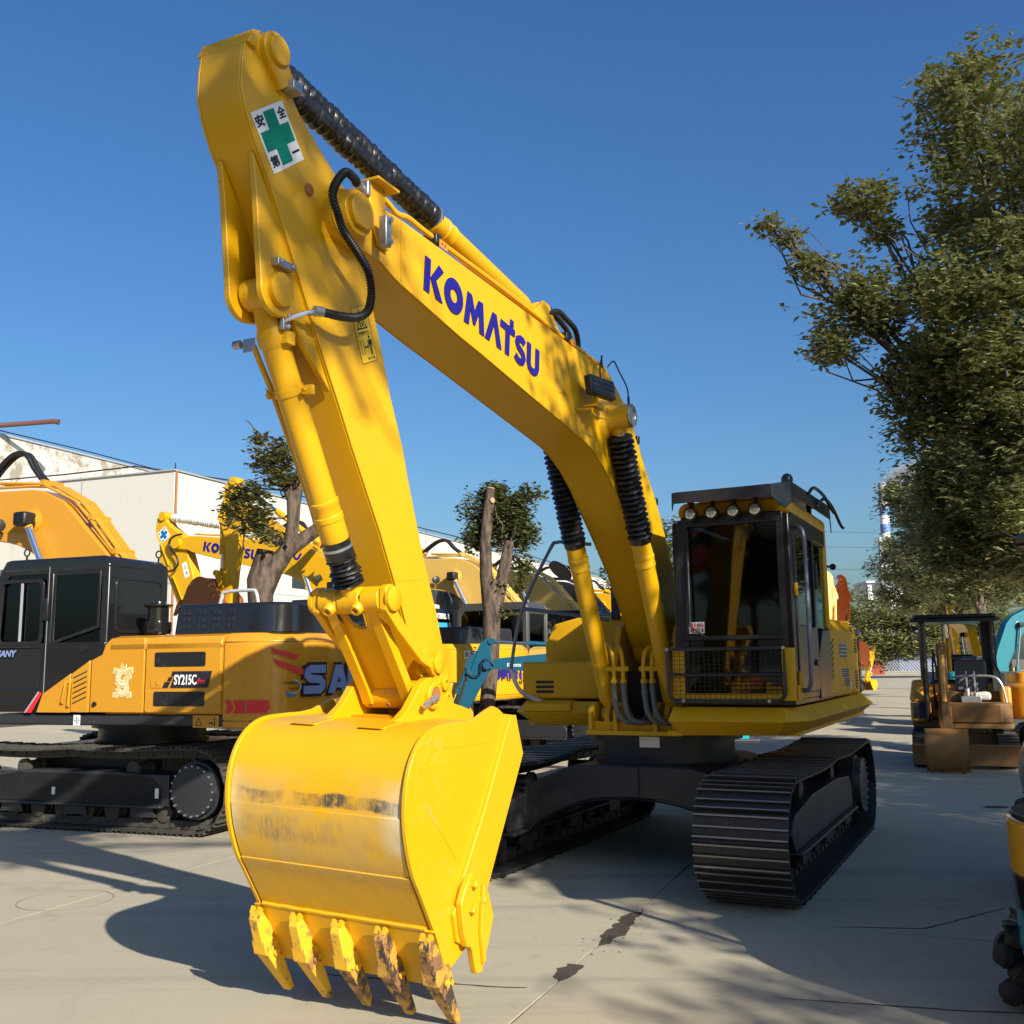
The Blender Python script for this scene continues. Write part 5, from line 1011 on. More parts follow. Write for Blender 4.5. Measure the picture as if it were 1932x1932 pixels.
        hz = [TA(p) for p in [(5.20, 4.10), (5.42, 4.06), (5.55, 3.95), (5.52, 3.80), (5.32, 3.62), (5.26, 3.45), (5.40, 3.32), (5.62, 3.30)]]
        hose("looped_hose", [(p[0], .22, p[1]) for p in hz], .022, HOSE, bo, k=4)
        if brandtxt:
            o_ = T((4.60, 3.765)); e_ = T((3.1, 3.62)); u__ = (e_[0]-o_[0], 0, e_[1]-o_[1]); brand(bo, frame((o_[0], .1805, o_[1]), u__, (0, 0, 1)), 1.52, .205)
        if bucket:
            bp_ = TA(ABOT); Bt = lambda p: rot2((p[0]-ABOT[0]+bp_[0], p[1]-ABOT[1]+bp_[1]), bp_, arm_a+boom_a+bk_a, arm_k)
            b_ = empty("bucket", (0, 0, 0)); b_.parent = R; bmat = bucket if not isinstance(bucket, bool) else bm
            q0_, q1_ = offs(sf, -.03), offs(sf, 0); obj("bucket_shell", MB().prism([Bt(p) for p in q1_+q0_[::-1]], -.5, .5), bmat, b_)
            for y0_, y1_ in ((-.52, -.49), (.49, .52)): obj("side_plate", MB().prism([Bt(p) for p in sidep], y0_, y1_), bmat, b_)
            obj("lip_plate", MB().prism([Bt(p) for p in [(5.055, .505), (5.02, .52), (4.865, .235), (4.895, .215)]], -.53, .53), bmat, b_)
            for k in range(5):
                y_ = -.5+.25*k; obj("bucket_tooth", MB().prism([Bt(p) for p in [(5.06, .45), (5.09, .44), (5.03, .27), (4.84, .03), (4.81, .04), (4.88, .26)]], y_-.045, y_+.045), RUST if bmat is RUST else WORN, b_)
            lk_ = MB(); lk_.bar((lp_[0], 0, lp_[1]), (Bt((4.61, 1.55))[0], 0, Bt((4.61, 1.55))[1]), .26, .08); obj("bucket_link", lk_, bm, R, bevel=.01)
            for s__ in (1, -1): a_ = TA((4.54, 1.71)); sl = MB(); sl.bar((lp_[0], s__*.2, lp_[1]), (a_[0], s__*.2, a_[1]), .04, .12); sl.cyl((lp_[0], s__*.18, lp_[1]), (lp_[0], s__*.24, lp_[1]), .075, 14); sl.cyl((a_[0], s__*.18, a_[1]), (a_[0], s__*.24, a_[1]), .06, 14); obj("side_link", sl, bm, R)
            for y0_, y1_ in ((-.22, -.18), (.18, .22)): obj("bucket_ear", MB().prism([Bt(p) for p in [(4.92, 1.42), (4.80, 1.50), (4.70, 1.62), (4.56, 1.63), (4.40, 1.50), (4.14, 1.46), (4.14, 1.26), (4.45, 1.38)]], y0_, y1_), bmat, b_)
    return R, cabo, cwo, bo
ROWG = "excavators parked side by side along the white building"

# --- the orange-yellow machine on the left, seen from its cab side
S, scab, scw, sboom = digger("excavator", (-4.37, 12.71, 0), 160, "orange-yellow excavator with glossy black cab and a dragon sticker on its side", "excavator", ROWG, ORY, BLK, boom_a=0.0, hoodm=BLK, sleeve=1, bucket=False, arm_a=.5, arch=.32)
GBL = paint("gloss black panels", (0.010, 0.010, 0.011), 0.14, 0.1, (0.05, 0.05, 0.05), bump=0.05, coat=0.5)
for o in list(S.children):
    if o.name.startswith(("engine_cover",)): bpy.data.objects.remove(o)
def spart(name, mb, mat, parent=S, bevel=.008, **k): return obj(name, mb, mat, parent, bevel=bevel, **k)
Y = 1.34
# sheet panels and doors on the side
spart("side_panel", MB().prism([(.48, 1.235), (.40, 1.44), (.02, 1.66), (.02, 1.235)], Y, Y+.03), ORY)
spart("side_door", MB().prism([(.00, 1.24), (.00, 1.66), (-.24, 1.80), (-.24, 1.24)], Y, Y+.035), ORY)
spart("side_panel", MB().prism([(-.26, 1.24), (-.26, 1.80), (-.40, 1.86), (-.44, 1.97), (-.52, 2.03), (-.96, 2.03), (-.96, 1.24)], Y-.02, Y+.03), ORY)
spart("side_door", MB().prism(rrect(-1.93, 1.24, -.98, 1.97, .03), Y, Y+.03), ORY)
spart("side_door_top", MB().prism([(1.37, 1.96), (1.33, 2.03), (1.2, 2.06), (1.2, 1.90), (1.37, 1.90)], -1.93, -.50, 'X'), ORY)
for z0 in (1.31, 1.72): spart("vent_grille", MB().prism(rrect(-1.74, z0, -1.10, z0+.15, .02), Y+.031, Y+.036), BLK, bevel=0)
for k in range(6): spart("louvre", MB().prism([(.0-.03, 1.33+.055*k), (-.21, 1.40+.055*k), (-.21, 1.412+.055*k), (-.03, 1.342+.055*k)], Y+.036, Y+.040), INK, bevel=0, smooth=0)
spart("latch", MB().prism(rrect(-1.20, 1.50, -1.06, 1.60, .01), Y+.031, Y+.037).box((-1.17, Y+.037, 1.53), (-1.13, Y+.045, 1.57)), ORY, bevel=0); spart("latch", MB().cyl((-.33, Y+.03, 1.33), (-.33, Y+.05, 1.33), .025, 12), BLK, bevel=0)
spart("door_pull", MB().tube([(.10, Y+.03, 1.33), (.10, Y+.06, 1.35), (.06, Y+.06, 1.55), (.06, Y+.03, 1.57)], .010, 6).tube([(.02, Y+.03, 1.30), (.02, Y+.05, 1.31), (-.0, Y+.05, 1.58), (-.0, Y+.03, 1.59)], .014, 6), ORY, bevel=0)
spart("red_stripe", MB().prism([(.62, 1.235), (.54, 1.235), (.40, 1.45), (.44, 1.46)], Y+.031, Y+.034), RED, bevel=0, smooth=0); spart("grey_stripe", MB().prism([(.645, 1.235), (.62, 1.235), (.44, 1.46), (.46, 1.465)], Y+.031, Y+.034), GREYD, bevel=0, smooth=0)
# black cab skin over the frame, curved lower edge
spart("cab_side_skin", MB().prism([(1.20, 1.26), (1.2, 1.50), (.46, 1.50), (.46, 1.95), (1.13, 1.95), (1.13, 2.0), (-.40, 2.0), (-.41, 1.98), (-.39, 1.88), (-.28, 1.80), (.02, 1.66), (.38, 1.46), (.60, 1.30), (.9, 1.26)][::1], Y-.01, Y+.012), GBL, scab)
spart("cab_side_skin", MB().prism([(1.12, 1.95), (1.10, 1.5), (.46, 1.5), (.46, 1.95)], Y-.06, Y-.05), GBL, scab, 0)
fr_ = MB(); frame_ring(fr_, rrect(.47, 1.98, 1.12, 2.72, .07), rrect(.51, 2.02, 1.08, 2.68, .06), Y, Y+.016); spart("door_frame", fr_, BLK, scab, .003)
fr_ = MB(); frame_ring(fr_, [(-.32, 2.15), (.33, 1.98), (.33, 2.78), (-.32, 2.78)], [(-.29, 2.18), (.30, 2.02), (.30, 2.75), (-.29, 2.75)], Y, Y+.014); spart("quarter_window_frame", fr_, BLK, scab, .003)
spart("quarter_window", MB().prism([(-.29, 2.18), (.30, 2.02), (.30, 2.75), (-.29, 2.75)], Y+.002, Y+.006), glass("dark glass", (.01, .01, .01), .85), scab, 0, smooth=0)
spart("window_divider", MB().box((.78, Y, 2.0), (.81, Y+.01, 2.70)), GREYD, scab, 0); spart("door_hinge", MB().box((.38, Y, 2.25), (.45, Y+.04, 2.50)), BLK, scab, .01); spart("door_seam", MB().box((.40, Y+.012, 1.35), (.405, Y+.016, 2.85)), GREYD, scab, 0)
spart("door_lock", MB().lathe((-.12, Y+.012, 1.93), (-.12, Y+.03, 1.93), [(0, .05), (.01, .05), (.012, .03)], 16), BLK, scab, 0)
fr_ = MB(); frame_ring(fr_, rrect(.44, 2.10, 1.24, 2.72, .10), rrect(.47, 2.13, 1.21, 2.69, .08), -.440, -.425, 'X'); spart("rear_window_frame", fr_, BLK, scab, .003)
spart("rear_skin", MB().prism(rrect(.37, 1.98, 1.33, 2.90, .06), -.428, -.421, 'X'), GBL, scab, 0)
for x_, y_ in ((.85, 1.25), (-.35, .45)): spart("lifting_eye", MB().cyl((x_, y_, 2.92), (x_, y_, 3.0), .012, 6).tube([(x_+.04*cos(a*pi/6), y_, 3.04+.04*sin(a*pi/6)) for a in range(13)], .009, 6), BLK, scab, 0)
text("SANY", "lettering", SILV, scab, frame((1.10, Y+.013, 1.85), (-1, 0, 0), (0, 0, 1)), .075, .28, bold=.002, shear=.2)
# roof skin
spart("roof_skin", MB().prism([(1.08, 2.935), (1.0, 2.95), (-.34, 2.95), (-.43, 2.86), (-.43, 2.80), (1.08, 2.80)], .35, 1.345), GBL, scab, .05)
# engine cover with slots
ec = MB(); ep = arc(-1.26, -1.02, .08, -90, 0, 3) + arc(-1.26, 1.14, .08, 0, 90, 3) + arc(-2.28, .90, .32, 90, 180, 6) + arc(-2.28, -.78, .32, 180, 270, 6); ec.prism(ep, 2.04, 2.38, 'Z', top=[(-1.89+(x+1.89)*.97, y*.97) for x, y in ep]); eco = spart("engine_cover", ec, GBL, S, .03)
ec2 = MB(); ep = rrect(-2.72, -1.25, -1.9, -.2, .2, 5); ec2.prism(ep, 2.04, 2.22, 'Z'); spart("engine_cover_step", ec2, GBL, S, .03)
for i in range(4):
    for j in range(3):
        for k in (0, 1): x_ = -1.33-i*.19-k*.055; z_ = 2.14+.075*j; lv = MB(); lv.box((x_-.012, 1.205-.012*j*.8, z_-.025), (x_+.012, 1.222-.012*j*.5, z_+.025)); spart("cooling_slot", lv, INK, eco, 0, smooth=0)
spart("hood_handle", MB().tube(spline([(-1.55, .9, 2.36), (-1.58, .9, 2.46), (-1.63, .9, 2.52), (-1.95, .9, 2.53), (-2.02, .9, 2.50), (-2.05, .9, 2.36)], 5), .020, 8), FOIL, S, 0)
spart("pre_cleaner", MB().lathe((-.78, .95, 2.02), (-.78, .95, 2.50), [(0, .07), (.05, .07), (.06, .14), (.10, .15), (.19, .15), (.20, .115), (.35, .115), (.37, .16), (.385, .16), (.40, .08), (.42, .075), (.43, .02)], 28), GBL, S, 0)
# printed marks
Ms = frame((-1.28, Y+.032, 1.50), (-1, 0, 0), (0, 0, 1))
flat("decal", [[(.03, 0), (.50, 0), (.55, .17), (.10, .17)], [(-.07, 0), (.0, 0), (.03, .06), (-.04, .06)], [(-.01, .07), (.04, .07), (.06, .11), (.01, .11)], [(.04, .12), (.08, .12), (.10, .17), (.055, .17)]], Ms, INK, S)
text("SY215C", "lettering", WHITE, S, Ms @ Matrix.Translation((.08, .03, .008)), .105, .28, bold=.002); text("Pro", "lettering", RED, S, Ms @ Matrix.Translation((.38, .04, .008)), .055, .09)
# the ornamental dragon print, kept generic: a winding scaly body
dm_ = []
path_ = [(.10+.055*sin(t*6.3), .03+.30*t) for t in [i/22 for i in range(23)]]
dm_ = strokepoly(path_, .055)
Mdg = frame((-.58, Y+.032, 1.40), (-1, 0, 0), (0, 0, 1)); rg_ = random.Random(9)
curl = [(.11+(.085-.0022*i)*cos(i*.34), .20+(.085-.0022*i)*1.15*sin(i*.34)) for i in range(20)]; curl2 = [(.10+(.08-.002*i)*cos(-i*.34+2.6), .085+(.07-.002*i)*sin(-i*.34+2.6)) for i in range(18)]
spikes = []
for c_ in (curl, curl2):
    for i in range(1, len(c_)-1):
        a = Vector(c_[i]); d_q = (a-Vector((.105, .20 if c_ is curl else .085))).normalized(); n_q = Vector((-d_q.y, d_q.x)); spikes.append([tuple(a+n_q*.012), tuple(a+d_q*rg_.uniform(.03, .05)), tuple(a-n_q*.012)])
claws = [[(-.02, .26), (.03, .25), (.045, .29), (.0, .31)], [(.18, .27), (.235, .26), (.23, .31), (.19, .31)], [(-.015, .01), (.04, .0), (.05, .04), (.0, .05)], [(.17, .0), (.225, .01), (.22, .05), (.18, .05)], [(.07, .28), (.10, .36), (.12, .31), (.15, .35), (.145, .28)]]
GOLD = paint("gold print", (.66, .42, .12), .4, .8, (.50, .06, .03), scale=8, bump=0); PALEP = paint("pale print", (.74, .68, .58), .4, 1, (.6, .18, .06), scale=9, bump=0)
flat("sticker", [grow(q, .008) for q in strokepoly(curl, .05)+strokepoly(curl2, .05)+claws], Mdg, PALEP, S, .001, .001)
flat("sticker_print", strokepoly(curl, .045)+strokepoly(curl2, .045)+spikes+claws, Mdg, GOLD, S, .0035, .001); flat("sticker_print", strokepoly(curl[3:-2], .014)+strokepoly(curl2[3:-2], .014), Mdg, PALEP, S, .0065, .001)
Mt = frame((-.02, Y-.005, 1.10), (-1, 0, 0), (0, 0, 1)); sticker("decal", Mt, .09, .11, WHITE, S, 0, .003); flat("decal_print", ringpoly(.045, .055, .028, .028, .024, .024, 14)+[[(.01,.053),(.08,.053),(.08,.057),(.01,.057)],[(.043,.015),(.047,.015),(.047,.095),(.043,.095)]], Mt, INK, S, .003)
Mt = frame((-1.58, Y-.005, 1.09), (-1, 0, 0), (0, 0, 1)); sticker("warning_label", Mt, .32, .125, ORY, S, 0, .003); flat("warning_print", [[(.03,.02),(.115,.02),(.115,.028),(.03,.028)],[(.03,.02),(.038,.02),(.076,.10),(.072,.108)],[(.115,.02),(.107,.02),(.068,.10),(.072,.108)],[(.26,.02),(.275,.02),(.275,.07),(.26,.07)],[(.20,.04),(.25,.04),(.25,.055),(.20,.055)]]+ringpoly(.267,.088,.01,.01,.001,.001,8), Mt, INK, S, .003)
# big raised letters round the counterweight
def cwpt(u):                                   # distance along the rear outline from the near corner
    P_ = [Vector((-1.95, 1.362)), Vector((-2.22, 1.362)), Vector((-2.45, 1.282)), Vector((-2.622, 1.082)), Vector((-2.742, .60)), Vector((-2.783, 0)), Vector((-2.742, -.60)), Vector((-2.62, -1.08))]
    for i in range(len(P_)-1):
        L = (P_[i+1]-P_[i]).length
        if u <= L: d = (P_[i+1]-P_[i])/L; return P_[i]+d*u, d
        u -= L
    return P_[-1], Vector((0, -1))
BLOCK = {'S': strokepoly([(1, .86), (.3, .86), (.16, .78), (.14, .64), (.26, .53), (.74, .49), (.87, .38), (.86, .23), (.74, .14), (0, .14)], .28),
         'A': [[(0, 0), (.29, 0), (.62, 1), (.36, 1)], [(.40, 1), (.66, 1), (1, 0), (.71, 0)], [(.25, .18), (.75, .18), (.69, .38), (.31, .38)]],
         'N': [[(0, 0), (.28, 0), (.28, 1), (0, 1)], [(.04, 1), (.34, 1), (.96, 0), (.66, 0)], [(.72, 0), (1, 0), (1, 1), (.72, 1)]],
         'Y': [[(0, 1), (.32, 1), (.64, .45), (.36, .45)], [(1, 1), (.68, 1), (.36, .45), (.64, .45)], [(.36, 0), (.64, 0), (.64, .5), (.36, .5)]]}
for i, ch_ in enumerate("SANY"):
    p, d = cwpt(.87+.36*i); Mq = frame((p.x-.012, p.y, 1.40), (d.x, d.y, 0), (0, 0, 1)); P_ = [[(.02+x*.31, .02+y*.30) for x, y in q] for q in BLOCK[ch_]]
    flat("letter_border", [grow(q, .028) for q in P_], Mq, INK, scw, 0, .014); flat("lettering", P_, Mq, SILV, scw, .014, .014)
for u0, pts in ((.50, [(0, .0), (.30, -.08), (.28, -.12), (.03, -.06)]), (.52, [(0, -.11), (.33, -.22), (.33, -.28), (.05, -.18)])):
    p, d = cwpt(u0+.02); flat("red_flash", [pts], frame((p.x-.012, p.y+.006, 1.90), (d.x, d.y, 0), (0, 0, 1)), RED, scw)
p, d = cwpt(.04); flat("red_arrow", [[(0, 0), (.06, .0), (.10, .06), (.06, .13), (0, .13), (.035, .065)]], frame((p.x, p.y+.001, 1.24), (d.x, d.y, 0), (0, 0, 1)), RED, scw)
p, d = cwpt(.14); flat("red_arrow", [[(0, 0), (.14, 0), (.14, .13), (0, .13), (.03, .065)]], frame((p.x, p.y+.001, 1.24), (d.x, d.y, 0), (0, 0, 1)), RED, scw); p, d = cwpt(.29); flat("red_arrow", [[(0, 0), (.20, 0), (.24, .05), (.22, .13), (0, .13)]], frame((p.x-.008, p.y+.003, 1.24), (d.x, d.y, 0), (0, 0, 1)), RED, scw)
p, d = cwpt(.66); Mi = frame((p.x-.012, p.y, 1.45), (d.x, d.y, 0), (0, 0, 1)); text("Intelligent", "lettering", INK, scw, Mi @ Matrix.Translation((0, .07, .003)), .035, .17); text("Control", "lettering", INK, scw, Mi @ Matrix.Translation((.05, .02, .003)), .032, .11)
flat("swoosh", strokepoly([(.10+.08*cos(a), .05+.07*sin(a)) for a in [radians(q) for q in range(-130, 100, 20)]], .014), Mi, GREYD, scw); flat("swoosh", strokepoly([(.10+.08*cos(a), .03+.07*sin(a)) for a in [radians(q) for q in range(-150, -60, 15)]], .03), Mi, CBLUE, scw)
for x_, mt, hh_ in ((-1.12, WHITE, .10), (.25, WHITE, .08)): sticker("decal", frame((x_, 1.315, .36), (-1, 0, 0), (0, 0, 1)), .045 if mt else .1, hh_, mt, S)
# box frame side of the near track with its sunlit top edge
spart("track_frame_side", MB().prism([(-1.30, .28), (1.15, .28), (1.15, .60), (-1.28, .60)], 1.22, 1.31), UND, S, .012)

# --- second machine: its boom carries the brand lettering, its counterweight shows right of the arm in front
RH = paint("black hood paint", (0.02, 0.022, 0.028), 0.3, 0.4, (0.09, 0.08, 0.07))
A2, c_, cw2, bm2 = digger("excavator", (-2.55, 19.9, 0), 153, "yellow excavator whose lettered boom and blue-cross arm rise behind the glossy black cab", "excavator", ROWG, YEL, BLK, boom_a=.09, arm_a=-.05, brandtxt=True, sleeve=2, hoodm=RH, bucket=True)
def cw_letters(cwo, mk, u, z, h, wdt):
    p, d = cwpt(u); M_ = frame((p.x-.012, p.y, z), (d.x, d.y, 0), (0, 0, 1)); mk(M_); return M_
p, d = cwpt(1.05); Mk = frame((p.x-.015, p.y, 1.44), (-.17, -1, 0), (0, 0, 1)); brand(cw2, Mk @ Matrix.Translation((.05, 0, .01)), 1.45, .22)
p, d = cwpt(.62); Mk = frame((p.x-.012, p.y, 1.80), (d.x, d.y, 0), (0, 0, 1)); sticker("decal", Mk, .34, .14, WHITE, cw2, 0, .003); sticker("decal", Mk, .22, .125, INK, cw2, .003, .002, x0=.11, y0=.007); text("RENTAL", "lettering", WHITE, cw2, Mk @ Matrix.Translation((.12, .015, .006)), .06, .20, bold=.001); text("KOMATSU", "lettering", WHITE, cw2, Mk @ Matrix.Translation((.12, .095, .006)), .025, .19); text("R", "lettering", INK, cw2, Mk @ Matrix.Translation((.02, .02, .006)), .10, .08)
p, d = cwpt(.62); flat("red_mark", [[(0, 0), (.16, 0), (.13, .12), (.05, .24), (0, .25)]], frame((p.x-.012, p.y, 1.22), (d.x, d.y, 0), (0, 0, 1)), RED, cw2)
arm2 = [o for o in A2.children if o.name.startswith("arm.") or o.name == "arm"][0]
def TAx(p, ba, aa, k=1.0): tip = rot2(TIP, FOOT, ba); return rot2((p[0]-APIV[0]+tip[0], p[1]-APIV[1]+tip[1]), tip, aa+ba, k)
a_, b_, c__ = TAx((5.84, 3.92), .09, -.05), TAx((5.63, 4.09), .09, -.05), TAx((6.01, 4.14), .09, -.05)
v_ = Vector((b_[0]-a_[0], 0, b_[1]-a_[1])); u_ = Vector((c__[0]-a_[0], 0, c__[1]-a_[1])); M5 = frame((a_[0], .127, a_[1]), v_, u_); LW, LH = v_.length, u_.length
sticker("safety_sign", M5, LW, LH, WHITE, arm2, 0, .002); flat("blue_cross", [[(LW*.35, LH*.1), (LW*.65, LH*.1), (LW*.65, LH*.9), (LW*.35, LH*.9)], [(LW*.08, LH*.36), (LW*.92, LH*.36), (LW*.92, LH*.64), (LW*.08, LH*.64)]], M5, CBLUE, arm2, .003)
for ch_, px, py in (("安", .06, .76), ("全", .70, .76), ("第", .06, .06), ("一", .70, .14)): text(ch_, "lettering", INK, arm2, M5 @ Matrix.Translation((LW*px, LH*py, .005)), .045 if ch_ != "一" else .01, .055, ext=.001)
q = TAx((5.12, 3.15), .09, -.05); M5 = frame((q[0], .127, q[1]), (-.35, 0, .12), (.12, 0, .35)); sticker("warning_label", M5, .14, .34, WHITE, arm2, 0, .002); flat("warning_print", [[(.03,.20),(.11,.20),(.11,.206),(.03,.206)],[(.03,.20),(.036,.20),(.073,.27),(.07,.275)],[(.11,.20),(.104,.20),(.067,.27),(.07,.275)],[(.08,.06),(.10,.06),(.10,.13),(.08,.13)],[(.05,.09),(.08,.09),(.08,.10),(.05,.10)]], M5, INK, arm2, .003)
# --- small machine between them, boom raised steeply, rusty bucket hanging
B2, c_, _, bmB = digger("excavator", (-2.30, 16.4, 0), 157, "smaller yellow excavator with steeply raised boom and rusty bucket behind the leaning tree", "excavator", ROWG, PALE, BLK, boom_a=.53, arm_a=-.02, scale=.70, arm_k=.86, brandtxt=True, bucket=RUST, bk_a=.5, pipes=True, boomm=YEL)
for o in list(B2.children):
    if o.name.startswith(('counterweight', 'engine_cover')): bpy.data.objects.remove(o)
# --- three pale booms further down the row
PALE2 = paint("sun bleached yellow paint", (0.57, 0.36, 0.08), 0.45, 0.3, (0.35, 0.24, 0.12))
C2_, cabC, cwC, bmC = digger("excavator", (.5, 21.8, 0), 153, "pale yellow excavator with round-shouldered boom seen just right of the lowered arm", "excavator", ROWG, PALE2, paint("dark grey cab paint", (.05, .05, .05), .4, .3), hoodm=RH, arm_a=.4, bucket=False)
Mq = frame((-.6, 1.372, 1.45), (-1, 0, 0), (0, 0, 1)); sticker("decal", Mq, 1.1, .34, INK, C2_, 0, .004); text("CAT", "lettering", WHITE, C2_, Mq @ Matrix.Translation((.15, .06, .006)), .22, .62, bold=.006)
D2, *_ = digger("excavator", (2.0, 25.3, 0), 153, "pale yellow excavator whose boom shows between the tree trunk and the wrapped handrail", "excavator", ROWG, PALE2, BLK, hoodm=RH, arm_a=.4, bucket=False)
F2, *_ = digger("excavator", (3.1, 28.6, 0), 153, "excavator with black boom and orange fittings standing in the parked row", "excavator", ROWG, ORANGE, BLK, hoodm=RH, arm_a=.4, bucket=False, boomm=BLK)
E2, *_ = digger("excavator", (4.7, 33.7, 0), 153, "farthest yellow excavator of the row, its boom low against the sky", "excavator", ROWG, YEL, BLK, hoodm=RH, arm_a=.4, bucket=False)
# cab with sun shade behind the arm
Q2, cabQ, *_ = digger("excavator", (-1.55, 23.6, 0), 153, "excavator with a light blue sunshade in its cab window, mostly hidden by the lowered arm", "excavator", ROWG, PALE2, BLK, hoodm=RH, arm_a=.4, bucket=False, booms=False)
sticker("sun_shade", frame((-.435, 1.16, 2.20), (0, -1, 0), (0, 0, 1)), .60, .42, paint("blue sunshade", (.03, .35, .55), .6, .1), cabQ, 0, .006); text("CATERPILLAR", "lettering", WHITE, cabQ, frame((-.436, 1.16, 2.70), (0, -1, 0), (0, 0, 1)), .12, .60, bold=.004)
# --- teal mini machine behind the big one
TK, *_ = digger("mini_excavator", (2.36, 15.6, 0), 176, "teal mini excavator half hidden behind the big machine, folded arm beside the tree trunk", "mini excavator", "mini excavators", TEAL, BLK, scale=.50, boom_a=-.10, arm_a=1.0, canopy=2, pipes=False, bucket=BLK, boomm=paint("teal paint darkened for shade", (.004, .075, .13), .35, .3), arm_k=.9)  # boom teal darkened in the colour itself to look shaded
for o in list(TK.children):
    if o.name.startswith(("canopy", "engine_cover", "counterweight")): bpy.data.objects.remove(o)
tkb = [o for o in TK.children if o.name.startswith("boom.")][0]; o_ = rot2((4.75, 3.80), FOOT, -.10); e_ = rot2((4.35, 3.76), FOOT, -.10)
text("Kubota", "lettering", WHITE, tkb, frame((o_[0], .185, o_[1]), (e_[0]-o_[0], 0, e_[1]-o_[1]), (0, 0, 1)), .11, .42, bold=.001)
bl = MB(); bl.prism([(0, .12), (.05, .12), (.10, .30), (.06, .62), (0, .62)], -.5, .5); blo = obj("dozer_blade", bl, TEAL, TK); blo.location = (2.6, 0, 0)

# --- mini excavator with canopy on the right, facing the camera
MX, *_ = digger("mini_excavator", (7.45, 17.5, 0), -112, "worn yellow mini excavator with black canopy and grey seat on the shaded roadway", "mini excavator", "mini excavators", MINIY, BLK, scale=.58, booms=False, canopy=False, body_only=True, house=False, tracks=False)
for o in list(MX.children): 
    for c in list(o.children): bpy.data.objects.remove(c)
    bpy.data.objects.remove(o)
MX.scale = (1, 1, 1)
BRN = paint("worn yellow brown darkened for shade", (.20, .10, .028), .55, .9, (.10, .07, .045), scale=2)  # brownish paint, its colour darkened further to look shaded
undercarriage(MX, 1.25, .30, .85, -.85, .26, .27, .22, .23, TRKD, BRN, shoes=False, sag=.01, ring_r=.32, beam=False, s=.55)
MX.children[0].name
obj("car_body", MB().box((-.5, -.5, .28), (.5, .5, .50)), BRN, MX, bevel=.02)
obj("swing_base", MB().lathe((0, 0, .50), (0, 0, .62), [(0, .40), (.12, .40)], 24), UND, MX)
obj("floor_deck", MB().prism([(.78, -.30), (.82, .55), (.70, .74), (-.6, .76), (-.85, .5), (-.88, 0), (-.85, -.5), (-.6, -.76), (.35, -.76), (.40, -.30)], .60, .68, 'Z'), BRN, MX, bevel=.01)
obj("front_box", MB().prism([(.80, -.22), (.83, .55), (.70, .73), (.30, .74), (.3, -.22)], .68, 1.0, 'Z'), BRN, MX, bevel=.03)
obj("side_box", MB().prism([(.50, -.78), (.50, -.48), (-.5, -.45), (-.6, -.78)], .68, 1.02, 'Z'), MINIY, MX, bevel=.04); obj("side_cover", MB().prism([(-.55, -.79), (.45, -.79), (.52, -.74), (.52, -.50), (-.55, -.50)], 1.02, 1.35, 'Z', top=[(-.5, -.74), (.20, -.74), (.25, -.7), (.25, -.50), (-.5, -.50)]), MINIY, MX, bevel=.03)
obj("dark_panel", MB().box((.505, -.74, .74), (.512, -.52, 1.0)), INK, MX)
obj("rear_body", MB().prism([(-.30, .70), (-.62, .74), (-.84, .5), (-.90, 0), (-.84, -.5), (-.62, -.74), (-.30, -.70)], .68, 1.28, 'Z'), MINIY, MX, bevel=.05); obj("side_fender", MB().prism([(.2, .60), (.2, .76), (-.5, .78), (-.5, .6)], .68, 1.25, 'Z'), MINIY, MX, bevel=.04)
st_ = MB(); st_.box((-.28, -.08, 1.02), (.28, .46, 1.16)); so_ = obj("seat_cushion", st_, paint("light worn vinyl", (.42, .41, .38), .6, .8, (.12, .12, .12)), MX, bevel=.05)
obj("seat_back", MB().prism([(-.30, 1.12), (-.44, 1.66), (-.34, 1.70), (-.18, 1.14)], -.06, .44), SEAT, MX, bevel=.05); obj("side_cushion", MB().box((-.30, .52, 1.15), (-.05, .72, 1.45)), paint("light worn vinyl", (.4, .4, .4)), MX, bevel=.04)
obj("engine_bay", MB().box((-.7, -.45, 1.0), (-.42, .62, 1.35)), BLK, MX, bevel=.03)
obj("footwell_gear", MB().box((.30, .0, 1.0), (.55, .30, 1.10)).cyl((.45, .1, 1.0), (.45, .1, 1.22), .04, 8).cyl((.5, .22, 1.0), (.5, .22, 1.15), .05, 8), STEEL, MX, bevel=.01)
for y_ in (.10, .22): obj("control_lever", MB().cyl((.42, y_, 1.0), (.36, y_, 1.50), .014, 6), STEEL, MX)
obj("front_rail", MB().tube(spline([(.55, -.12, 1.40), (.60, .0, 1.42), (.60, .45, 1.42), (.62, .60, 1.30), (.62, .66, 1.0)], 5), .018, 7), STEEL, MX); obj("arm_rest", MB().tube([(-.30, .52, 1.75), (.0, .62, 1.45), (.05, .66, 1.2)], .02, 7), BLK, MX)
obj("canopy_roof", MB().prism(rrect(-.62, -.72, .78, .66, .10), 2.30, 2.36, 'Z').prism(rrect(-.56, -.66, .72, .60, .08), 2.36, 2.42, 'Z'), BLK, MX, bevel=.015)
obj("canopy_post", MB().tube([(.55, -.52, .7), (.50, -.52, 2.32)], .045, 8), BLK, MX); obj("canopy_post", MB().tube([(-.52, .55, 1.2), (-.52, .55, 2.32)], .05, 8), BLK, MX); obj("canopy_post", MB().tube([(-.52, -.55, 1.2), (-.52, -.55, 2.32)], .05, 8), BLK, MX); obj("rear_screen", MB().box((-.56, .40, 1.3), (-.54, .62, 2.3)), BLK, MX)
obj("boom_swing_post", MB().box((.80, -.36, .55), (1.02, -.16, .95)).cyl((.95, -.26, .50), (.95, -.26, 1.1), .06, 10), RUST, MX, bevel=.02)
bmx = [(.95, 1.0), (1.10, 1.02), (1.30, 1.75), (1.12, 1.82), (1.0, 1.60)]
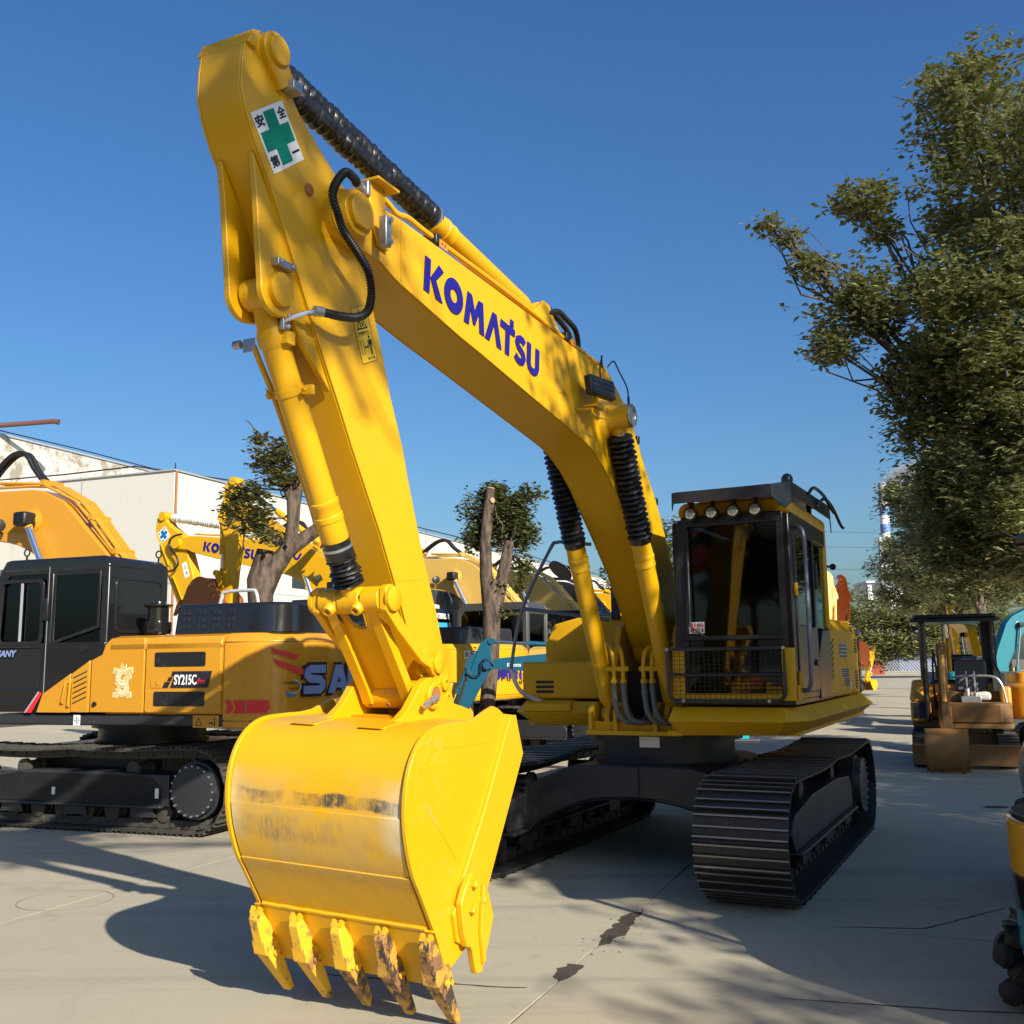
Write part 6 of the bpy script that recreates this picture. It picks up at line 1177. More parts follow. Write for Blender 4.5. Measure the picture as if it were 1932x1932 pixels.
obj("boom", MB().prism([(.92, .95), (1.05, .92), (1.18, 1.40), (1.42, 1.82), (1.36, 1.95), (1.20, 1.90), (1.0, 1.45)], -.33, -.19), BRN, MX, bevel=.015); obj("arm", MB().prism([(1.36, 1.95), (1.46, 1.86), (1.60, 1.20), (1.72, .62), (1.62, .58), (1.45, 1.15), (1.28, 1.80)], -.31, -.21), BRN, MX, bevel=.012)
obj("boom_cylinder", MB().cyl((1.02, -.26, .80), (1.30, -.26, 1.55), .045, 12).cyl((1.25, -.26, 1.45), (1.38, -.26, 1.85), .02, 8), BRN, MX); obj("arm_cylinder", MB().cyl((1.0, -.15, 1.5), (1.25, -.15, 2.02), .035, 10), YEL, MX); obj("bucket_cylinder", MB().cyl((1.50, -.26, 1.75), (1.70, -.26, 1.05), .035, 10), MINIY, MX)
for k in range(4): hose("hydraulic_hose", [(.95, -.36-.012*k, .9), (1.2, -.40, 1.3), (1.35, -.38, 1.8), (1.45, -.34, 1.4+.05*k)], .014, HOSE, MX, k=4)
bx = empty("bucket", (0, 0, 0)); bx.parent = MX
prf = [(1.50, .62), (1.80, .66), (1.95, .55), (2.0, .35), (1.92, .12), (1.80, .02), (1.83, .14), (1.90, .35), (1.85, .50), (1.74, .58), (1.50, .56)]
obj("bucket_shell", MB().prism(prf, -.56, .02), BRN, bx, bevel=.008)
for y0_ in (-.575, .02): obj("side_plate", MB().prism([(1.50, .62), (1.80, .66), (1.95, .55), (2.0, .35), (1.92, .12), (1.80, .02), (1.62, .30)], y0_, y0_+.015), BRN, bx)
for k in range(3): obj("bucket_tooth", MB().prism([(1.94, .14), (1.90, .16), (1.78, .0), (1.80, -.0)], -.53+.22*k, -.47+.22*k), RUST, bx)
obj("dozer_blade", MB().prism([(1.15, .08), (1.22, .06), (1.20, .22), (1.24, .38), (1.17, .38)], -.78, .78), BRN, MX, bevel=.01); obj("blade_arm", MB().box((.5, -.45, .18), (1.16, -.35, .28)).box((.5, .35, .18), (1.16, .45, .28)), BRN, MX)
hd_ = MB(); hd_.box((.52, .10, .93), (.60, .30, .97)); obj("paper_label", hd_, paint("pale blue paper", (.45, .6, .68), .6), MX)

# --- teal excavator and others behind it on the right
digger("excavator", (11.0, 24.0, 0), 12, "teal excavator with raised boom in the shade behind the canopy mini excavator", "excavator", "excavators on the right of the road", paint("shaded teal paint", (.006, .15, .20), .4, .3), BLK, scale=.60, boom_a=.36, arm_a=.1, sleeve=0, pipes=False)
digger("excavator", (12.3, 27.5, 0), 78, "yellow excavator with brown stick seen through the canopy of the mini excavator", "excavator", "excavators on the right of the road", YEL, BLK, scale=.62, boom_a=.12, arm_a=0, bucket=RUST, pipes=False)
digger("mini_excavator", (10.25, 18.3, 0), -10, "orange-yellow mini excavator at the right edge of the picture", "mini excavator", "mini excavators", ORY, BLK, scale=.62, boom_a=-.2, arm_a=.2, canopy=1, pipes=False)
# --- far machines with raised booms behind the big machine's engine hood
digger("excavator", (8.6, 45.0, 0), 4, "distant cream-yellow excavator with folded boom raised behind the engine hood", "excavator", "excavators beyond the big machine", paint("cream yellow paint", (.78, .50, .14), .4, .1), BLK, scale=1.0, boom_a=.16, arm_a=.30, pipes=False)
digger("excavator", (10.7, 49.5, 0), 2, "distant orange excavator with its arm pointing down beside the cream-yellow one", "excavator", "excavators beyond the big machine", ORANGE, BLK, scale=1.0, boom_a=.20, arm_a=.25, pipes=False)
digger("mini_excavator", (18.0, 58.0, 0), 40, "tiny yellow machine at the roadside before the red wall", "mini excavator", "mini excavators", YEL, BLK, scale=.62, boom_a=-.1, arm_a=.1, pipes=False)

# --- near right edge: rear end of a mini excavator in yellow, black and teal with a canopy
KB = empty("mini_excavator", (3.33, 4.95, 0), 8, "near mini excavator at the right edge, rear painted yellow over black over teal", "mini excavator", "mini excavators")
undercarriage(KB, 1.20, .28, .50, -.50, .25, .25, .20, .21, TRKD, UND, shoes=False, sag=.01, ring_r=.3, beam=False, s=.5)
pr = [(-.98*cos(radians(a)), .78*sin(radians(a))) for a in range(-90, 91, 10)]
kp_ = [(.55, -.78)] + [(-.98*abs(cos(radians(a)))**.7, .78*sin(radians(a))) for a in range(-90, 91, 9)] + [(.55, .78)]
KTEAL = paint("glossy teal panel", (.01, .22, .27), .15, .1, coat=.6); KY = paint("glossy amber panel", (.62, .33, .02), .18, .1, coat=.5)
obj("lower_panel", MB().prism([(x*.93, y*.93) for x, y in kp_], .22, .32, 'Z', top=[(x*.985, y*.985) for x, y in kp_]).prism([(x*.985, y*.985) for x, y in kp_], .32, .52, 'Z'), KTEAL, KB, bevel=.02); obj("middle_band", MB().prism([(x*.992, y*.992) for x, y in kp_], .522, .68, 'Z'), GBL, KB, bevel=.008); obj("upper_panel", MB().prism(kp_, .682, .94, 'Z'), KY, KB, bevel=.02)
obj("top_rim", MB().prism([(x*.98, y*.98) for x, y in kp_], .942, .965, 'Z'), BLK, KB, bevel=.006); obj("top_tray", MB().prism([(x*.90, y*.90) for x, y in kp_], .967, .985, 'Z'), PALE, KB, bevel=.006); obj("engine_cover", MB().prism(rrect(-.70, -.5, .1, .5, .1), .985, 1.25, 'Z'), BLK, KB, bevel=.04)
obj("seat", MB().box((-.1, -.25, 1.0), (.35, .25, 1.15)).prism([(-.1, 1.12), (-.22, 1.60), (-.12, 1.62), (.02, 1.14)], -.25, .25), SEAT, KB, bevel=.04)
obj("canopy_roof", MB().prism(rrect(-.62, -.62, .72, .62, .10), 2.28, 2.34, 'Z').prism(rrect(-.56, -.56, .66, .56, .08), 2.34, 2.40, 'Z'), BLK, KB, bevel=.015)
for y_ in (-.5, .5): obj("canopy_post", MB().tube([(-.55, y_, 1.0), (-.52, y_, 2.3)], .03, 8), BLK, KB)
dl = MB(); rq = random.Random(5)
for (x_, y_, z_, r_) in ((-.80, .52, .33, .05), (-.86, .53, .25, .055), (-.80, .5, .17, .06), (-.84, .52, .08, .06), (-.72, .52, .05, .07)):
    bm_ = bmesh.new(); bmesh.ops.create_icosphere(bm_, subdivisions=3, radius=r_); dl.add([(x_+v.co.x*rq.uniform(.9, 1.15), y_+v.co.y*rq.uniform(.9, 1.15), z_+v.co.z*rq.uniform(.9, 1.15)) for v in bm_.verts], [tuple(v.index for v in f.verts) for f in bm_.faces]); bm_.free()
obj("dark_lumps", dl, paint("rough dark lump", (.03, .026, .022), .9, .9, (.08, .07, .06), bump=1), KB)  # dark lumps stand in for an indistinct black object
# grey machine nose with a round headlight
NG = empty("tractor", (4.20, 7.55, 0), 175, "grey rounded machine nose with round headlight above the near mini excavator", "tractor")
obj("bonnet", MB().lathe((.55, 0, .88), (-1.1, 0, .92), [(0, .02), (.02, .16), (.08, .27), (.18, .33), (.4, .36), (1.6, .38)], 24), paint("silver grey paint", (.30, .30, .32), .3, .4, metal=.3), NG)
obj("headlight", MB().lathe((.42, .20, .86), (.56, .23, .86), [(0, .09), (.10, .085), (.115, .06), (.12, .02)], 18), LENS, NG); obj("chassis", MB().box((-1.6, -.3, .45), (.3, .3, .75)), BLK, NG, bevel=.03)
for x_, y_, r_ in ((.05, .55, .38), (.05, -.55, .38), (-1.5, .6, .55), (-1.5, -.6, .55)):
    ty = MB(); ty.lathe((x_, y_-.12, r_), (x_, y_+.12, r_), [(0, r_*.55), (0, r_*.92), (.04, r_), (.20, r_), (.24, r_*.92), (.24, r_*.55)], 28)
    for k in range(22): a = 2*pi*k/22; ty.bar((x_+r_*.99*cos(a), y_-.12, r_+r_*.99*sin(a)), (x_+r_*.99*cos(a+.12), y_+.0, r_+r_*.99*sin(a+.12)), .05, .04, side=(cos(a), 0, sin(a)))
    wo = obj("tyre", ty, HOSE, NG); obj("rim", MB().lathe((x_, y_-.08, r_), (x_, y_+.08, r_), [(0, .05), (0, r_*.56), (.16, r_*.56), (.16, .05)], 20), GREYD, wo)

# ------------------------------------------------------------------ buildings
def stained(name, base, dark, sc=.5, thr=(.60, .78)):
    m, t, b = principled(name)
    a = mix(t, noise(t, .3, 4), base, tuple(c*.94 for c in base))
    flakes = ramp(t, noise(t, sc*2.2, 10, .78), thr[0], thr[1]); streak = ramp(t, noise(t, sc*1.5, 8, .7, stretch=(1.6, 1.6, .18)), .60, .82)
    c = mix(t, flakes, a, dark); c = mix(t, streak, c, tuple(x*.8 for x in dark)); 
    t.links.new(c, b.inputs['Base Color']); b.inputs['Roughness'].default_value = .85; b.inputs['Specular IOR Level'].default_value = .2
    bp = N(t, "ShaderNodeBump"); bp.inputs['Strength'].default_value = .2; bp.inputs['Distance'].default_value = .02; t.links.new(noise(t, 5, 6), bp.inputs['Height']); t.links.new(bp.outputs[0], b.inputs['Normal'])
    return m
WALL = stained("white rendered wall", (.50, .485, .445), (.33, .30, .24), .35, (.60, .70)); WALL2 = stained("flaking white wall", (.48, .46, .42), (.25, .215, .165), .45, (.50, .58))
def rd(a, b, o=(0, 0)): return Vector((o[0], o[1], 0)) + RD*a + RN*b
def block(name, o, u0, u1, v0, v1, z0, z1, mat, parent=None, **k):
    """box aligned with the road: u along the road, v across (to the right)"""
    P = [rd(u0, v0, o), rd(u1, v0, o), rd(u1, v1, o), rd(u0, v1, o)]; mb = MB(); mb.prism([(p.x, p.y) for p in P], z0, z1, 'Z'); return obj(name, mb, mat, parent, smooth=0, **k)
CO = (-14.3, 43.0)
bl1 = empty("warehouse", (0, 0, 0), label="low white warehouse with smooth panelled walls behind the parked excavators", cat="building")
block("wall", CO, 0, 95, -40, 0, 0, 10.0, WALL, bl1)
for k in range(15):
    if k: block("panel_joint", CO, k*6.0-.04, k*6.0+.04, 0, .012, .3, 9.9, GREYD, bl1)
for k in range(1, 7): block("panel_joint", CO, -.012, 0, -k*5.0-.03, -k*5.0+.03, .3, 9.9, GREYD, bl1)
block("panel_joint", CO, -.012, 0, -40, 0, 5.2, 5.24, GREYD, bl1); block("panel_joint", CO, 0, 95, 0, .012, 5.2, 5.24, GREYD, bl1)
block("roof_coping", CO, -.08, 95, -.15, .08, 10.0, 10.06, GREYD, bl1); block("roof_coping", CO, -.08, .15, -40, -.15, 10.0, 10.06, GREYD, bl1)
for u0 in (9, 22, 36, 50): 
    wo = block("strip_window", CO, u0, u0+8.0, 0, .02, 5.6, 6.5, paint("dark window", (.03, .035, .04), .15, .1), bl1)
    for q in range(1, 6): block("mullion", CO, u0+q*1.33-.03, u0+q*1.33+.03, .02, .05, 5.6, 6.5, WHITE, wo)
for v0 in (-9.5, -15.8): block("strip_window", CO, -.02, 0, v0, v0+1.4, 5.4, 6.2, MATS["dark window"], bl1)
for u0 in (4.2, 11, 18, 30): 
    wo = block("tall_window", CO, u0, u0+4.0, 0, .03, 1.2, 4.4, paint("grey window", (.25, .27, .28), .3, .3), bl1)
    for q in range(5): block("window_bar", CO, u0+q*.95, u0+q*.95+.22, .03, .07, 1.2, 4.4, WHITE, wo)
cb_ = MB(); cb_.tube([tuple(rd(-.1, -38, CO)+Vector((0, 0, 10.2)))] + [tuple(rd(-.1, -38+i*4, CO)+Vector((0, 0, 10.28+.05*(i % 2)))) for i in range(1, 10)] + [tuple(rd(i*6, .1, CO)+Vector((0, 0, 10.28+.05*(i % 2)))) for i in range(1, 14)], .035, 5)
obj("roof_cable", cb_, INK, bl1); pm = MB(); 
for i in range(0, 14): q = rd(i*6, .05, CO); pm.box((q.x-.02, q.y-.02, 10.0), (q.x+.02, q.y+.02, 10.32))
obj("cable_posts", pm, INK, bl1)
dn_ = MB(); q = rd(.1, .06, CO); dn_.tube([(q.x, q.y, 10), (q.x, q.y, .3)], .05, 6); obj("drain_pipe", dn_, RUST, bl1)
q = rd(58, .25, CO); obj("wall_pipe", MB().tube([(q.x, q.y, 4.4), (q.x, q.y, 8.0)], .12, 7).tube([(q.x, q.y, 7.2), (q.x, q.y, 9.3)], .17, 7), RUST, bl1)
lf = rd(-1.2, -13.2, CO); ld_ = MB()
for dy in (-.8, .8): ld_.tube([(lf.x+dy, lf.y, 0), (lf.x+dy, lf.y, 6.0)], .05, 5)
for i in range(7): ld_.tube([(lf.x-.8, lf.y, .6+i*.9), (lf.x+.8, lf.y, .6+i*.9)], .035, 5)
obj("steel_ladder_frame", ld_, paint("pale steel", (.45, .47, .46), .5, .2), bl1)
bl2 = empty("factory_hall", (0, 0, 0), label="taller hall behind with flaking white parapet and a rusty pipe on its roof", cat="building")
block("wall", (-28.6, 49.0), -20, 75, -30, 0, 0, 14.0, WALL2, bl2); block("roof_coping", (-28.6, 49.0), -20, 75, -.2, .1, 14.0, 14.08, GREYD, bl2)
rp_ = MB(); a = Vector((-27.3, 52.5, 14.3)); rp_.tube([tuple(a+Vector((-3, -2, -.2))), tuple(a), tuple(a+Vector((3.2, .5, .35))), tuple(a+Vector((3.5, .5, .30)))], [.10, .13, .13, .15], 10); obj("roof_pipe", rp_, paint("dark rust", (.10, .035, .025), .6, .5), bl2)
cb_ = MB(); cb_.tube([tuple(rd(-20+i*6, -.1, (-28.6, 49.0))+Vector((0, 0, 14.25+.06*(i % 2)))) for i in range(15)], .035, 5); obj("roof_cable", cb_, INK, bl2)

# gate, walls, sheds at the end of the road
GT = empty("sliding_gate", (0, 0, 0), label="white lattice sliding gate across the far end of the road", cat="gate")
go = Vector((45.0, 140.0, 0)); gd_ = Vector((.345, -.94, 0)); gd_ = Vector((9.0, -11.0, 0)).normalized()
ga = MB()
for i in range(44):
    p = go+gd_*i*.40; q = go+gd_*(i+1)*.40
    for z0 in (.15, .62, 1.09): ga.bar(tuple(p+Vector((0, 0, z0))), tuple(q+Vector((0, 0, z0+.47))), .05, .05); ga.bar(tuple(p+Vector((0, 0, z0+.47))), tuple(q+Vector((0, 0, z0))), .05, .05)
obj("lattice", ga, WHITE, GT, smooth=0)
obj("rails", MB().bar(tuple(go+Vector((0, 0, 1.6))), tuple(go+gd_*17.6+Vector((0, 0, 1.6))), .08, .06).bar(tuple(go+Vector((0, 0, .12))), tuple(go+gd_*17.6+Vector((0, 0, .12))), .08, .08), WHITE, GT)
kb_ = MB(); kb_.prism([(40, 127), (62, 118), (70, 138), (48, 150)], 0, .14, 'Z'); obj("far_pavement", kb_, CONC, kind='structure')
def solid(name, label, cat, poly, z0, z1, mat, **k):
    o = obj(name, MB().prism(poly, z0, z1, 'Z'), mat, smooth=0); o['label'] = label; o['category'] = cat; return o
def bx2(u, v, d, wd, dp):    # footprint by picture bearing: centre at bearing tan, depth d
    c = Vector((u*d, d)); a = Vector((1, -.35)).normalized(); b = Vector((.35, 1)).normalized(); return [tuple(c+a*(-wd/2)), tuple(c+a*(wd/2)), tuple(c+a*(wd/2)+b*dp), tuple(c-a*(wd/2)+b*dp)]
solid("red_wall", "rusty red metal panel wall left of the far gate", "wall", bx2(.348, 0, 120, 1.6, 2.5), 0, 3.3, paint("rusty red", (.32, .07, .035), .7, .5))
wlp = solid("white_wall", "white boundary wall behind the lattice gate", "wall", bx2(.372, 0, 158, 6.5, .4), 0, 3.9, WALL)
solid("gate_pillar", "white gate pillar with cap beside the boundary wall", "gate pillar", bx2(.370, 0, 156, .7, .7), 0, 4.6, WHITE)
gh = empty("gatehouse", (0, 0, 0), label="small white gatehouse with blue panel by the far gate", cat="building")
obj("wall", MB().prism(bx2(.391, 0, 150, 6.0, 4), 0, 3.6, 'Z'), paint("slate blue", (.10, .13, .24), .6), gh, smooth=0); obj("fascia", MB().prism(bx2(.390, 0, 149.5, 7.5, 5.5), 3.6, 4.7, 'Z'), WALL, gh, smooth=0)
sh = empty("long_shed", (0, 0, 0), label="shed with grey-green pitched roof beyond the gate", cat="building")
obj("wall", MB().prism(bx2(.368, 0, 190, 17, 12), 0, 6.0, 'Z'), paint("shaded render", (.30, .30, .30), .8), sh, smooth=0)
rp = bx2(.368, 0, 188, 20, 16); obj("roof", MB().add([(rp[0][0], rp[0][1], 6.0), (rp[1][0], rp[1][1], 6.8), (rp[2][0], rp[2][1], 9.2), (rp[3][0], rp[3][1], 7.6)], [(0,1,2,3)]), paint("pale green roof", (.42, .50, .48), .6, .4), sh, smooth=0)
# power station: stepped white lattice block, tapering chimney with bands and plume
PS = empty("power_station", (0, 0, 0), label="white boiler house of a power station in the far distance", cat="building")
pw = paint("pale steelwork", (.62, .64, .66), .7, .2); cx_, cy_ = 171.0, 480.0
for k, (w_, z0, z1) in enumerate(((13, 0, 12), (12, 12, 22), (15, 22, 30), (16, 30, 38))): obj("storey", MB().box((cx_-w_/2+2, cy_, z0), (cx_+w_/2+2, cy_+18, z1-.8)), pw, PS, smooth=0); obj("floor_ledge", MB().box((cx_-w_/2+1, cy_-1.5, z1-.8), (cx_+w_/2+3, cy_+18, z1)), WHITE, PS, smooth=0)
br_ = MB()
for i in range(5):
    for z0, z1 in ((0, 12), (12, 22), (22, 30)): x0_ = cx_-5+i*2.8; br_.bar((x0_, cy_-1, z0), (x0_+2.8, cy_-1, z1), .4, .4); br_.bar((x0_+2.8, cy_-1.2, z0), (x0_, cy_-1.2, z1), .4, .4)
obj("bracing", br_, GREYD, PS, smooth=0); dkw = MB()
for i in range(6): dkw.box((cx_-4+i*2.0, cy_-.05, 31.5), (cx_-3+i*2.0, cy_+.02, 34))
obj("openings", dkw, GREYD, PS, smooth=0)
CH = empty("chimney", (173.5, 476, 0), label="tall white and blue banded chimney with white plume", cat="chimney")
r0, r1, Hc = 2.75, 1.95, 83.5
bands = [(0, 55, pw), (55, 60, WHITE), (60, 64, paint("band blue", (.12, .22, .5), .6)), (64, 68, WHITE), (68, 72, MATS["band blue"]), (72, 76, WHITE), (76, 78.5, MATS["band blue"]), (78.5, Hc, paint("weathered grey", (.35, .36, .36), .8))]
for z0, z1, m_ in bands: obj("shaft_band", MB().lathe((0, 0, z0), (0, 0, z1), [(0, r0+(r1-r0)*z0/Hc), (z1-z0, r0+(r1-r0)*z1/Hc)], 24), m_, CH)
obj("service_lift", MB().box((-3.4, -.8, 36), (-2.0, .8, 58)), GREYD, CH)
pm_ = bpy.data.materials.new("steam"); pm_.use_nodes = True; t = pm_.node_tree; t.nodes.clear(); out = N(t, "ShaderNodeOutputMaterial"); pv = N(t, "ShaderNodeVolumePrincipled"); pv.inputs['Color'].default_value = (1, 1, 1, 1); pv.inputs['Anisotropy'].default_value = .2
nn_ = ramp(t, noise(t, .12, 5, .6), .42, .62); ml = N(t, "ShaderNodeMath", operation='MULTIPLY'); t.links.new(nn_, ml.inputs[0]); ml.inputs[1].default_value = .35; t.links.new(ml.outputs[0], pv.inputs['Density']); t.links.new(pv.outputs[0], out.inputs['Volume'])
stm = MB(); stm.lathe((173.5, 476, 83), (196, 480, 93), [(0, 1.6), (3, 3.2), (8, 4.8), (14, 5.6), (20, 5.0), (24, 2.0)], 14)
so = obj("steam_plume", stm, pm_); so['kind'] = 'stuff'
for k, (y0_, z0_) in enumerate(((210, 29.8), (210, 26.6), (212, 22.0))):
    wm = MB(); wm.tube([(20+i*12, y0_+i*2, z0_-1.2*sin(pi*i/12)) for i in range(13)], .03, 4); o = obj("power_line", wm, INK); o['label'] = 'thin overhead power line crossing the sky, %s of three' % ('highest', 'middle', 'lowest')[k]; o['category'] = 'cable'; o['group'] = 'overhead power lines'

# ------------------------------------------------------------------ trees
def bark(name, col, dark):
    m, t, b = principled(name); v = noise(t, 9, 8, .7, stretch=(1, 1, .28)); c = mix(t, ramp(t, v, .42, .58), dark, col); t.links.new(c, b.inputs['Base Color']); b.inputs['Roughness'].default_value = .9
    bp = N(t, "ShaderNodeBump"); bp.inputs['Strength'].default_value = 1.0; bp.inputs['Distance'].default_value = .03; t.links.new(v, bp.inputs['Height']); t.links.new(bp.outputs[0], b.inputs['Normal']); return m
BARK = bark("bark", (.15, .115, .085), (.045, .034, .026))
def leafmat(name, c0, c1, c2):
    m, t, b = principled(name)
    n1 = ramp(t, noise(t, .9, 4), .35, .65); n2 = ramp(t, noise(t, 14, 3, .8), .42, .58)
    c = mix(t, n1, c0, c1); c = mix(t, n2, c, c2); t.links.new(c, b.inputs['Base Color']); b.inputs['Roughness'].default_value = .30; b.inputs['Specular IOR Level'].default_value = .5
    out = t.nodes["Material Output"]; tl = N(t, "ShaderNodeBsdfTranslucent"); t.links.new(c, tl.inputs[0]); ms = N(t, "ShaderNodeMixShader"); ms.inputs[0].default_value = .25; t.links.new(b.outputs[0], ms.inputs[1]); t.links.new(tl.outputs[0], ms.inputs[2]); t.links.new(ms.outputs[0], out.inputs[0]); return m
LEAF = leafmat("camphor leaves", (.065, .105, .024), (.14, .16, .045), (.36, .34, .15)); LEAFD = leafmat("dark leaves", (.06, .09, .025), (.09, .115, .032), (.19, .18, .07))  # third camphor tone paints bright highlights into random leaf patches
def leaves(clumps, count, size, rng, hollow=.25):
    """clumps: (x, y, z, rx, ry, rz, weight); many small leaf blades in sprays"""
    mb = MB(); tw = sum(c[6] for c in clumps); V = mb.v; F = mb.f
    for cx, cy, cz, rx, ry, rz, wt in clumps:
        n = int(count*wt/tw/7); subs = []
        if rx > .6:
            for _ in range(int(10+13*rx)):
                while True:
                    a, b, c = rng.uniform(-1, 1), rng.uniform(-1, 1), rng.uniform(-1, 1); r = a*a+b*b+c*c
                    if .22 < r <= 1: break
                subs.append((cx+a*rx, cy+b*ry, cz+c*rz, rng.uniform(.16, .34)*max(1, size/.16)))
        for _ in range(n):
            if subs and rng.random() < .93:
                sx, sy, sz, sr = rng.choice(subs); ga = lambda v: max(-1.5*v, min(1.5*v, rng.gauss(0, v))); px, py, pz = sx+ga(sr), sy+ga(sr), sz+ga(sr*.7)
            else:
                while True:
                    a, b, c = rng.uniform(-1, 1), rng.uniform(-1, 1), rng.uniform(-1, 1); r = a*a+b*b+c*c
                    if r <= 1 and (r > hollow or rng.random() < .3): break
                k = 1 + .25*rng.gauss(0, .5); px, py, pz = cx+a*rx*k, cy+b*ry*k, cz+c*rz*k
            for q in range(7):                         # one spray of seven blades
                th = rng.uniform(0, 2*pi); dz = rng.uniform(-.45, .55); s = size*rng.uniform(.7, 1.3)
                dx, dy = cos(th), sin(th); ox, oy, oz = px+rng.gauss(0, size*.55), py+rng.gauss(0, size*.55), pz+rng.gauss(0, size*.45)
                wx, wy, wz = -dy*s*.26, dx*s*.26, rng.uniform(-.16, .16)*s; i = len(V)
                V += [(ox, oy, oz), (ox+dx*s*.5+wx, oy+dy*s*.5+wy, oz+dz*s*.5+wz), (ox+dx*s, oy+dy*s, oz+dz*s-.12*s), (ox+dx*s*.5-wx, oy+dy*s*.5-wy, oz+dz*s*.5-wz)]
                F.append((i, i+1, i+2, i+3))
    return mb
def limb(mb, p0, p1, r0, r1, rng, k=5, wob=.12, n=8):
    p0, p1 = Vector(p0), Vector(p1); L = (p1-p0).length; pts = []; rr = []
    for i in range(k+1): t = i/k; pts.append(p0.lerp(p1, t)+Vector([rng.uniform(-1, 1)*wob*L*.25*sin(pi*t) for _ in range(3)])); rr.append(r0+(r1-r0)*t)
    mb.tube(pts, rr, n, caps=True); return pts
def tree(name, base, clumps, count, size, trunk_h, trunk_r, label, cat="tree", group=None, seed=1, leaf=None, twigs=0, hollow=.25, lean=(0, 0)):
    rng = random.Random(seed); T = empty(name, base, 0, label, cat, group)
    tm = MB(); top = Vector((lean[0], lean[1], trunk_h)); tm.tube([(0, 0, -.05), (0, 0, .15), (lean[0]*.3, lean[1]*.3, trunk_h*.4), tuple(top)], [trunk_r*1.5, trunk_r*1.1, trunk_r, trunk_r*.8], 12); obj("trunk", tm, BARK, T, smooth=60)
    for c in clumps:
        lm = MB(); e = Vector(c[:3]); limb(lm, top-Vector((0, 0, trunk_h*.1*rng.random())), e, trunk_r*min(.55, .22+.12*c[6]), trunk_r*.10, rng)
        for _ in range(3+twigs):
            d = Vector((rng.uniform(-1, 1)*c[3], rng.uniform(-1, 1)*c[4], rng.uniform(-.3, 1)*c[5]))*(1.25 if twigs else .8); limb(lm, e.lerp(top, rng.uniform(.0, .4)), e+d, trunk_r*.14, .006, rng, 4, .5, 5)
        obj("limb", lm, BARK, T, smooth=60)
    o = obj("crown", leaves(clumps, count, size, rng, hollow), leaf or LEAF, T, smooth=0); o['kind'] = 'stuff'
    return T
# the big tree on the right
bigc = [(0, 0, 7.6, 2.7, 2.7, 2.0, 6), (-.9, -.6, 9.4, 1.5, 1.6, 1.2, 2.2), (-1.6, -.3, 10.6, .75, .8, .75, .7), (.3, .4, 10.6, 1.2, 1.2, .9, 1), (-1.8, -.8, 6.9, 1.3, 1.4, 1.2, 2.2), (-1.4, -.4, 5.1, 1.4, 1.7, 1.2, 3), (-1.65, 0, 3.8, 1.15, 1.5, .75, 2), (-.6, -.8, 4.0, 2.0, 2.0, 1.1, 3), (-3.2, .2, 9.2, .5, .5, .28, .3), (-2.9, .2, 8.7, .3, .3, .2, .1), (-3.3, .3, 7.55, .75, .7, .62, .75), (-4.15, .3, 8.15, .30, .25, .22, .12), (-4.75, .3, 8.85, .22, .2, .13, .05), (-4.45, .3, 8.65, .2, .2, .12, .04), (-3.85, .3, 6.75, .4, .4, .28, .2), (-2.6, .3, 6.3, .5, .5, .35, .3), (-2.5, 0, 4.5, .35, .5, .4, .2), (-2.2, -.2, 6.0, .7, .9, .7, .9), (-1.2, -.5, 6.0, 1.3, 1.3, 1.1, 1.8), (1.8, 0, 6, 2, 2, 2.4, 3)]
tree("broadleaf_tree", (9.1, 16.0, 0), bigc, 95000, .135, 3.2, .20, "tall broadleaf tree overhanging the right side of the road, one branch reaching far left", group="trees along the right of the road", seed=3, twigs=2)
g1 = [(0, 0, 6.4, 2.6, 2.6, 2.0, 5), (-1.2, -.8, 4.8, 1.8, 1.8, 1.3, 2.5), (1.2, .6, 5.0, 1.8, 1.8, 1.3, 2.5), (.2, .4, 8.3, 1.5, 1.5, 1.2, 1.6), (-1.6, .5, 7.2, 1.2, 1.2, 1.0, 1.2)]
T0 = tree("broadleaf_tree", (15.6, 34.5, 0), g1, 42000, .17, 3.4, .19, "broadleaf tree with straight dark trunk behind the canopy mini excavator", group="trees along the right of the road", seed=5)
def more(loc, rz, sc, label):
    c = copy_tree(T0); c.location = loc; c.rotation_euler = (0, 0, rz); c.scale = (sc,)*3; c['label'] = label; return c
G_ = "trees along the right of the road"
more((14.6, 3.4, 0), 1.1, 1.0, "roadside tree beside the parked machines, nearest of those outside the right of the picture")
more((19.5, 46.0, 0), 2.3, 1.05, "broadleaf tree beyond the trunk behind the canopy mini excavator")
more((24.5, 59.0, 0), .4, 1.1, "broadleaf tree far down the right side of the road")
more((13.5, 26.0, 0), 4.0, .95, "broadleaf tree between the near overhanging tree and the straight dark trunk")
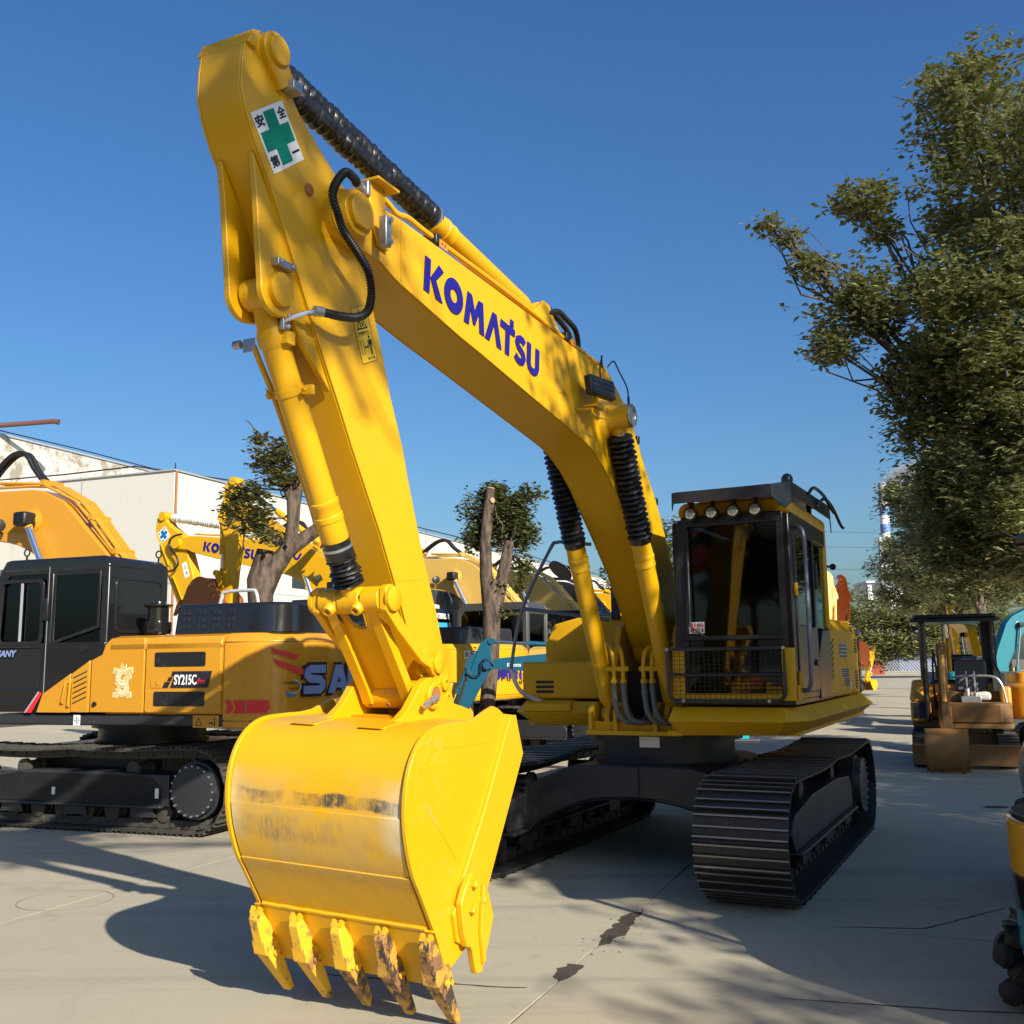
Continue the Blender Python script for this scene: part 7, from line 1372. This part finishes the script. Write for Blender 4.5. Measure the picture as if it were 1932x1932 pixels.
# trees near the photographer, on the right: they shade the cab, the tracks and the road
t1 = tree("roadside_tree", (8.8, .6, 0), [(0, 0, 6.0, 2.6, 2.7, 2.0, 6), (-1.6, .7, 6.6, 1.3, 1.4, 1.1, 2), (-1.3, 1.4, 4.4, 1.4, 1.4, 1.1, 2.2), (-.6, -1.6, 4.6, 1.9, 1.9, 1.3, 3), (1.4, 1.2, 5.2, 1.9, 1.9, 1.6, 2), (-3.5, .6, 7.9, .8, .7, .5, .35), (.2, .2, 8.2, 1.5, 1.5, .9, 1.2), (.5, 1.8, 2.9, 1.6, 1.4, .8, 1.5), (-4.3, 1.9, 7.3, .5, .5, .3, .12)], 30000, .17, 2.8, .18, "leafy roadside tree right of the photographer, shading the cab and tracks", group=G_, seed=11, twigs=1)
t2 = tree("roadside_tree", (11.0, -5.2, 0), [(0, 0, 6.2, 3.0, 3.0, 2.1, 6), (-1.7, .6, 4.8, 1.6, 1.8, 1.5, 3), (-1.5, 1.6, 7.4, 1.4, 1.4, 1.0, 1.5), (.6, 2.6, 5.8, 2.0, 1.8, 1.6, 2.5), (1.6, -1.2, 5.2, 1.9, 1.9, 1.6, 2), (-.4, .8, 3.4, 2.2, 1.6, .9, 1.5)], 26000, .18, 3.0, .20, "leafy roadside tree behind the photographer's right shoulder, shading the foreground", group=G_, seed=12, twigs=1)
t3 = tree("roadside_tree", (12.6, -3.6, 0), [(0, 0, 9.6, 2.0, 2.2, 1.4, 4), (-7.9, -.7, 9.5, .75, .7, .5, .34), (-7.4, -1.2, 10.1, .5, .5, .3, .16), (-8.5, -.2, 9.0, .35, .35, .2, .07), (1.5, 1.0, 8.6, 1.8, 2, 1.2, 2)], 9000, .18, 8.6, .15, "unseen tall bare-stemmed tree behind the photographer, its long branch added to shade the raised arm", group=G_, seed=14, twigs=1)  # unseen tree, its long branch shaped to shade the raised arm
# the two pruned trees among the parked machines
BARK2 = bark("rough grey bark", (.13, .092, .065), (.035, .025, .018))
pt = empty("pruned_tree", (-3.72, 15.5, 0), 0, "leaning pruned tree with thick knobbly forked trunk behind the glossy black engine cover", "tree")
rng = random.Random(21); tm = MB()
tm.tube([(.0, 0, -.05), (.0, 0, .4), (-.05, 0, 1.6), (-.06, 0, 2.4), (-.08, 0, 3.0), (.0, 0, 3.45)], [.24, .20, .17, .175, .20, .14], 14)
obj("trunk", tm, BARK2, pt, smooth=60)
lm = MB(); lm.tube([(-.05, 0, 2.75), (.10, 0, 3.15), (.32, 0, 3.45), (.75, .0, 3.75), (1.05, .05, 4.1), (1.25, .1, 4.3)], [.15, .16, .13, .10, .08, .05], 12); obj("limb", lm, BARK2, pt, smooth=60)
lm = MB(); lm.tube([(.32, 0, 3.40), (.40, 0, 3.85), (.40, .0, 4.2), (.50, 0, 4.6), (.52, 0, 5.2), (.50, 0, 5.6)], [.12, .095, .11, .085, .07, .04], 12); lm.tube([(.42, 0, 4.1), (.30, -.05, 4.45), (.26, -.05, 4.62)], [.08, .09, .05], 10); obj("limb", lm, BARK2, pt, smooth=60)
tw = MB()
for a, b in (((.5, 0, 4.9), (-.25, -.1, 5.15)), ((.50, 0, 5.3), (-.05, -.1, 5.95)), ((.45, 0, 4.3), (-.5, -.15, 4.35)), ((.35, 0, 4.0), (-.15, -.1, 3.75)), ((-.1, -.05, 5.2), (-.35, -.1, 5.45)), ((1.0, 0, 3.9), (1.15, -.1, 4.25))): limb(tw, a, b, .022, .006, rng, 5, .5, 5)
obj("twigs", tw, BARK2, pt, smooth=60)
o = obj("crown", leaves([(.05, -.1, 4.80, .26, .25, .20, 1.2), (.22, -.15, 4.55, .24, .25, .16, .8), (-.25, -.2, 4.22, .30, .3, .22, 1.6), (-.10, -.2, 3.92, .26, .25, .16, 1.0), (-.12, -.1, 5.12, .10, .1, .08, .3), (.22, -.1, 5.05, .09, .1, .08, .3), (.05, -.2, 3.62, .40, .25, .09, .5), (.32, -.1, 4.85, .12, .15, .10, .25), (1.15, -.1, 3.85, .14, .15, .09, .2), (-.50, -.2, 4.0, .12, .15, .10, .25), (-.3, -.2, 3.78, .14, .1, .07, .2)], 2600, .11, random.Random(4), .0), leafmat("bright leaves", (.07, .095, .025), (.12, .13, .04), (.22, .20, .08)), pt, smooth=0); o['kind'] = 'stuff'
p2 = empty("pruned_tree", (-.48, 17.0, 0), 0, "pruned tree with two sawn stems and a round leafy crown between the parked excavators", "tree")
tm = MB(); tm.tube([(-.02, 0, -.05), (.0, 0, .4), (.05, 0, 1.2), (.14, 0, 2.0), (.16, 0, 2.9), (.15, 0, 3.6)], [.26, .19, .165, .17, .19, .16], 14); obj("trunk", tm, BARK2, p2, smooth=60)
tm = MB(); tm.tube([(.12, 0, 3.1), (.05, 0, 3.7), (.04, 0, 4.4), (.10, 0, 4.9), (.16, 0, 5.4)], [.16, .135, .125, .115, .10], 12); obj("sawn_stem", tm, BARK2, p2, smooth=60); obj("sawn_end", MB().cyl((.16, 0, 5.40), (.162, 0, 5.415), .098, 14), paint("fresh cut wood", (.42, .24, .13), .9, .5), p2); obj("sawn_knot", MB().lathe((.20, -.10, 5.15), (.22, -.14, 5.15), [(0, .06), (.02, .055), (.03, .02)], 9), MATS["fresh cut wood"], p2)
tm = MB(); tm.tube([(.20, 0, 2.9), (.36, 0, 3.5), (.48, 0, 4.0), (.55, .1, 4.35)], [.15, .135, .125, .10], 12); obj("sawn_stem", tm, BARK2, p2, smooth=60)
tw = MB()
for k in range(14): a = rng.uniform(0, 2*pi); limb(tw, (.5, .1, 4.2), (.42+.75*cos(a)*rng.uniform(.5, 1), .3+.5*sin(a), 4.6+rng.uniform(-.7, .8)), .03, .006, rng, 4, .4, 5)
obj("twigs", tw, BARK2, p2, smooth=60)
o = obj("crown", leaves([(.50, .35, 4.95, .50, .40, .42, 4), (.15, .4, 4.6, .42, .4, .40, 2.5), (-.18, .3, 4.45, .28, .3, .25, 1.0), (.82, .3, 4.5, .32, .3, .34, 1.6), (.2, .4, 5.35, .28, .3, .20, 1), (-.2, .3, 5.0, .3, .3, .3, .7), (.85, .3, 3.9, .25, .3, .2, .5), (1.0, .3, 5.3, .3, .3, .22, .5), (.35, -.1, 3.55, .12, .1, .1, .05), (.45, -.15, 3.0, .12, .1, .1, .05), (.75, .2, 3.55, .22, .2, .14, .2)], 8000, .12, random.Random(8), .05), LEAFD, p2, smooth=0); o['kind'] = 'stuff'
p2.scale = (.78, .78, .854)
# round tree masses by the gate and small trees behind the booms
rt = [(0, 0, 5.4, 4.6, 4, 3.2, 5), (-3.5, 0, 6.2, 3.2, 3, 2.6, 3), (3.2, 0, 3.6, 3.0, 3, 2.6, 3), (-6.0, 0, 5.5, 2.6, 3, 2.6, 2)]
tree("round_tree", (32.5, 100, 0), rt, 26000, .38, 2.2, .3, "dense rounded tree left of the chimney, behind the raised far booms", seed=15, leaf=LEAF)
tree("round_tree", (38.5, 98, 0), [(0, 0, 4.4, 3.0, 3, 3.0, 4), (2.5, 0, 6.0, 3.4, 3, 2.6, 4), (4.5, 0, 3.2, 2.4, 3, 1.8, 2), (6, 0, 6, 3, 3, 2.6, 2)], 24000, .36, 2.0, .3, "rounded tree right of the chimney base, half behind the overhanging branches", seed=16, leaf=LEAF)
tree("small_tree", (5.9, 42.0, 0), [(0, 0, 5.6, 1.6, 1.6, 1.5, 2), (-.9, 0, 6.8, .8, .8, .8, .7), (-1.2, 0, 4.9, .7, .8, .9, .6)], 7000, .24, 3.4, .14, "small tree showing beneath the big boom, behind the boom cylinder", seed=17, leaf=LEAFD)
# rubble heap under the pruned tree, seen below the big machine's step
rub = MB(); rng = random.Random(33)
for i in range(170):
    x = rng.uniform(-.6, 3.2); y = 23.2+rng.uniform(-1.3, 1.3); s = rng.uniform(.06, .24); z = max(0, .38-.25*abs(y-23.3))*rng.random()+s*.35; i0 = len(rub.v)
    bm_ = bmesh.new(); bmesh.ops.create_icosphere(bm_, subdivisions=1, radius=s)
    rub.add([(x+v.co.x*rng.uniform(.8, 1.5), y+v.co.y*rng.uniform(.8, 1.2), z+v.co.z*rng.uniform(.5, .9)) for v in bm_.verts], [tuple(v.index for v in f.verts) for f in bm_.faces]); bm_.free()
o = obj("rubble", rub, stained("broken stone", (.36, .33, .28), (.10, .09, .08), 2, (.5, .7)), smooth=0); o['kind'] = 'stuff'

# unseen excavators and trees added behind the photographer to darken glossy reflections
digger("excavator", (-6.8, -9.5, 0), 40, "unseen yellow excavator added for reflections behind the photographer on the left", "excavator", "excavators added behind the photographer", YEL, BLK, arm_a=.3)
digger("excavator", (-12.0, -3.5, 0), 20, "unseen orange excavator added for reflections at the left behind the photographer", "excavator", "excavators added behind the photographer", ORANGE, BLK, arm_a=.3)
for k, (x_, y_) in enumerate(((-26, -26), (-17, -30), (-8, -33), (1, -36), (-33, -16))): more((x_, y_, 0), k*1.3, 1.25, "unseen tree %s in the belt added behind the photographer for reflections" % ("farthest left", "second from the left", "in the middle", "rightmost", "nearest the warehouse side")[k])
